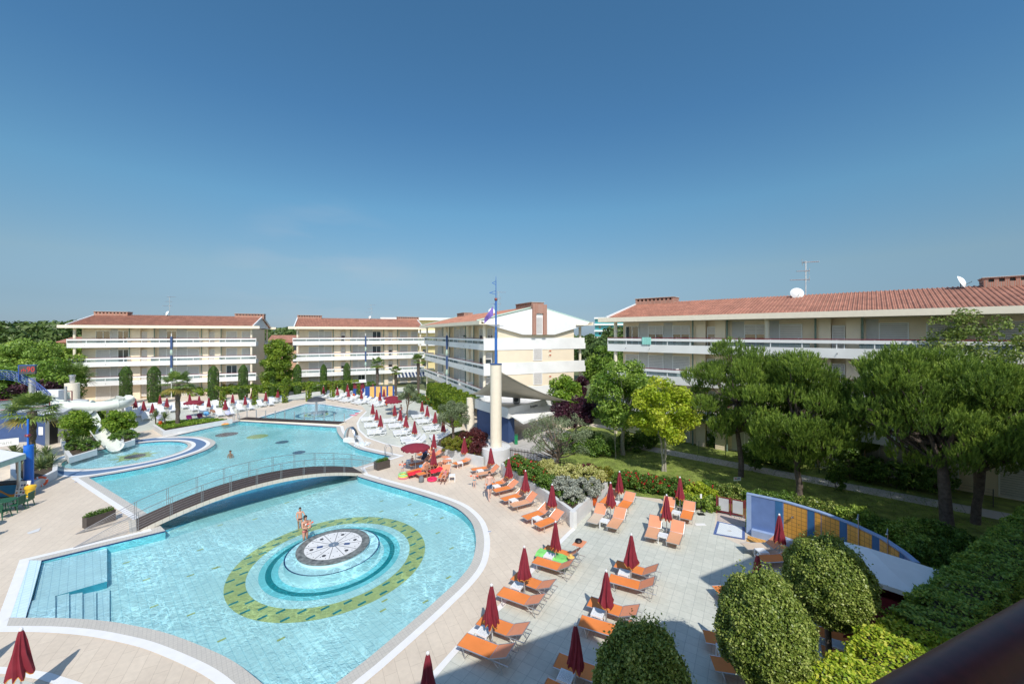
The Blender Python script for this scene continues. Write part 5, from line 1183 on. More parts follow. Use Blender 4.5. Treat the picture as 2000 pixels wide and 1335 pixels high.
shrub('dark red barberry behind the yellow-green shrub', (*P2(921, 868, .8), .75), 1.35, 1.6, .75, 9000, .07, LM['barberry'], 81, aspect=.3, rzz=-.5)
shrub('dark red barberry end beside the white drum', (*P2(936, 884, .8), .75), .9, .8, .55, 4000, .07, LM['barberry'], 82, aspect=.3)
for i, (x, y, rx, ry, rz, m, n, lb, fl) in enumerate([
    (1140, 962, 1.3, .9, .55, 'silver', 5200, 'silver-grey shrub at the end of the sloping planter', None), (1118, 975, .8, .7, .45, 'silver', 3200, 'silver-grey shrub over the planter corner', None), (1100, 955, .9, .7, .5, 'silver', 3000, 'silver-grey shrub beside the golden bushes', None),
    (1150, 940, 1.2, .8, .6, 'gold', 5200, 'golden variegated bush at the right of the planter', None), (1120, 935, 1.1, .8, .6, 'gold', 5000, 'golden variegated bush behind the silver shrubs', None), (1090, 938, .9, .7, .55, 'gold', 4000, 'golden variegated bush at the olive foot', None), (1070, 922, .8, .7, .55, 'gold', 3500, 'golden bush behind the red roses', None),
    (1010, 915, .9, .7, .6, 'shrub', 3200, 'rose bush with red flowers right of the drum', 'red'), (1030, 925, .9, .7, .6, 'shrub', 3200, 'rose bush with red flowers behind the orange loungers', 'red'), (1048, 938, .8, .6, .55, 'shrub', 3000, 'rose bush with few red flowers near the third parasol', 'red'), (1070, 950, .8, .6, .5, 'shrub', 3000, 'green bush along the sloping planter', None),
    (1180, 935, .7, .6, .5, 'moss', 2500, 'yellowish bush against the dark picket fence', None), (1150, 922, .9, .5, .4, 'barberry', 2500, 'reddish low bush behind the picket fence', None)]):
    shrub(lb, (*P2(x, y, .9), .78), rx, ry, rz, n, .06, LM[m], 90+i, flowers=LM[fl] if fl else None, nfl=34)
# rose bed along the terrace back edge
for i, (x, y, s) in enumerate([(1218, 950, .9), (1240, 954, .9), (1263, 958, 1), (1287, 962, 1), (1310, 966, 1), (1334, 970, .95), (1355, 976, .8), (1385, 972, .7)]):
    shrub(f'red-flowering rose bush at the terrace back edge, {ORD[i]} from the left', (*P2(x, y), 0), s, .75, .62, 3200, .06, LM['shrub'], 110+i, 'rose_bush', 'rose bush', 'rose bushes along the terrace', LM['red'], 30)
shrub('bright yellow-green clipped bush behind the far parasol', W2(1368, 985), 1.25, .7, .72, 6500, .06, LM['gold'] if 0 else LM['yellow'], 120)
shrub('small green bush left of the burgundy gate', W2(1385, 996), 1.0, .5, .45, 4200, .06, LM['hedge'], 121); shrub('green bush below the yellow-green one', W2(1345, 990), .9, .4, .45, 3200, .06, LM['hedge'], 122)
shrub('pale green rounded bush behind the burgundy gate', W2(1425, 978), 1.1, .7, .6, 4200, .06, LM['topiary'], 123)
for i, (x, y, r, h, m) in enumerate([(1480, 990, 1.0, .55, 'shrub'), (1530, 996, 1.0, .6, 'shrub'), (1580, 1008, 1.0, .7, 'topiary'), (1620, 1014, .8, .55, 'topiary'), (1670, 1030, 1.2, .65, 'hedge'), (1720, 1045, .9, .5, 'shrub'), (1770, 1062, 1.5, .75, 'hedge'), (1835, 1070, 1.2, .7, 'shrub'), (1870, 1085, 1.2, .7, 'shrub'), (1820, 1098, 1.1, .6, 'shrub'), (1790, 1088, .8, .6, 'hedge')]):
    shrub(f'low spreading bush behind the shower wall, {ORD[i]} from the left', W2(x, y), r, .8, h, 3500, .06, LM[m], 130+i, group='bushes behind the shower wall')
for i, (x, y) in enumerate([(1370, 875), (1400, 884), (1475, 915), (1512, 918), (1540, 928), (1660, 945), (1700, 952), (1740, 960), (1785, 968), (1830, 975)]):
    shrub(f'dark bush beside the garden path, {ORD[i]} from the left', W2(x, y-12), 1.3, .7, 1.0 if i != 5 else 1.6, 3200, .08, LM['shrub'], 150+i, group='dark bushes along the garden path')
shrub('narrow dark green bush standing on the path edge below the middle pine', W2(1633, 956), .55, .5, 1.2, 3000, .07, LM['shrub'], 162); shrub('narrow dark bush beside the first pine trunk', W2(1475, 918), .5, .5, 1.1, 2600, .07, LM['shrub'], 163)
for i, (x, y) in enumerate([(1110, 885), (1145, 880), (1175, 890), (1235, 880), (1265, 874)]): shrub(f'shaded bush behind the dark maple and purple plum, {ORD[i]} from the left', W2(x, y), 1.5, .9, 1.0, 3200, .09, LM['shrub'], 165+i)
# beds before the far blocks
rb = random.Random(9)
for i in range(22):
    x = 262+i*20; ym = 776-(x-262)*.035; m = ['shrub', 'hedge', 'bright', 'shrub', 'moss'][i % 5]
    shrub(f'leafy bush before the far blocks, {ORD[i] if i < 20 else ("last but one" if i == 20 else "last")} from the left', W2(x, ym+rb.uniform(-3, 2)), 1.7, 1.0, rb.uniform(.6, .95), 2200, .12, LM[m], 180+i, group='bushes before the far blocks')
for i in range(10):
    x = 690+i*13 if i < 4 else 860-(i-4)*12; y = 757 if i < 4 else 798-(i-4)*4
    shrub(f'flowering bush at the far end of the right terrace, {ORD[i]} counted from the cabin', W2(x, y), 1.1, .8, .7, 1400, .09, LM['shrub'], 205+i, flowers=LM['orangep'] if i > 4 else None, nfl=24, group='flower bed bushes')
# climbing vine pergola beside the gable block: comb of leafy beams
def vinebox(t, a, b, w, z0, z1, seed, n, ls=.1, m='vine'):
    rg = np.random.default_rng(seed); a = np.array(a[:2], float); b = np.array(b[:2], float); L_ = np.linalg.norm(b-a); u = (b-a)/L_; v = np.array([-u[1], u[0]])
    A = [L_*w, L_*(z1-z0)*2, w*(z1-z0)]; f = rg.random(n)*sum(A); s = rg.random(n)*L_; q = (rg.random(n)-.5)*w; z = z0+rg.random(n)*(z1-z0); sd = np.where(rg.random(n) < .5, -1., 1.); nr = np.zeros((n, 3))
    top = f < A[0]; sid = (~top) & (f < A[0]+A[1]); en = ~top & ~sid
    z[top] = z1; nr[top, 2] = 1; q[sid] = sd[sid]*w/2; nr[sid, 0] = v[0]*sd[sid]; nr[sid, 1] = v[1]*sd[sid]; s[en] = np.where(sd[en] > 0, L_, 0); nr[en, :2] = u*sd[en][:, None]
    amp = .09*np.sin(s*3.1+seed)+.07*np.sin(s*7.3+q*3)+rg.normal(0, .04, n); pos = np.stack([a[0]+u[0]*s+v[0]*q, a[1]+u[1]*s+v[1]*q, z], 1)+nr*amp[:, None]
    return leaves('foliage', pos, nr, ls, LM[m], t, seed, .6, .7, .2)
t = thing('vine_pergola', 'row of vine-covered pergola beams in front of the gable block balconies', 'pergola', (0, 0, 0))
p0 = Vector((-12.6, 61)); p1 = Vector((-6.6, 46.0)); du = (p1-p0).normalized(); dv = Vector((-du.y, du.x))
vinebox(t, p0, p1, .9, 1.9, 2.9, 300, 13000); cores = MB(); cores.bar((*p0, 2.4), (*p1, 2.4), .6, .6)
for i in range(7):
    c = p0.lerp(p1, i/6); e = c-dv*0+dv*3.4*(1); e2 = c-dv*(-3.4)
    vinebox(t, c, e2, .45, 2.45, 2.9, 301+i, 2600); vinebox(t, c-du*.1, c+du*.9, .8, 0, 2.0, 320+i, 3800); cores.bar((*c, 2.65), (*e2, 2.65), .2, .2); cores.bar((*c, 0), (*c, 2.4), .3, .3)
cores.build('frame', m_wood, t)
t = thing('vine_pergola', 'thin vine-covered pergola beam before the two left blocks', 'pergola', (0, 0, 0)); va = at(420, 57); vb = at(700, 66)
vinebox(t, va, vb, .45, 2.55, 2.9, 340, 5200, .1); cr_ = MB(); cr_.bar((va[0], va[1], 2.7), (vb[0], vb[1], 2.7), .2, .2)
for f in (0.05, .25, .45, .62, .8, 1): c = Vector(va).lerp(Vector(vb), f); cr_.bar((c.x, c.y, 0), (c.x, c.y, 2.4), .2, .2); vinebox(t, (c.x-.35, c.y), (c.x+.35, c.y), .5, 0, 2.5, int(341+f*9), 700, .1)
cr_.build('frame', m_wood, t)
# topiary trees in the foreground
def topiary(label, loc, cz, r, rz, seed, n=42000):
    t = thing('topiary_tree', label, 'topiary tree', loc, 0, 'round clipped trees on the terrace'); rg = np.random.default_rng(seed)
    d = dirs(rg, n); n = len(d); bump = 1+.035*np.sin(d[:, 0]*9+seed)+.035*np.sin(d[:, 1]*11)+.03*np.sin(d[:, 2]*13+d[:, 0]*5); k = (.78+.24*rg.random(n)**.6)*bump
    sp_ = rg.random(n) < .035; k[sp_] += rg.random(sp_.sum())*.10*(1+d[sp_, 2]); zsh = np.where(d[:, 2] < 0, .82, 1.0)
    pos = d*k[:, None]*np.array([r, r, rz]); pos[:, 2] *= zsh; pos[:, 2] += cz; cl_ = dirs(rg, 420); tn = rg.random(420)[np.argmax(d @ cl_.T, 1)]; dp_ = tn[:, None]*.07-.035; P0 = pos+d*dp_; T0 = np.clip((k-.8)*2.6+.25*tn, 0, 1)  # inner leaves toned darker, painting the shade of the gaps into the crown
    # stray shoots on top
    V = []; 
    for i in range(46):
        a = rg.uniform(0, 6.28); q = rg.uniform(0, .75); b = np.array([r*q*math.cos(a), r*q*math.sin(a), cz+rz*math.sqrt(1-q*q)*.98]); L_ = rg.uniform(.12, .38); dr = np.array([rg.normal(0, .25), rg.normal(0, .25), 1])
        for j in range(9): V.append(b+dr*L_*j/8+rg.normal(0, .015, 3))
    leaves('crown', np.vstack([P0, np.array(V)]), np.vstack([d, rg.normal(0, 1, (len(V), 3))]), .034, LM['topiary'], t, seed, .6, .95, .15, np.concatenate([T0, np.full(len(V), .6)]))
    MB().lathe([(0, -rz*.66), (r*.5, -rz*.5), (r*.68, 0), (r*.5, rz*.5), (0, rz*.7)], 16, (0, 0, cz)).build('inner_core', m_barkd, t)  # solid dark core added inside the leaves against see-through
    MB().tube([(0, 0, -.05), (.03, 0, .7), (-.02, .02, cz-rz*.5)], [.10, .085, .08], 10).build('trunk', m_barkd, t, True)
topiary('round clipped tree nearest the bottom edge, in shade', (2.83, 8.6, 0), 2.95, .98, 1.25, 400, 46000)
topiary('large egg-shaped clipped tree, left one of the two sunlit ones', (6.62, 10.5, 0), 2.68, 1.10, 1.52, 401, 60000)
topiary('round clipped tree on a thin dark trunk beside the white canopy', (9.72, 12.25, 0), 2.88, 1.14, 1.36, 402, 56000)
# tall hedge at the right
t = thing('tall_hedge', 'long thick leafy hedge running from the lower right up to the lawn corner', 'hedge', (0, 0, 0)); a = np.array(P(1665, 1345, 2.6)[:2]); b = np.array(P(2060, 985, 2.6)[:2]); u = (b-a)/np.linalg.norm(b-a); a2 = a-u*3.5
g1 = a+u*3.9; vinebox(t, g1, b, 1.3, .1, 2.6, 410, 80000, .05, 'hedge'); gh_ = thing('sunlit_hedge', 'yellow-green hedge end with sunlight painted into its leaf colour beside the burgundy rail', 'hedge', (0, 0, 0)); vinebox(gh_, a2, g1, 1.35, .1, 2.6, 411, 42000, .05, 'sunlithedge'); cg = MB(); cg.bar((a2[0], a2[1], 1.25), (*(g1-u*.2), 1.25), .7, 2.2); cg.build('inner_core', m_barkd, gh_); c = MB(); c.bar((g1[0], g1[1], 1.25), (b[0], b[1], 1.25), .7, 2.2); c.build('inner_core', m_barkd, t)
# low pieces of foliage fringe near the topmost lawn, grass tufts
gb = MB(); rg = np.random.default_rng(77); n = 26000; xs_ = rg.uniform(3, 27, n*3); ys_ = rg.uniform(17, 36, n*3); lp = [tuple(p) for p in lawn]
ok = np.array([inside((x, y), lp) for x, y in zip(xs_[:n], ys_[:n])]); xs_, ys_ = xs_[:n][ok], ys_[:n][ok]; m_ = len(xs_); pos = np.stack([xs_, ys_, np.full(m_, .03)], 1)
o = leaves('grass', pos, rg.normal(0, 1, (m_, 3))*np.array([1, 1, .2]), .05, LM['grass'], None, 78, .25, .1); o['kind'] = 'stuff'
# background trees: left group and horizon
k = 0
for (px, Y, top, rx, m, nm_) in [(12, 62, 668, 4.5, 'hedge', 'tree'), (52, 58, 664, 4.6, 'hedge', 'tree'), (95, 60, 658, 4.4, 'hedge', 'tree'), (128, 66, 666, 3.6, 'hedge', 'tree'), (-30, 55, 672, 4.5, 'hedge', 'tree'), (25, 52, 705, 3.6, 'maple', 'tree'), (75, 50, 700, 3.6, 'maple', 'tree'), (108, 54, 712, 3.0, 'maple', 'tree'), (-10, 46, 715, 3.2, 'maple', 'tree')]:
    h = zat(top, Y); rz = min(h*.42, 4.0); tree('broadleaf_tree', f'dense green tree in the left background group, at the {"far left,second place,third place,fourth place by the block,outer edge,front left,front middle,front right,very edge in front".split(",")[k]}', 'tree', at(px, Y), 0, h-rz, rx, rz, 44, 1.0, 8500, .17, LM[m], m_bark, 420+k, 'trees behind the restaurant', zmin=-.8); k += 1
rb = random.Random(4); k = 0
tree('plum_tree', 'dark purple-brown tree behind the blue arched truss', 'tree', at(40, 47), 0, 3.4, 3.6, 2.0, 30, .8, 5000, .14, LM['plum'], m_barkd, 430)
protoF = Proto(tree('horizon_tree', '', 'tree', (0, 0, 0), 0, 6.5, 5.5, 3.4, 34, 1.5, 4200, .42, LM['far'], m_bark, 431, zmin=-.4))
spots = [(-15, 110, 640), (20, 130, 634), (48, 105, 630), (75, 120, 633), (100, 100, 628), (125, 125, 640), (150, 150, 640), (0, 90, 650), (60, 88, 645), (-60, 100, 636), (-120, 100, 640), (520, 150, 646), (545, 170, 640), (566, 140, 641), (735, 230, 640), (750, 230, 640), (1140, 120, 655), (1168, 130, 660), (1190, 110, 656), (1215, 120, 640), (500, 200, 645), (590, 200, 645), (850, 250, 646), (2100, 120, 640), (-200, 140, 640), (1160, 90, 665), (1195, 85, 672)]
for i, (px, Y, top) in enumerate(spots):
    h = zat(top, Y); protoF.put(at(px, Y), rb.uniform(0, 6), f'far dark green horizon tree in the {("left" if px < 300 else "middle" if px < 1000 else "right")} stretch, tree {"one two three four five six seven eight nine ten eleven twelve thirteen fourteen fifteen sixteen seventeen eighteen nineteen twenty twenty-one twenty-two twenty-three twenty-four twenty-five twenty-six twenty-seven".split()[i]} of the row', h/9.6, 'far trees on the horizon')
# wood closing the horizon behind everything
rg = np.random.default_rng(500); n = 26000; ang_ = rg.uniform(-1.35, 1.25, n); rr = rg.uniform(230, 420, n); hh = 9.5+2.2*np.sin(ang_*23)+1.6*np.sin(ang_*61+1)+1.2*np.sin(ang_*140); z = rg.random(n)**.6*hh
pos = np.stack([rr*np.sin(ang_), rr*np.cos(ang_), z], 1); o = leaves('far_wood', pos, np.stack([-np.sin(ang_), -np.cos(ang_), .6+0*ang_], 1), 2.1, LM['far'], None, 501, .8, .8); o['kind'] = 'stuff'

def carpet(name, px, z, n, ls, m, seed, label=None):
    poly = [P2(*p, z) for p in px]; rg = np.random.default_rng(seed); A = np.array(poly); lo, hi = A.min(0), A.max(0); q = rg.uniform(lo, hi, (n*4, 2)); q = np.array([p for p in q if inside(p, poly)][:n])
    pos = np.column_stack([q, z+rg.random(len(q))*.12]); o = leaves(name, pos, np.tile([0, 0, 1.], (len(q), 1)), ls, LM[m], None, seed, .6, .6); o['kind'] = 'stuff'; return o
carpet('ground_cover', [(303, 828), (320, 838), (380, 829), (445, 819), (408, 817), (332, 822)], .5, 4200, .08, 'bright', 601)
carpet('ground_cover', [(985, 905), (1060, 950), (1118, 990), (1178, 940), (1130, 918), (1050, 902), (1000, 895)], .86, 5000, .07, 'shrub', 602)
carpet('ground_cover', [(860, 872), (889, 879), (938, 890), (950, 872), (928, 852), (905, 842), (885, 848), (862, 860)], .8, 4200, .06, 'moss', 603)
# ------------------------------------------------------------------ right side: shower wall, gate, fence, canopy
wl = [Vector(P2(*p, 2.1)) for p in [(1458, 963), (1530, 978), (1604, 1000), (1667, 1024), (1720, 1049), (1760, 1076), (1785, 1097)]]
wlp = [wl[0]]; 
for i in range(len(wl)-1):
    for j in range(1, 7): wlp.append(wl[i].lerp(wl[i+1], j/6))
cum = [0]
for a, b in zip(wlp[:-1], wlp[1:]): cum.append(cum[-1]+(b-a).length)
Lw = cum[-1]
def wpt(s, off=0):
    s = max(0, min(Lw-1e-6, s)); i = max(k for k in range(len(cum)-1) if cum[k] <= s); f = (s-cum[i])/(cum[i+1]-cum[i]); p = wlp[i].lerp(wlp[i+1], f); d = (wlp[i+1]-wlp[i]).normalized(); return p+Vector((d.y, -d.x))*off*(1)
t = thing('shower_wall', 'curved blue wall with yellow tiled shower bays on the right edge of the terrace', 'wall', (0, 0, 0))
m_wblue = mat("wall_blue", (.12, .20, .42), .7, var=.1, vscale=2); m_wblue2 = mat("wall_stripe", (.03, .13, .30), .6, var=.1); m_ltblue = mat("wall_light", (.28, .38, .58), .7, var=.06)
m_ytile = tilemat("yellow_tiles", (.72, .36, .07), (.66, .33, .065), (.30, .15, .04), 0, .2, .2, .012, 0, .4, .05, .2)
# tiles on a standing wall: use object x (length) and z
def ytile():
    m, t_, b = nodes("yellow_wall_tiles"); b.inputs['Roughness'].default_value = .35; u = t_.nodes.new('ShaderNodeUVMap'); br = t_.nodes.new('ShaderNodeTexBrick'); br.offset = 0
    for k, v in (('Scale', 1), ('Mortar Size', .01), ('Mortar Smooth', .1), ('Brick Width', .2), ('Row Height', .2)): br.inputs[k].default_value = v
    br.inputs['Color1'].default_value = (.72, .36, .06, 1); br.inputs['Color2'].default_value = (.66, .33, .06, 1); br.inputs['Mortar'].default_value = (.28, .14, .04, 1); t_.links.new(u.outputs[0], br.inputs['Vector']); t_.links.new(br.outputs['Color'], b.inputs['Base Color']); return m
m_yt = ytile()
def wallpiece(s0, s1, z0, z1, off, th, name, m, uv=False, par=t):
    mb = MB(); n = max(2, int((s1-s0)/.25)); A = [wpt(s0+(s1-s0)*i/n, off) for i in range(n+1)]; B = [wpt(s0+(s1-s0)*i/n, off-th) for i in range(n+1)]; vs = []
    for i in range(n+1): vs += [(A[i].x, A[i].y, z0), (A[i].x, A[i].y, z1), (B[i].x, B[i].y, z1), (B[i].x, B[i].y, z0)]
    fs = []
    for i in range(n):
        for k in range(4): fs.append((i*4+k, (i+1)*4+k, (i+1)*4+(k+1) % 4, i*4+(k+1) % 4))
    fs += [(0, 1, 2, 3), (n*4+3, n*4+2, n*4+1, n*4)]; mb.add(vs, fs); o = mb.build(name, m, par)
    if uv:
        ul = o.data.uv_layers.new(name='UVMap')
        for p in o.data.polygons:
            for li in p.loop_indices:
                vi = o.data.loops[li].vertex_index; ul.data[li].uv = (s0+(s1-s0)*(vi//4)/n, o.data.vertices[vi].co.z)
    return o
wallpiece(0, Lw, 0, 2.06, 0, .16, 'wall', m_wblue)
wallpiece(-.0, Lw, 2.062, 2.11, .03, .22, 'coping', m_ltblue)
wallpiece(0, .22, .0, 2.06, .02, .018, 'pilaster', m_ltblue)
wallpiece(.25, Lw, .0, .34, .26, .255, 'bench', m_ltblue)
sb = 1.62; wallpiece(1.28, 1.58, .345, 2.05, .012, .01, 'stripe', m_wblue2)
i = 0
while sb+.9 < Lw:
    wallpiece(sb, sb+1.02, .345, 2.03, .014, .012, 'tile_panel', m_yt, True); wallpiece(sb+1.04, sb+1.30, .345, 2.05, .012, .01, 'stripe', m_wblue2); i += 1
    c = wpt(sb+.5, .16); a = wpt(sb+.5, .0)
    if i in (3, 4, 5):
        s = thing('shower_pipe', f'steel shower with curved pipe on the tiled wall, {ORD[i-3]} of three from the left', 'shower', (0, 0, 0), 0, 'wall showers'); mb = MB(); dirn = (a-c).normalized()
        p1 = a-dirn*.05; mb.tube([(p1.x, p1.y, .9), (p1.x, p1.y, 2.55), (p1.x-.02, p1.y-.03, 2.68), (p1.x-.12, p1.y-.12, 2.74), (p1.x-.24, p1.y-.22, 2.62)], .018, 7); mb.build('pipe', m_steel, s, True); MB().lathe([(.06, 0), (.05, .03), (0, .05)], 12, (p1.x-.25, p1.y-.23, 2.57)).build('head', m_steel, s); MB().lathe([(.05, -.03), (.05, .03), (0, .03)], 12, (p1.x-.04, p1.y-.04, 1.1)).build('tap', m_steel, s)
    elif i == 1:
        s = thing('wall_shower', 'small steel tap on the first yellow tile panel', 'shower', (0, 0, 0)); c = wpt(sb+.45, .08); mb = MB(); mb.tube([wpt(sb+.45, .0).to_3d()+Vector((0, 0, 1.5)), wpt(sb+.45, .12).to_3d()+Vector((0, 0, 1.5))], .03, 8); mb.build('pipe', m_steel, s); MB().lathe([(.06, 0), (.06, .05), (0, .06)], 12, (wpt(sb+.45, .13).x, wpt(sb+.45, .13).y, 1.45)).build('knob', m_steel, s)
    sb += 1.33
# tray and paving in front of the showers
m_traytile = tilemat("tray_tiles", (.74, .78, .80), (.70, .75, .78), (.5, .55, .6), 0, .12, .12, .006, 0, .4, .03, .1); m_bl_t = tilemat("blue_border_tiles", (.05, .10, .30), (.06, .12, .33), (.2, .25, .4), 0, .1, .1, .008, 0, .4, .1, .1)
tray = [P2(1401, 1017), P2(1455, 1029), P2(1455, 1054), P2(1393, 1043)]; struct(MB().sheet(ccw(tray), .016).build('shower_tray_border', m_bl_t)); struct(MB().sheet(offs(ccw(tray), -.13), .022).build('shower_tray', m_traytile))
dr_ = P(1425, 1037); struct(MB().box(dr_.x-.09, dr_.x+.09, dr_.y-.06, dr_.y+.06, .023, .027).build('drain_cover', m_grey))
m_pink = mat("pink_pebbles", (.50, .42, .38), .9, var=.15, vscale=30); struct(MB().sheet(ccw([P2(1402, 1000), P2(1456, 1006), P2(1456, 1027), P2(1401, 1015)]), .012).build('gate_paving', m_pink))
a = [wpt(s, .3) for s in np.linspace(.1, Lw*.8, 12)]; b = [wpt(s, 1.0) for s in np.linspace(.1, Lw*.8, 12)]; c = [wpt(s, 1.75) for s in np.linspace(.1, Lw*.8, 12)]
struct(MB().band([tuple(p) for p in b], [tuple(p) for p in a], .013, False).build('yellow_paving', m_ytile)); struct(MB().band([tuple(p) for p in c], [tuple(p) for p in b], .013, False).build('shower_paving', m_deck))
# gate
def gate(label, A, B_, n, h=1.05):
    A = Vector(A); B_ = Vector(B_); d = B_-A; L_ = d.length; t = thing('metal_gate', label, 'gate', (A.x, A.y, 0), math.atan2(d.y, d.x)); f = MB(); 
    for i in range(n+1): MB().box(L_*i/n-.035, L_*i/n+.035, -.035, .035, 0, h).build('post', m_red, t)
    r = MB(); g_ = MB()
    for i in range(n):
        x0, x1 = L_*i/n+.06, L_*(i+1)/n-.06
        for z in (.14, h-.07): r.box(x0, x1, -.02, .02, z-.02, z+.02)
        r.box(x0, x0+.03, -.02, .02, .16, h-.09); r.box(x1-.03, x1, -.02, .02, .16, h-.09); g_.box(x0+.04, x1-.04, -.006, .006, .2, h-.12)
    r.build('gate_frame', m_red, t); g_.build('gate_panel', m_concrete, t); return t
gate('burgundy metal gate with perforated grey panels left of the blue shower wall', P2(1400, 1001), P2(1455, 1012), 2)
# sign on the lawn
p = P(1440, 950); t = thing('lawn_sign', 'small white sign on a post standing on the lawn', 'sign', p, .1); MB().tube([(0, 0, 0), (0, 0, .6)], .02, 6).build('post', m_alu, t); MB().box(-.26, .26, -.015, .015, .42, .66).build('board', m_white, t)
MB().box(-.20, .20, -.019, -.016, .50, .54).build('text_line', m_blue, t); MB().box(-.22, -.05, -.019, -.016, .57, .62).build('text_line', mat("sign_red", (.7, .04, .05), .5), t); MB().box(.0, .2, -.019, -.016, .57, .62).build('text_line', m_blue, t)
p = P(1369, 1004); t = thing('sanitiser_stand', 'thin black stand with white notice on the terrace by the hedge', 'stand', p); MB().box(-.2, .2, -.14, .14, 0, .03).build('foot', m_black, t); MB().tube([(0, 0, .03), (0, 0, 1.1)], .018, 6).build('pole', m_black, t); MB().box(-.05, .05, -.02, .02, .95, 1.2).build('notice', m_white, t)
p = P(1368, 1024); struct(MB().box(p.x-.28, p.x+.28, p.y-.13, p.y+.13, .012, .018).build('floor_plate', m_white))
p = P(32, 1045); struct(MB().sheet(ccw([P2(52, 1040), P2(80, 1030), P2(76, 1037), P2(56, 1043)]), .014).build('floor_plate', m_bed))
for i, (x, y) in enumerate([(148, 941), (236, 1004), (956, 1038), (742, 933)]):
    c = P(x, y); mb = MB(); mb.sheet(circ((c.x, c.y), .13, 4), .024)
    o = struct(mb.build('depth_tile', m_white)); m2_ = MB(); m2_.sheet([(c.x-.08, c.y-.03), (c.x+.08, c.y-.03), (c.x+.08, c.y+.03), (c.x-.08, c.y+.03)], .028); struct(m2_.build('depth_tile_mark', m_blue))
# white canopy kiosk
cn = [Vector((10.5, 14.8)), Vector((12.7, 12.5)), Vector((14.9, 13.7)), Vector((12.75, 16.0))]; cn = [P(1552, 1082, 2.4).xy, P(1793, 1163, 2.4).xy, P(1842, 1115, 2.4).xy, P(1622, 1050, 2.4).xy]
cen = sum(cn, Vector((0, 0)))/4; t = thing('canopy_kiosk', 'white pyramid canopy over a burgundy kiosk beside the shower wall', 'kiosk', (0, 0, 0)); m_canvas = mat("white_canvas", (.80, .82, .82), .8, var=.03)
mb = MB(); vs = [(p.x, p.y, 2.4) for p in cn]+[(cen.x, cen.y, 2.95)]+[(p.x, p.y, 2.25) for p in cn]; vs2 = []
mb.add(vs, [(0, 1, 4), (1, 2, 4), (2, 3, 4), (3, 0, 4)]+[(i+5, (i+1) % 4+5, (i+1) % 4, i) for i in range(4)]); o = mb.build('canopy', m_canvas, t); o.modifiers.new('s', 'SOLIDIFY').thickness = .02
ins = ccw([tuple(cen+(p-cen)*.86) for p in cn]); MB().wallband(ins, 0, 1.9).build('wall', m_red, t); MB().wallband(offs(ins, .02), 0, .55).build('plinth', m_navy, t)
for p in ins: MB().tube([(p[0], p[1], 0), (p[0], p[1], 2.3)], .04, 6).build('post', m_red, t)
# picket fence
def picket(label, px, h, step=.13):
    pts = [Vector(P2(*p)) for p in px]; t = thing('picket_fence', label, 'fence', (0, 0, 0)); mb = MB(); r = MB()
    for a, b in zip(pts[:-1], pts[1:]):
        n = int((b-a).length/step); d = (b-a).normalized()
        for i in range(n): c = a+d*i*step; mb.bar((c.x, c.y, .1), (c.x, c.y, h), .05, .025, (d.x, d.y, 0))
        for z in (.3, h-.2): r.bar((a.x, a.y, z), (b.x, b.y, z), .03, .06)
    mb.build('pickets', m_wood, t); r.build('rails', m_wood, t)
picket('dark brown picket fence right of the white drum', [(990, 905), (1048, 914)], 1.35); picket('dark brown picket fence between the golden bushes and the lawn', [(1048, 914), (1100, 930), (1190, 952)], 1.2)
def wirefence(label, px, h):
    pts = [Vector(P2(*p)) for p in px]; t = thing('wire_fence', label, 'fence', (0, 0, 0)); mb = MB(); r = MB()
    for a, b in zip(pts[:-1], pts[1:]):
        n = max(2, int((b-a).length/1.8))
        for i in range(n+1): c = a.lerp(b, i/n); MB().tube([(c.x, c.y, 0), (c.x, c.y, h)], .025, 5).build('post', m_darkm, t)
        for k in range(6): r.tube([(a.x, a.y, .1+(h-.15)*k/5), (b.x, b.y, .1+(h-.15)*k/5)], .006, 3)
    r.build('wire', m_darkm, t)
wirefence('thin dark wire fence behind the garden path', [(1365, 885), (1600, 924), (1940, 990)], 1.1)
# orange bins
def hangbin(label, x, y, z, s=1):
    p = P(x, y, z); t = thing('litter_bin', label, 'bin', (p.x, p.y, 0), -.3, 'orange bins'); MB().tube([(.02, .0, 0), (.02, 0, z+.1)], .025, 6).build('post', m_darkm, t); MB().lathe([(.05, -.42), (.12, -.36), (.17, 0), (.19, .12), (.185, .24), (.1, .32), (0, .34)], 16, (-.02, -.12, z)).build('body', m_orange, t, True); MB().box(-.12, .08, -.312, -.27, z+.12, z+.2).build('opening', m_black, t)
hangbin('orange litter bin on the planter wall by the faded loungers', 1162, 972, .62); hangbin('orange litter bin at the tip of the palm planter', 316, 827, .6); hangbin('orange litter bin at the blue changing cabin', 692, 772, .7); hangbin('orange litter bin under the far open parasols', 756, 785, .7)
# ------------------------------------------------------------------ steel water chute, ladders, mushroom
p = P(682, 862); t = thing('water_chute', 'curved steel water chute arching over the edge of the upper pool', 'fountain', (p.x, p.y, 0), rad(150)); MB().box(-.45, .45, -.35, .35, 0, .32).build('plinth', m_white, t)
mb = MB(); K = 14; vs = []
for i in range(K+1): a = math.pi*(-.05+1.0*i/K); x = .45-.75*(1-math.cos(a))/1.0; z = .3+1.15*math.sin(a)*(1 if i < 9 else .97); w = .26-.06*math.sin(a); vs += [(x, -w, z), (x, w, z)]
mb.add(vs, [(2*i, 2*i+2, 2*i+3, 2*i+1) for i in range(K)]); o = mb.build('blade', m_steel, t, True); o.modifiers.new('s', 'SOLIDIFY').thickness = .03
mb = MB(); vs = []
for i in range(9): f = i/8; x = -1.05-.9*f; z = .75-.8*f*f; vs += [(x, -.18-.1*f, z), (x, .18+.1*f, z)]
o = MB().add(vs, [(2*i, 2*i+2, 2*i+3, 2*i+1) for i in range(8)]).build('water_jet', m_spray, t, True)
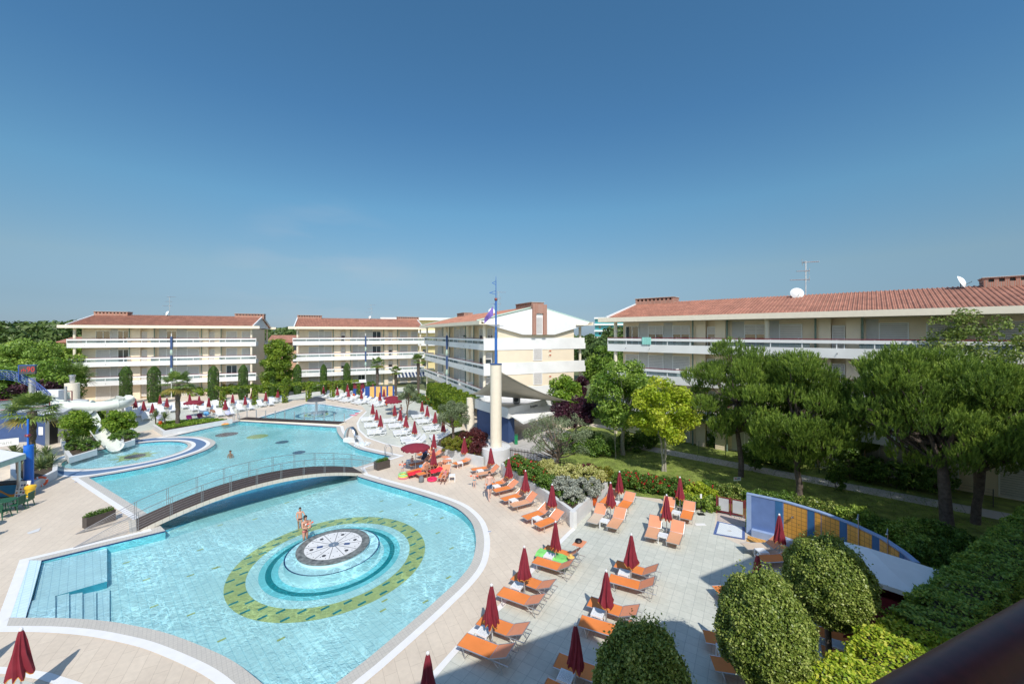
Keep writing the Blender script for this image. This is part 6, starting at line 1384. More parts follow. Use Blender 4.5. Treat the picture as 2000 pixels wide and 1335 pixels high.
pos = np.random.default_rng(3).normal(0, 1, (900, 3))*np.array([.35, .35, .05])+np.array([-2.1, 0, .03]); m_foam = mat("foam", (.85, .9, .92), .8); leaves('foam', pos, np.tile([0, 0, 1.], (900, 1)), .045, m_foam, t, 3, .8, .5)
def ladder(label, x, y, rz):
    p = P(x, y); t = thing('pool_ladder', label, 'pool ladder', (p.x, p.y, 0), rz, 'steel pool ladders')
    for s in (-.25, .25):
        MB().tube([(s, .35, 0), (s, .35, .5), (s, .28, .75), (s, .1, .86), (s, -.12, .8), (s, -.2, .6), (s, -.2, -.4)], .022, 7).build('rail', m_steel, t, True)
    mb = MB(); mb.box(-.25, .25, -.24, -.16, -.1, -.08); mb.box(-.25, .25, -.24, -.16, -.32, -.30); mb.build('tread', m_steel, t)
ladder('steel pool ladder at the upper pool corner near the plant box', 757, 888, rad(-62)); ladder('steel pool ladder beside the wooden bridge at the far side', 461, 823, rad(20))
c = fc; t = thing('mushroom_fountain', 'dark mushroom-shaped fountain with falling water in the small pool', 'fountain', (c.x, c.y, -.2)); MB().lathe([(.22, 0), (.2, .1), (.16, .3), (.14, 1.9)], 16).build('stem', m_steel, t, True); MB().lathe([(1.15, 1.85), (1.0, 2.05), (.6, 2.25), (.15, 2.36), (0, 2.37)], 32).build('cap', m_darkm, t, True)
MB().lathe([(1.13, .2), (1.13, 1.86)], 32).build('water_curtain', glassm("thin_spray", (.95, .97, 1), .10, .5), t); 
# ------------------------------------------------------------------ changing cabin, shower screens at the far terrace
p = at(701, 66); t = thing('changing_cabin', 'small burgundy and blue changing cabin with white roof behind the loungers', 'cabin', (p[0], p[1], 0), rad(24)); MB().box(-.85, .85, 0, 1.7, 1.5, 2.5).build('upper_wall', m_red, t); MB().box(-.86, .86, -.01, 1.71, 0, 1.5).build('lower_wall', m_blue, t); MB().extr([(-.4, 2.51), (.85, 2.85), (2.1, 2.51)], -1.15, 1.15).build('roof', m_white, t)
MB().box(.861, .88, .3, 1.3, .1, 2.3).build('door', m_black, t)
a = Vector(at(713, 65)[:2]); b = Vector(at(770, 66)[:2]); d_ = b-a; t = thing('shower_screen', 'orange and blue striped shower screen wall right of the changing cabin', 'wall', (a.x, a.y, 0), math.atan2(d_.y, d_.x)); L_ = d_.length; MB().box(0, L_, 0, .15, 0, 1.95).build('wall', m_blue, t)
for i in range(4): MB().box(L_*(.16+i*.21), L_*(.31+i*.21), -.02, -.003, .15, 1.9).build('panel', mat("orange_panel%d" % i, (.72, .42, .12), .5), t)
t = thing('garden_hut', 'small burgundy hut with white roof behind the slide tube', 'hut', (*at(222, 69)[:2], 0), rad(20)); MB().box(-2.2, 1.6, 0, 2.6, 0, 2.2).build('wall', m_red, t); MB().extr([(-.5, 2.21), (1.3, 2.75), (3.1, 2.21)], -2.8, 2.2).build('roof', m_white, t)
# awnings on the middle block's ground floor
aw = MB(); 
for i in range(17): aw.cm = i % 2; x = i*.36; aw.add([(x, 0, 2.55), (x+.36, 0, 2.55), (x+.36, -2.0, 1.75), (x, -2.0, 1.75)], [(3, 2, 1, 0), (0, 1, 2, 3)])
o = aw.build('striped_awning', [m_white, m_navy]); q = local(B2, 18.6, -.3, 0); o.location = (q.x, q.y, 0); o.rotation_euler = B2.rotation_euler; tag(o, 'navy and white striped awning at the corner ground floor of the middle block', 'awning')
# ------------------------------------------------------------------ slide complex at the left
t = thing('service_building', 'grey concrete building under the slide platform with dark doorway and blue wall', 'building', (0, 0, 0))
cA = Vector(P2(125, 862)); cB = Vector(P2(88, 871)); cC = Vector(P2(62, 862)); top = 2.9
w = MB(); back = cA+Vector((-5.5, 7.5)); w.wallband([tuple(back), tuple(cA), tuple(cB)][::-1], 0, top, closed=False, flip=False); w.sheet(ccw([tuple(back), tuple(cA), tuple(cB), tuple(cC), (-60, 36), (-66, 50)]), top); w.build('wall', m_concrete, t)
w = MB(); w.wallband([tuple(cB), tuple(cC), (-60, 36)], 0, top-.02, closed=False); w.build('blue_wall', m_navy, t)
dd = (cA-cB).normalized(); nn = Vector((dd.y, -dd.x)); c = cB.lerp(cA, .48); MB().bar((*(c+nn*.02), 1.15), (*(c+nn*.02)+dd*.001, 1.16), .01, .01)
mb = MB(); a = cB.lerp(cA, .22)+nn*.012; b = cB.lerp(cA, .66)+nn*.012; mb.wallband([tuple(a), tuple(b)], .05, 2.25, closed=False); mb.build('doorway', m_black, t)
a = cB.lerp(cC, .25)+Vector((.1, -.1)); MB().box(a.x-.22, a.x+.22, a.y-.05, a.y-.03, 1.0, 1.75).build('notice', m_white, t)
w = MB(); w.prism(ccw([at(100, 46)[:2], at(131, 46)[:2], at(131, 48.5)[:2], at(100, 48.5)[:2]]), 0, 3.6); w.build('ramp_wall', m_concrete, t)
cpos = at(141, 47); t = thing('cream_pillar', 'short cream round pillar with a grey lantern behind the slide', 'pillar', cpos); MB().lathe([(.64, 0), (.64, 4.75), (0, 4.76)], 28).build('shaft', m_creamlt, t, True); MB().lathe([(.2, 4.77), (.2, 4.95), (.24, 5.0), (.24, 5.5), (.3, 5.55), (.3, 5.72), (0, 5.75)], 14).build('lantern', m_alu, t, True)
t = thing('white_box_room', 'white rectangular plant box wall with small green exit sign above the slide', 'wall', (*at(93, 43)[:2], 3.2), .15); MB().box(-1.0, 1.0, 0, .9, 0, 1.25).build('wall', m_white, t); MB().box(-.88, -.62, -.012, -.001, .85, 1.05).build('exit_sign', mat("exit_green", (.01, .35, .2), .5), t)
# blue arched truss
t = thing('arched_truss', 'blue steel lattice arch canopy carrying the red digital sign at the left edge', 'canopy', (0, 0, 0)); Yt = 40; mb = MB(); xa, xb = (-56.5, -46.3); zt = lambda x, r=2.9: 4.0+r*(1-((x-(xa+xb)/2-.2)/((xb-xa)/2+.3))**2)
for dy in (0, 1.6, 3.2):
    K = 20; pts = [((xa+(xb-xa)*i/K)*(1+dy/Yt), Yt+dy, max(3.6, zt(xa+(xb-xa)*i/K)-.25*dy)) for i in range(K+1)]; mb.tube(pts, .04, 5)
    pts2 = [(p[0], p[1], p[2]-.45) for p in pts]; mb.tube(pts2, .028, 5)
    for i in range(K): mb.tube([pts[i], pts2[i+1]], .014, 4); mb.tube([pts2[i], pts[i+1]], .014, 4)
for i in range(0, 21, 2):
    x = xa+(xb-xa)*i/20; mb.tube([(x, Yt, max(3.6, zt(x))), (x*1.08, Yt+3.2, max(3.6, zt(x)-.8))], .025, 4)
mb.tube([(xa-3, Yt, 2.6), (xa+3.2, Yt, zt(xa+3.2))], .07, 5); mb.build('lattice', m_blue, t)
MB().lathe([(.26, 0), (.26, 6.0)], 16, (-50.0, Yt+1.5, 0)).build('column', m_alu, t, True); MB().lathe([(.12, 3), (.12, 5.1)], 10, (-46.5, Yt+1.5, 0)).build('column', m_alu, t, True)
t = thing('digital_sign', 'digital sign with red figures reading rh 90 above the blue arch', 'sign', (*at(53, 39.6)[:2], zat(722, 39.6)), .25); MB().box(-.62, .62, 0, .2, -.42, .42).build('housing', m_darkm, t); MB().box(-.68, .68, -.01, .21, .421, .5).build('top_frame', m_blue, t); MB().box(-.72, -.63, 0, .2, -1.1, .5).build('side_frame', m_blue, t)
m_led = bpy.data.materials.new('led_red'); m_led.use_nodes = True; bb = m_led.node_tree.nodes['Principled BSDF']; bb.inputs['Base Color'].default_value = (.3, .02, .02, 1); bb.inputs['Emission Color'].default_value = (1, .05, .03, 1); bb.inputs['Emission Strength'].default_value = .22
textmesh('90', .72, m_led, 'figures', t, (.28, -.012, .02), (rad(90), 0, 0), .006, .9); textmesh('rh', .5, m_led, 'figures', t, (-.28, -.012, -.03), (rad(90), 0, 0), .006, .9)
# platform railings
def redrail(label, pts, h=1.05):
    t = thing('platform_railing', label, 'railing', (0, 0, 0)); f = MB(); g_ = MB()
    for a, b in zip(pts[:-1], pts[1:]):
        a = Vector(a); b = Vector(b); n = max(1, int((b-a).length/1.4)); z0 = Vector((0, 0, h))
        f.bar(a+z0, b+z0, .07, .06); f.bar(a+Vector((0, 0, .1)), b+Vector((0, 0, .1)), .05, .05)
        for i in range(n+1): c = a.lerp(b, i/n); f.bar(c, c+z0, .07, .07)
        for i in range(n): c0 = a.lerp(b, (i+.1)/n); c1 = a.lerp(b, (i+.9)/n); g_.bar(c0+z0*.55, c1+z0*.55, .012, h*.75)
    f.build('frame', m_red, t); g_.build('glass_panel', m_glassb, t)
redrail('burgundy railing with glass panels on the slide platform, left of the tube mouth', [(-60, 38, 2.6), (-53.5, 37.8, 2.9), (-48.2, 38.5, 3.2), (-47.0, 40.5, 3.2)]); redrail('burgundy railing behind the slide mouth', [(-50.5, 43.5, 3.2), (-48.6, 44, 3.2)])
# slide
t = thing('water_slide', 'long white half-tube water slide curving behind the shrubs into the toddler pool', 'water slide', (0, 0, 0))
def chute(name, pts, r, a0, a1, par, sub=5):
    P_ = [Vector(p) for p in pts]; S_ = []
    for i in range(len(P_)-1):
        p0 = P_[max(i-1, 0)]; p1 = P_[i]; p2 = P_[i+1]; p3 = P_[min(i+2, len(P_)-1)]
        for j in range(sub): q = j/sub; S_.append(.5*((2*p1)+(p2-p0)*q+(2*p0-5*p1+4*p2-p3)*q*q+(3*p1-p0-3*p2+p3)*q**3))
    S_.append(P_[-1]); mb = MB(); vs = []; n = 12
    for i, p in enumerate(S_):
        d = (S_[min(i+1, len(S_)-1)]-S_[max(i-1, 0)]).normalized(); x = d.cross(Vector((0, 0, 1))).normalized(); y = x.cross(d)
        for k in range(n+1): a = rad(a0+(a1-a0)*k/n); vs.append(p+x*math.cos(a)*r+y*math.sin(a)*r)
    mb.add(vs, [(i*(n+1)+k, i*(n+1)+k+1, (i+1)*(n+1)+k+1, (i+1)*(n+1)+k) for i in range(len(S_)-1) for k in range(n)]); o = mb.build(name, m_slide, par, True); o.modifiers.new('s', 'SOLIDIFY').thickness = .05; return S_
sl_pts = [at(56, 40.5, 3.7), at(90, 41, 3.5), at(130, 41.5, 3.2), at(190, 42.3, 2.95), at(232, 43.3, 2.95), at(249, 45.5, 2.85), at(250, 49, 2.5), at(236, 52, 2.2)]
S_ = chute('upper_tube', sl_pts, .52, -222, 42, t); S2 = chute('lower_chute', [at(170, 43, 2.3), at(176, 41.5, 2.05), at(186, 39.8, 1.5), at(199, 38.4, .95), at(213, 37.1, .62), at(226, 36.0, .52)], .55, -180, 0, t)
chute('middle_tube', [at(236, 52, 2.2), at(208, 49, 2.2), at(180, 46, 2.25), at(170, 43, 2.3)], .47, -190, 10, t)
for i in (14, 19, 29): 
    d = (S_[i+1]-S_[i]).normalized(); M = Matrix.Translation(S_[i]) @ d.to_track_quat('Z', 'Y').to_matrix().to_4x4(); MB().lathe([(.55, -.05), (.59, -.05), (.59, .05), (.55, .05)], 20, M=M).build('flange', m_slide, t, True)
for (x, Y, z) in ((150, 42.8, 2.3), (210, 43.6, 2.3), (240, 45.5, 2.4)): MB().tube([at(x, Y, 0), at(x, Y, z)], .1, 8).build('support', m_alu, t, True)
# left kiosk (restaurant terrace corner)
t = thing('restaurant_kiosk', 'flat white-roofed kiosk with green edge and open serving side at the left edge', 'kiosk', (0, 0, 0)); ra = P(50, 886, 2.75); d1 = Vector((.30, -.95)); d2 = Vector((-.95, .30)); r0 = ra.xy; rf = ccw([tuple(r0), tuple(r0+d1*8), tuple(r0+d1*8+d2*5), tuple(r0+d2*5)])
mb = MB(); mb.prism(rf, 2.72, 2.78); mb.build('roof', m_white, t); mb = MB(); mb.wallband(offs(rf, .02), 2.42, 2.72); mb.build('roof_edge', m_greent, t); i_ = offs(rf, -.25)
for p in i_: MB().box(p[0]-.06, p[0]+.06, p[1]-.06, p[1]+.06, 0, 2.5).build('post', m_alu, t)
MB().wallband(offs(rf, -1.9), 0, 2.6).build('inner_wall', m_wood, t); MB().sheet(offs(rf, -.02), 2.45).build('ceiling', m_wood, t)
b0 = Vector(P2(56, 961)); t = thing('blue_post', 'thick bright blue round post with thin mast and red ball beside the yellow bin', 'post', (b0.x, b0.y, 0)); MB().lathe([(.235, 0), (.235, 3.15), (0, 3.17)], 24).build('shaft', mat("post_blue", (.01, .13, .55), .35), t, True); MB().tube([(-.05, 0, 3.15), (-.05, 0, 4.9)], .05, 8).build('mast', MATS['post_blue'], t); MB().lathe([(0, 3.68), (.14, 3.74), (.16, 3.8), (.12, 3.88), (0, 3.9)], 14, (-.05, 0, 0)).build('ball', m_red, t, True)
b1 = P(59, 969); t = thing('waste_bin', 'yellow round waste bin in front of the blue post', 'bin', (b1.x, b1.y, 0), 0); MB().lathe([(.2, 0), (.25, .62), (.27, .64), (.27, .7), (0, .78)], 20).build('body', m_yellow, t, True); MB().lathe([(.255, .55), (.275, .56), (.275, .63)], 20).build('rim', m_yellow, t)
lp_ = P(87.5, 932, .38); o = MB(); o.tube([(.30*math.cos(2*math.pi*i/20), 0, .30*math.sin(2*math.pi*i/20)) for i in range(20)], .07, 8, closed=True); q = o.build('lifebuoy', mat("buoy_orange", (.75, .12, .04), .5), None, True); q.location = (-32.62, 27.55, .38); q.rotation_euler = (0, 0, rad(41)); tag(q, 'orange lifebuoy hanging on the white planter wall', 'lifebuoy'); r = MB(); 
for i in range(4): a = math.pi/2*i+.4; r.tube([(.30*math.cos(a+e), 0, .30*math.sin(a+e)) for e in (-.12, 0, .12)], .074, 8)
r.build('band', m_white, q)
t = thing('restaurant_sign', 'white banner sign with grey lettering restaurant near the left edge', 'sign', (*P2(8, 862, 2.0), 1.9), rad(40)); MB().extr([(-.02, -.25), (-.02, .3), (.02, .3), (.02, -.25)], -1.6, .75).build('board', m_white, t); textmesh('restaurant', .42, m_grey, 'lettering', t, (-.45, -.03, 0), (rad(90), 0, 0), .004)
# freezers, picture board, green furniture
def freezer(label, x, y, rz, cols, s=1.0):
    p = P(x, y); t = thing('ice_cream_freezer', label, 'freezer', (p.x, p.y, 0), rz); MB().box(-.62*s, .62*s, -.36, .36, .08, .82).build('body', cols[0], t); MB().box(-.63*s, .63*s, -.37, .37, .82, .9).build('lid', cols[1], t); w = MB(); vs = []
    for i in range(9): f = i/8; x_ = -.6*s+1.2*s*f; vs += [(x_, -.364, .2+.22*math.sin(f*5)), (x_, -.364, .42+.22*math.sin(f*5+.5))]
    w.add(vs, [(2*i, 2*i+2, 2*i+3, 2*i+1) for i in range(8)]); w.build('wave_stripe', cols[2], t); MB().box(-.6*s, .6*s, -.33, .33, 0, .08).build('base', m_black, t)
m_fb = mat("freezer_blue", (.03, .22, .42), .4); freezer('blue ice cream freezer with orange waves under the kiosk roof', 16, 968, rad(12), (m_fb, m_wood, m_trim), 1.15)
p = P(41, 972); t = thing('ice_cream_board', 'white picture board of ice creams leaning beside the yellow bin', 'board', (p.x, p.y, 0), rad(12)); Mb = Matrix.Rotation(rad(-12), 4, 'X'); MB().box(-.36, .36, -.02, .02, 0, 1.05, Mb).build('board', m_white, t); rr_ = random.Random(2)
cols_ = [m_red, m_blue, m_darkm, m_brol, m_trim, m_greenpl]
for i in range(16): x_, z_ = -.26+.17*(i % 4)+rr_.uniform(-.03, .03), .14+.21*(i//4)+rr_.uniform(-.03, .03); MB().box(x_-.045, x_+.045, -.026, -.021, z_-.05, z_+.05, Mb @ Matrix.Translation((x_, 0, z_)) @ Matrix.Rotation(rr_.uniform(-1, 1), 4, 'Y') @ Matrix.Translation((-x_, 0, -z_))).build('picture', cols_[i % 6], t)
def gtable():
    t = thing('garden_table', '', 'table'); MB().lathe([(.5, .68), (.52, .70), (.5, .72), (0, .72)], 24).build('table_top', m_greenpl, t)
    for a in range(4): c, s = math.cos(a*math.pi/2+.78), math.sin(a*math.pi/2+.78); MB().tube([(c*.3, s*.3, .7), (c*.45, s*.45, 0)], .03, 6).build('leg', m_greenpl, t)
    return t
def gchair():
    t = thing('garden_chair', '', 'chair'); MB().box(-.24, .24, -.24, .24, .40, .44).build('seat', m_greenpl, t); b = MB(); K = 6
    for i in range(5): y = -.2+.1*i; b.box(-.28, -.25, y-.035, y+.035, .44, .88)
    b.box(-.29, -.25, -.26, .26, .84, .92); b.build('backrest', m_greenpl, t)
    for s in (-1, 1): MB().tube([(-.25, s*.25, .66), (.2, s*.26, .64), (.22, s*.25, .42)], .022, 5).build('armrest', m_greenpl, t)
    for x in (-.2, .2):
        for y in (-.2, .2): MB().tube([(x, y, .42), (x*1.35, y*1.25, 0)], .025, 5).build('leg', m_greenpl, t)
    return t
GT = Proto(gtable(), 'green garden tables'); GC = Proto(gchair(), 'green garden chairs')
GT.put(P(8, 1000), 0, 'green plastic table in front of the ice cream freezer'); GT.put(P(-40, 1035), 0, 'green plastic table just beyond the left edge')
for i, (x, y, a) in enumerate([(32, 998, 190), (50, 990, 200), (4, 1012, 100), (-25, 1050, 120)]): GC.put(P(x, y), rad(a), f'dark green plastic armchair at the table under the kiosk, {["rightmost facing one","one behind near the board","nearest one at the edge","one beyond the edge"][i]}')
# inflatables
def ringmat(label, x, y, r, cols, tr=.09, n=3, z=.1):
    p = P(x, y); t = thing('inflatable_ring', label, 'inflatable', (p.x, p.y, .02))
    for i in range(n): o = MB(); o.tube([(r*math.cos(2*math.pi*k/20), r*math.sin(2*math.pi*k/20), tr+i*tr*1.7) for k in range(20)], tr, 8, closed=True); o.build('ring', cols[i], t, True)
m_pk = mat("pink_vinyl", (.80, .22, .30), .3); m_yl = mat("yellow_vinyl", (.75, .65, .12), .3); m_gn = mat("green_vinyl", (.35, .70, .30), .3); m_hot = mat("hotpink_vinyl", (.8, .03, .12), .3)
ringmat('striped inflatable paddling pool of pink, yellow and green rings', 788, 933, .33, (m_pk, m_yl, m_gn), .06); ringmat('red-pink inflatable ring lying behind the grey bag', 844, 938, .28, (m_hot,), .09, 1)
o = MB(); o.lathe([(.55, 0), (.6, .06), (.5, .12), (0, .1)], 16); q = o.build('air_mattress', m_trim, None, True); c = P(432, 829); q.location = (c.x, c.y, .03); q.scale = (1.6, .6, 1); tag(q, 'red and orange air mattress on the far pool edge', 'inflatable'); MB().lathe([(.3, .1), (.33, .14), (0, .15)], 12).build('red_end', m_redc, q)
q = MB().lathe([(.3, 0), (.33, .05), (0, .08)], 12).build('kickboard', m_pk, None, True); c = P(690, 811); q.location = (c.x, c.y, .03); q.scale = (1.6, .7, 1); tag(q, 'pink kickboard on the fountain pool edge', 'kickboard'); q = MB().lathe([(.3, 0), (.33, .05), (0, .08)], 12).build('kickboard', m_hot, None, True); c = P(697, 807.5); q.location = (c.x, c.y, .03); q.scale = (.9, .6, 1); tag(q, 'small red kickboard on the fountain pool corner', 'kickboard')
# ------------------------------------------------------------------ people
SK = mat("skin_tone", (.60, .32, .22), .5, var=.06, vscale=8); SKP = mat("pale_skin", (.68, .42, .33), .5, var=.05, vscale=8); SKD = mat("tanned_skin", (.42, .20, .12), .5, var=.06, vscale=8)
HAIR = mat("dark_hair", (.02, .014, .01), .6); HAIRB = mat("brown_hair", (.10, .045, .02), .6); HBL = mat("fair_hair", (.30, .18, .07), .6)
SWB = mat("swim_blue", (.06, .12, .22), .8, var=.4, vscale=20); SWT = mat("swim_teal", (.01, .32, .45), .7); SWD = mat("swim_dark", (.03, .03, .05), .7, var=.5, vscale=30); ARMB = mat("armband_orange", (.85, .16, .07), .3)
def skinmesh(name, m, chains, par, sub=2):
    "chains: list of [(pos, radius), ...]; a chain may start at an existing point index via ('@', i)"
    vs = []; rs = []; es = []
    for ch in chains:
        prev = None
        for it in ch:
            if it[0] == '@': prev = it[1]; continue
            vs.append(Vector(it[0])); rs.append(it[1]); 
            if prev is not None: es.append((prev, len(vs)-1))
            prev = len(vs)-1
    me = bpy.data.meshes.new(name); me.from_pydata(vs, es, []); me.materials.append(m); o = bpy.data.objects.new(name, me); COL.objects.link(o); o.parent = par
    sm = o.modifiers.new('skin', 'SKIN'); sm.use_smooth_shade = True
    if not me.skin_vertices: 
        bm_ = bmesh.new(); bm_.from_mesh(me); bm_.verts.layers.skin.verify(); bm_.to_mesh(me); bm_.free()
    for i, sv in enumerate(me.skin_vertices[0].data):
        r = rs[i]; sv.radius = (r, r) if not isinstance(r, tuple) else r; sv.use_root = (i == 0)
    ss = o.modifiers.new('sub', 'SUBSURF'); ss.levels = sub-1; ss.render_levels = sub-1; return o
def person(label, loc, rz, H=1.75, skin=SK, hair=HAIR, suit=None, pose=None, hairlen=0, top=None, group=None, pitch=None, arms=None, legs=None, hold=False):
    t = thing('person', label, 'person', loc, rz, group); s = H/1.75; V3 = lambda x, y, z: Vector((x*s, y*s, z*s))
    # figure faces +x; joints in metres for a 1.75 m adult
    J = dict(pel=(0, 0, .95), bel=(0.01, 0, 1.10), che=(0.0, 0, 1.30), nek=(0, 0, 1.47), hdb=(.01, 0, 1.56), hd=(.02, 0, 1.64), hdt=(.01, 0, 1.71))
    arms = arms or {}; legs = legs or {}
    aL = arms.get('L', [(0, .19, 1.40), (.0, .25, 1.14), (.06, .26, .90)]); aR = arms.get('R', [(0, -.19, 1.40), (.0, -.25, 1.14), (.06, -.26, .90)])
    lL = legs.get('L', [(0, .095, .90), (.02, .10, .50), (0, .10, .09), (.15, .11, .03)]); lR = legs.get('R', [(0, -.095, .90), (.02, -.10, .50), (0, -.10, .09), (.15, -.11, .03)])
    R_ = lambda r: r*s
    body = [[(V3(*J['pel']), (R_(.135), R_(.10))), (V3(*J['bel']), (R_(.125), R_(.09))), (V3(*J['che']), (R_(.155), R_(.10))), (V3(0, 0, 1.42), (R_(.10), R_(.07))), (V3(*J['nek']), R_(.055)), (V3(*J['hdb']), R_(.068)), (V3(*J['hd']), (R_(.078), R_(.092))), (V3(*J['hdt']), R_(.06))]]
    for a in (aL, aR): body.append([('@', 3), (V3(*a[0]), R_(.055)), (V3(*(Vector(a[0]).lerp(Vector(a[1]), .5))), R_(.046)), (V3(*a[1]), R_(.038)), (V3(*a[2]), R_(.026))])
    for l in (lL, lR): body.append([('@', 0), (V3(*l[0]), R_(.095)), (V3(*(Vector(l[0]).lerp(Vector(l[1]), .5))), R_(.078)), (V3(*l[1]), R_(.052)), (V3(*(Vector(l[1]).lerp(Vector(l[2]), .4))), R_(.054)), (V3(*l[2]), R_(.034)), (V3(*l[3]), R_(.032))])
    # hands: palm and five fingers
    n0 = 8; base = sum(len([q for q in c if q[0] != '@']) for c in body[:1])
    for k, a in enumerate((aL, aR)):
        wi = base+4*k+3; e = Vector(a[1]); w = Vector(a[2]); d = (w-e).normalized(); sd = d.orthogonal().normalized(); p0 = w+d*.05; body.append([('@', wi), (V3(*p0), R_(.03))]); pi_ = sum(len([q for q in c if q[0] != '@']) for c in body)-1
        for f, (o_, L_) in enumerate(((-.03, .062), (-.011, .075), (.009, .07), (.028, .055))): q = w+d*.09+sd*o_; body.append([('@', pi_), (V3(*q), R_(.011)), (V3(*(q+d*L_*.9+sd.cross(d)*.02)), R_(.008))])
        q = w+d*.055+sd*(-.04); body.append([('@', pi_), (V3(*q), R_(.012)), (V3(*(q+d*.03-sd*.02)), R_(.009))])
    o = skinmesh('body', skin, body, t)
    # face and hair
    hc = V3(.02, 0, 1.65); fm = MB()
    for sy in (-1, 1): fm.lathe([(0, -.008*s), (.009*s, 0), (0, .008*s)], 6, (hc.x+.085*s, sy*.032*s, hc.z-.0*s))
    fm.box(hc.x+.078*s, hc.x+.090*s, -.022*s, .022*s, hc.z-.066*s, hc.z-.058*s); fm.build('face', HAIR, t); MB().lathe([(0, .03*s), (.009*s, .01*s), (.014*s, -.02*s), (0, -.026*s)], 6, (hc.x+.092*s, 0, hc.z-.018*s)).build('nose', skin, t)
    e = MB(); [e.lathe([(0, .03*s), (.018*s, 0), (0, -.03*s)], 6, (hc.x, sy*.083*s, hc.z-.01*s)) for sy in (-1, 1)]; e.build('ears', skin, t)
    hm = MB(); n = 14; prof = [(0, .112), (.06, .10), (.093, .06), (.103, 0)]+([(.098, -.05-hairlen)] if hairlen else [(.096, -.03)]); vs = []
    for r, z in prof:
        for k in range(n): a = 2*math.pi*k/n; cut = z if math.cos(a) < .45 else max(z, .035); vs.append((hc.x-.012*s+r*s*math.cos(a)*(1 if cut == z else .97), r*s*.92*math.sin(a), hc.z+.012*s+cut*s))
    hm.add(vs, [(i*n+k, i*n+(k+1) % n, (i+1)*n+(k+1) % n, (i+1)*n+k)[::-1] for i in range(len(prof)-1) for k in range(n)]); hm.build('hair', hair, t, True)
    if suit:
        kind, m = suit; ext = .62 if kind == 'shorts' else .12
        ch = [[(V3(0, 0, 1.03), (R_(.138), R_(.104))), (V3(*J['pel']), (R_(.145), R_(.11)))]]
        for l in (lL, lR): a = Vector(l[0]); b = Vector(l[0]).lerp(Vector(l[1]), ext); ch.append([('@', 1), (V3(*a), R_(.104)), (V3(*b), R_(.100 if kind == 'shorts' else .09))])
        skinmesh('shorts' if kind == 'shorts' else 'swimwear', m, ch, t)
    if top: skinmesh('bikini_top', top, [[(V3(.035, .08, 1.29), R_(.09)), (V3(.05, 0, 1.27), R_(.075)), (V3(.035, -.08, 1.29), R_(.09))]], t)
    return t
def armbands(t, pts, s):
    for p in pts:
        o = MB(); o.tube([(p[0]+.05*s*math.cos(a), p[1]+.05*s*math.sin(a), p[2]) for a in [2*math.pi*k/12 for k in range(12)]], .04*s, 6, closed=True); o.build('armband', ARMB, t, True)
fa = rad(-75)
t = person('bare-chested man in blue patterned shorts walking on the deck with a baby on his arm', P(956, 975), fa, 1.78, SKP, HAIR, ('shorts', SWB), arms={'L': [(0, .19, 1.40), (.05, .25, 1.15), (.24, .10, 1.14)]}, legs={'R': [(0, -.095, .90), (.16, -.09, .52), (.22, -.08, .10), (.36, -.08, .05)], 'L': [(0, .095, .90), (-.03, .09, .50), (-.22, .09, .12), (-.09, .09, .04)]})
ml_ = Matrix.Rotation(fa, 3, 'Z') @ Vector((.14, .24, 0)); pm = P(956, 975)
bpose = dict(arms={'L': [(0, .19, 1.40), (.12, .25, 1.2), (.25, .18, 1.12)], 'R': [(0, -.19, 1.40), (.12, -.22, 1.2), (.25, -.12, 1.15)]}, legs={'L': [(0, .095, .90), (.28, .16, .85), (.25, .14, .5), (.35, .14, .45)], 'R': [(0, -.095, .90), (.28, -.16, .85), (.25, -.14, .5), (.35, -.14, .45)]})
person('baby carried on the walking man\'s left arm', (pm.x+ml_.x, pm.y+ml_.y, .78), fa+2.2, .72, SKP, HBL, ('brief', SWT), **bpose)
t = person('small child in teal trunks and orange armbands standing on the deck', P(926.5, 952), rad(-80), 1.05, SKP, HAIRB, ('brief', SWT), arms={'L': [(0, .19, 1.40), (.0, .42, 1.3), (.02, .5, 1.05)], 'R': [(0, -.19, 1.40), (.0, -.42, 1.38), (.02, -.62, 1.42)]}); armbands(t, [(0, .2, .8), (0, -.22, .83)], 1)
wp = P(596, 1050, -.1)
t = person('woman with dark curly hair in a bikini standing in the water beside the round platform', (wp.x, wp.y, -.62), rad(-20), 1.7, SK, HAIR, ('brief', mat("bikini_pink", (.5, .12, .12), .7)), arms={'L': [(0, .19, 1.40), (.12, .22, 1.16), (.30, .05, 1.22)], 'R': [(0, -.19, 1.40), (.1, -.24, 1.16), (.30, -.1, 1.2)]}, hairlen=.06, top=m_white)
person('baby in orange armbands held up by the woman in the pool', (wp.x+.32, wp.y-.10, .12), rad(150), .78, SKP, HBL, ('brief', SWD), **bpose); armbands(bpy.data.objects[[o.name for o in bpy.data.objects if o.get('label', '').startswith('baby in orange')][0]], [(.02, .12, .6), (.02, -.12, .6)], .8)
kp = P(586, 1018, -.05); person('child standing knee-deep behind the woman in the pool', (kp.x, kp.y, -.6), rad(-60), 1.35, SK, HAIR, ('brief', SWD), arms={'L': [(0, .19, 1.40), (.12, .3, 1.2), (.3, .32, 1.1)], 'R': [(0, -.19, 1.40), (.1, -.25, 1.2), (.2, -.2, 1.05)]})
sp_ = P(450, 884, 0); person('swimmer with only head and shoulders above the upper pool water', (sp_.x, sp_.y, -1.5), rad(-90), 1.72, SKD, HAIR, ('brief', SWD))
c = P(786, 929); t = person('child in blue trunks and red armbands standing in the striped paddling pool', (c.x, c.y, .1), rad(-70), 1.0, SKP, HAIR, ('brief', m_tb), arms={'L': [(0, .19, 1.40), (.1, .32, 1.25), (.2, .3, 1.05)], 'R': [(0, -.19, 1.40), (.05, -.36, 1.25), (.1, -.42, 1.05)]}); armbands(t, [(0, .17, .77), (0, -.18, .77)], 1)
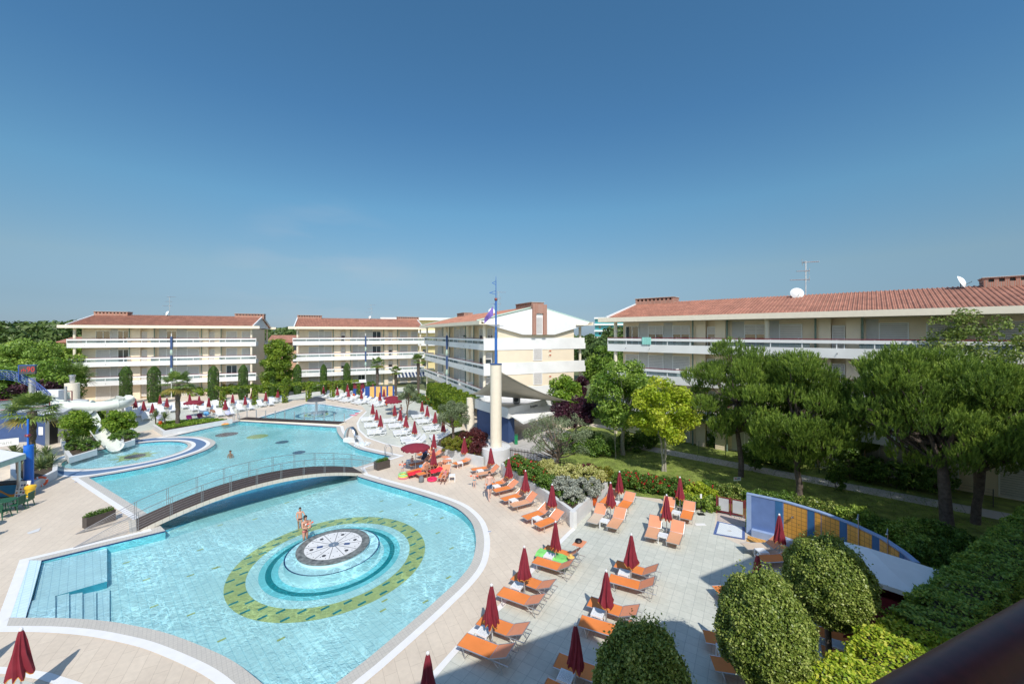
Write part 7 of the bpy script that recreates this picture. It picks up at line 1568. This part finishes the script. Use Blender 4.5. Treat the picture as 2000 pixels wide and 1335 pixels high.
# family loungers
fam = [(836, 908, 52, LO2), (812, 911, 40, LO), (836, 923, 40, LO), (868, 921, 88, LS), (851, 921, 42, LS)]
for i, (x, y, a, pr) in enumerate([(818, 918, 45, LO), (838, 922, 42, LO2), (852, 916, 42, LS), (868, 926, 88, LS), (822, 905, 35, LS)]):
    q = P(x, y, .3); pr.put((q.x, q.y, .014), rad(a), 'orange sun lounger of the family group, '+['left one with the white and red towel', 'middle one with the reclining parasol pole beside', 'one with the red towel and raised sunshade', 'rightmost one with the woman lying on it', 'rear one with raised sunshade'][i])
TB.put(P(883, 938), .1, 'small white side table right of the lying woman'); TB.put(P(800, 908), .5, 'small dark-shadowed side table at the left of the family'); TB.put(P(885+13, 912), .3, 'small white side table beside the lone orange lounger')
q = P(818, 918, .4); towel('beach_towel', m_redc, (q.x-.3, q.y-.3, .385), rad(45), .6, 1.1, 'white and red towel across the left family lounger')
q = P(850, 917, .5); towel('beach_towel', m_redc, (q.x, q.y, .52), rad(42), .7, 1.0, 'bright red towel draped over the family lounger', .05, .5)
q = P(825, 908, .5); towel('beach_towel', m_tb, (q.x, q.y, .5), rad(20), .4, .5, 'small blue towel on the rear family lounger', .1)
lay = dict(arms={'L': [(0, .19, 1.40), (.1, .32, 1.25), (.1, .22, 1.5)], 'R': [(0, -.19, 1.40), (.1, -.32, 1.25), (.1, -.22, 1.5)]}, legs={'L': [(0, .095, .90), (.02, .13, .50), (0, .14, .12), (-.05, .14, .04)], 'R': [(0, -.095, .90), (.02, -.13, .50), (0, -.14, .12), (-.05, -.14, .04)]})
q = P(868, 930, .45); t = person('woman in a bikini lying face down on the rightmost family lounger', (q.x, q.y-.78, .48), 0, 1.65, SK, HAIR, ('brief', mat("bikini_rose", (.5, .1, .15), .7)), top=m_tp, **lay); t.rotation_euler = (rad(-84), 0, rad(0)); t.rotation_euler = (Matrix.Rotation(rad(-86), 4, 'X') @ Matrix.Rotation(rad(-90), 4, 'Z')).to_euler()
q = P(856, 908, .55); t = person('man lying on his back under the sunshade of the family lounger', (q.x-.75, q.y-.75, .46), 0, 1.7, SKD, HAIR, ('shorts', SWD)); t.rotation_euler = (Matrix.Rotation(rad(-48), 4, 'Z') @ Matrix.Rotation(rad(-80), 4, 'X') @ Matrix.Rotation(rad(90), 4, 'Z')).to_euler()
sit = dict(arms={'L': [(0.05, .19, 1.38), (.12, .25, 1.12), (.30, .15, 1.02)], 'R': [(.05, -.19, 1.38), (.12, -.25, 1.12), (.32, -.15, 1.02)]}, legs={'L': [(0.02, .095, .93), (.42, .14, .92), (.45, .14, .50), (.58, .15, .46)], 'R': [(0.02, -.095, .93), (.42, -.12, .92), (.42, -.12, .50), (.55, -.12, .46)]})
q = P(834, 930); person('person sitting on the edge of the family lounger bending over a grey bag', (q.x, q.y, -.45), rad(-60), 1.68, SKD, HAIR, ('shorts', SWD), **sit)
q = P(805, 913); person('small child sitting among towels on the left family lounger', (q.x, q.y, .0), rad(-70), .95, SKP, HBL, ('brief', SWT), **sit)
b = MB(); b.lathe([(.16, 0), (.2, .1), (.18, .3), (.1, .4), (0, .42)], 10); q = P(823, 941); o = b.build('rucksack', mat("grey_bag", (.16, .17, .18), .8, var=.3), None, True); o.location = (q.x, q.y, .02); tag(o, 'grey rucksack on the deck at the sitting person\'s feet', 'bag'); MB().tube([(.1, .15, .1), (.12, .24, .2), (.08, .15, .34)], .015, 5).build('strap', m_black, o)
q = P(829, 905); t = thing('pushchair', 'dark pushchair parked behind the family loungers', 'pushchair', (q.x, q.y, .015), rad(-30)); MB().extr([(-.2, .35), (.25, .4), (.3, .9), (.1, .95), (-.05, .5)], -.22, .22).build('seat', SWD, t); MB().lathe([(.26, 0), (.2, .15), (0, .24)], 14, (0, .1, .85)).build('hood', m_navy, t, True); f = MB(); f.tube([(-.22, -.3, .1), (-.22, .35, 1.0)], .015, 5); f.tube([(.22, -.3, .1), (.22, .35, 1.0)], .015, 5); f.tube([(-.22, .35, 1.0), (.22, .35, 1.0)], .015, 5); f.tube([(-.22, .3, .1), (-.22, -.1, .5)], .015, 5); f.tube([(.22, .3, .1), (.22, -.1, .5)], .015, 5); f.build('frame', m_alu, t)
for x in (-.23, .23):
    for y in (-.3, .3): MB().lathe([(.1, -.015), (.1, .015), (0, .015)], 12, M=Matrix.Translation((x, y, .1)) @ Matrix.Rotation(rad(90), 4, 'Y')).build('wheel', m_black, t)
q = P(397, 806, .5); t = person('sunbather lying on a white lounger right of the far open parasol', (q.x+.7, q.y-.5, .46), 0, 1.7, SKD, HAIR, ('brief', SWD)); q = P(414, 803, .5); t.location = (q.x+.9, q.y-.7, .47); t.rotation_euler = (Matrix.Rotation(rad(50), 4, 'Z') @ Matrix.Rotation(rad(-84), 4, 'X') @ Matrix.Rotation(rad(90), 4, 'Z')).to_euler()
q = P(770, 812); person('person in dark swimwear sitting beneath the far open parasols', (q.x, q.y, -.45), rad(-60), 1.68, SKD, HAIR, ('shorts', SWD), **sit); q = P(776, 808); person('person in blue sitting beneath the far open parasols, right one', (q.x+.5, q.y, -.45), rad(-100), 1.68, SK, HAIRB, ('shorts', m_tb), top=m_tb, **sit)
q = at(106, 42.1, 2.75); t = person('bather sitting at the mouth of the white slide tube', (q[0], q[1], 2.2), rad(-20), 1.6, SK, HAIR, ('shorts', SWD), **sit)
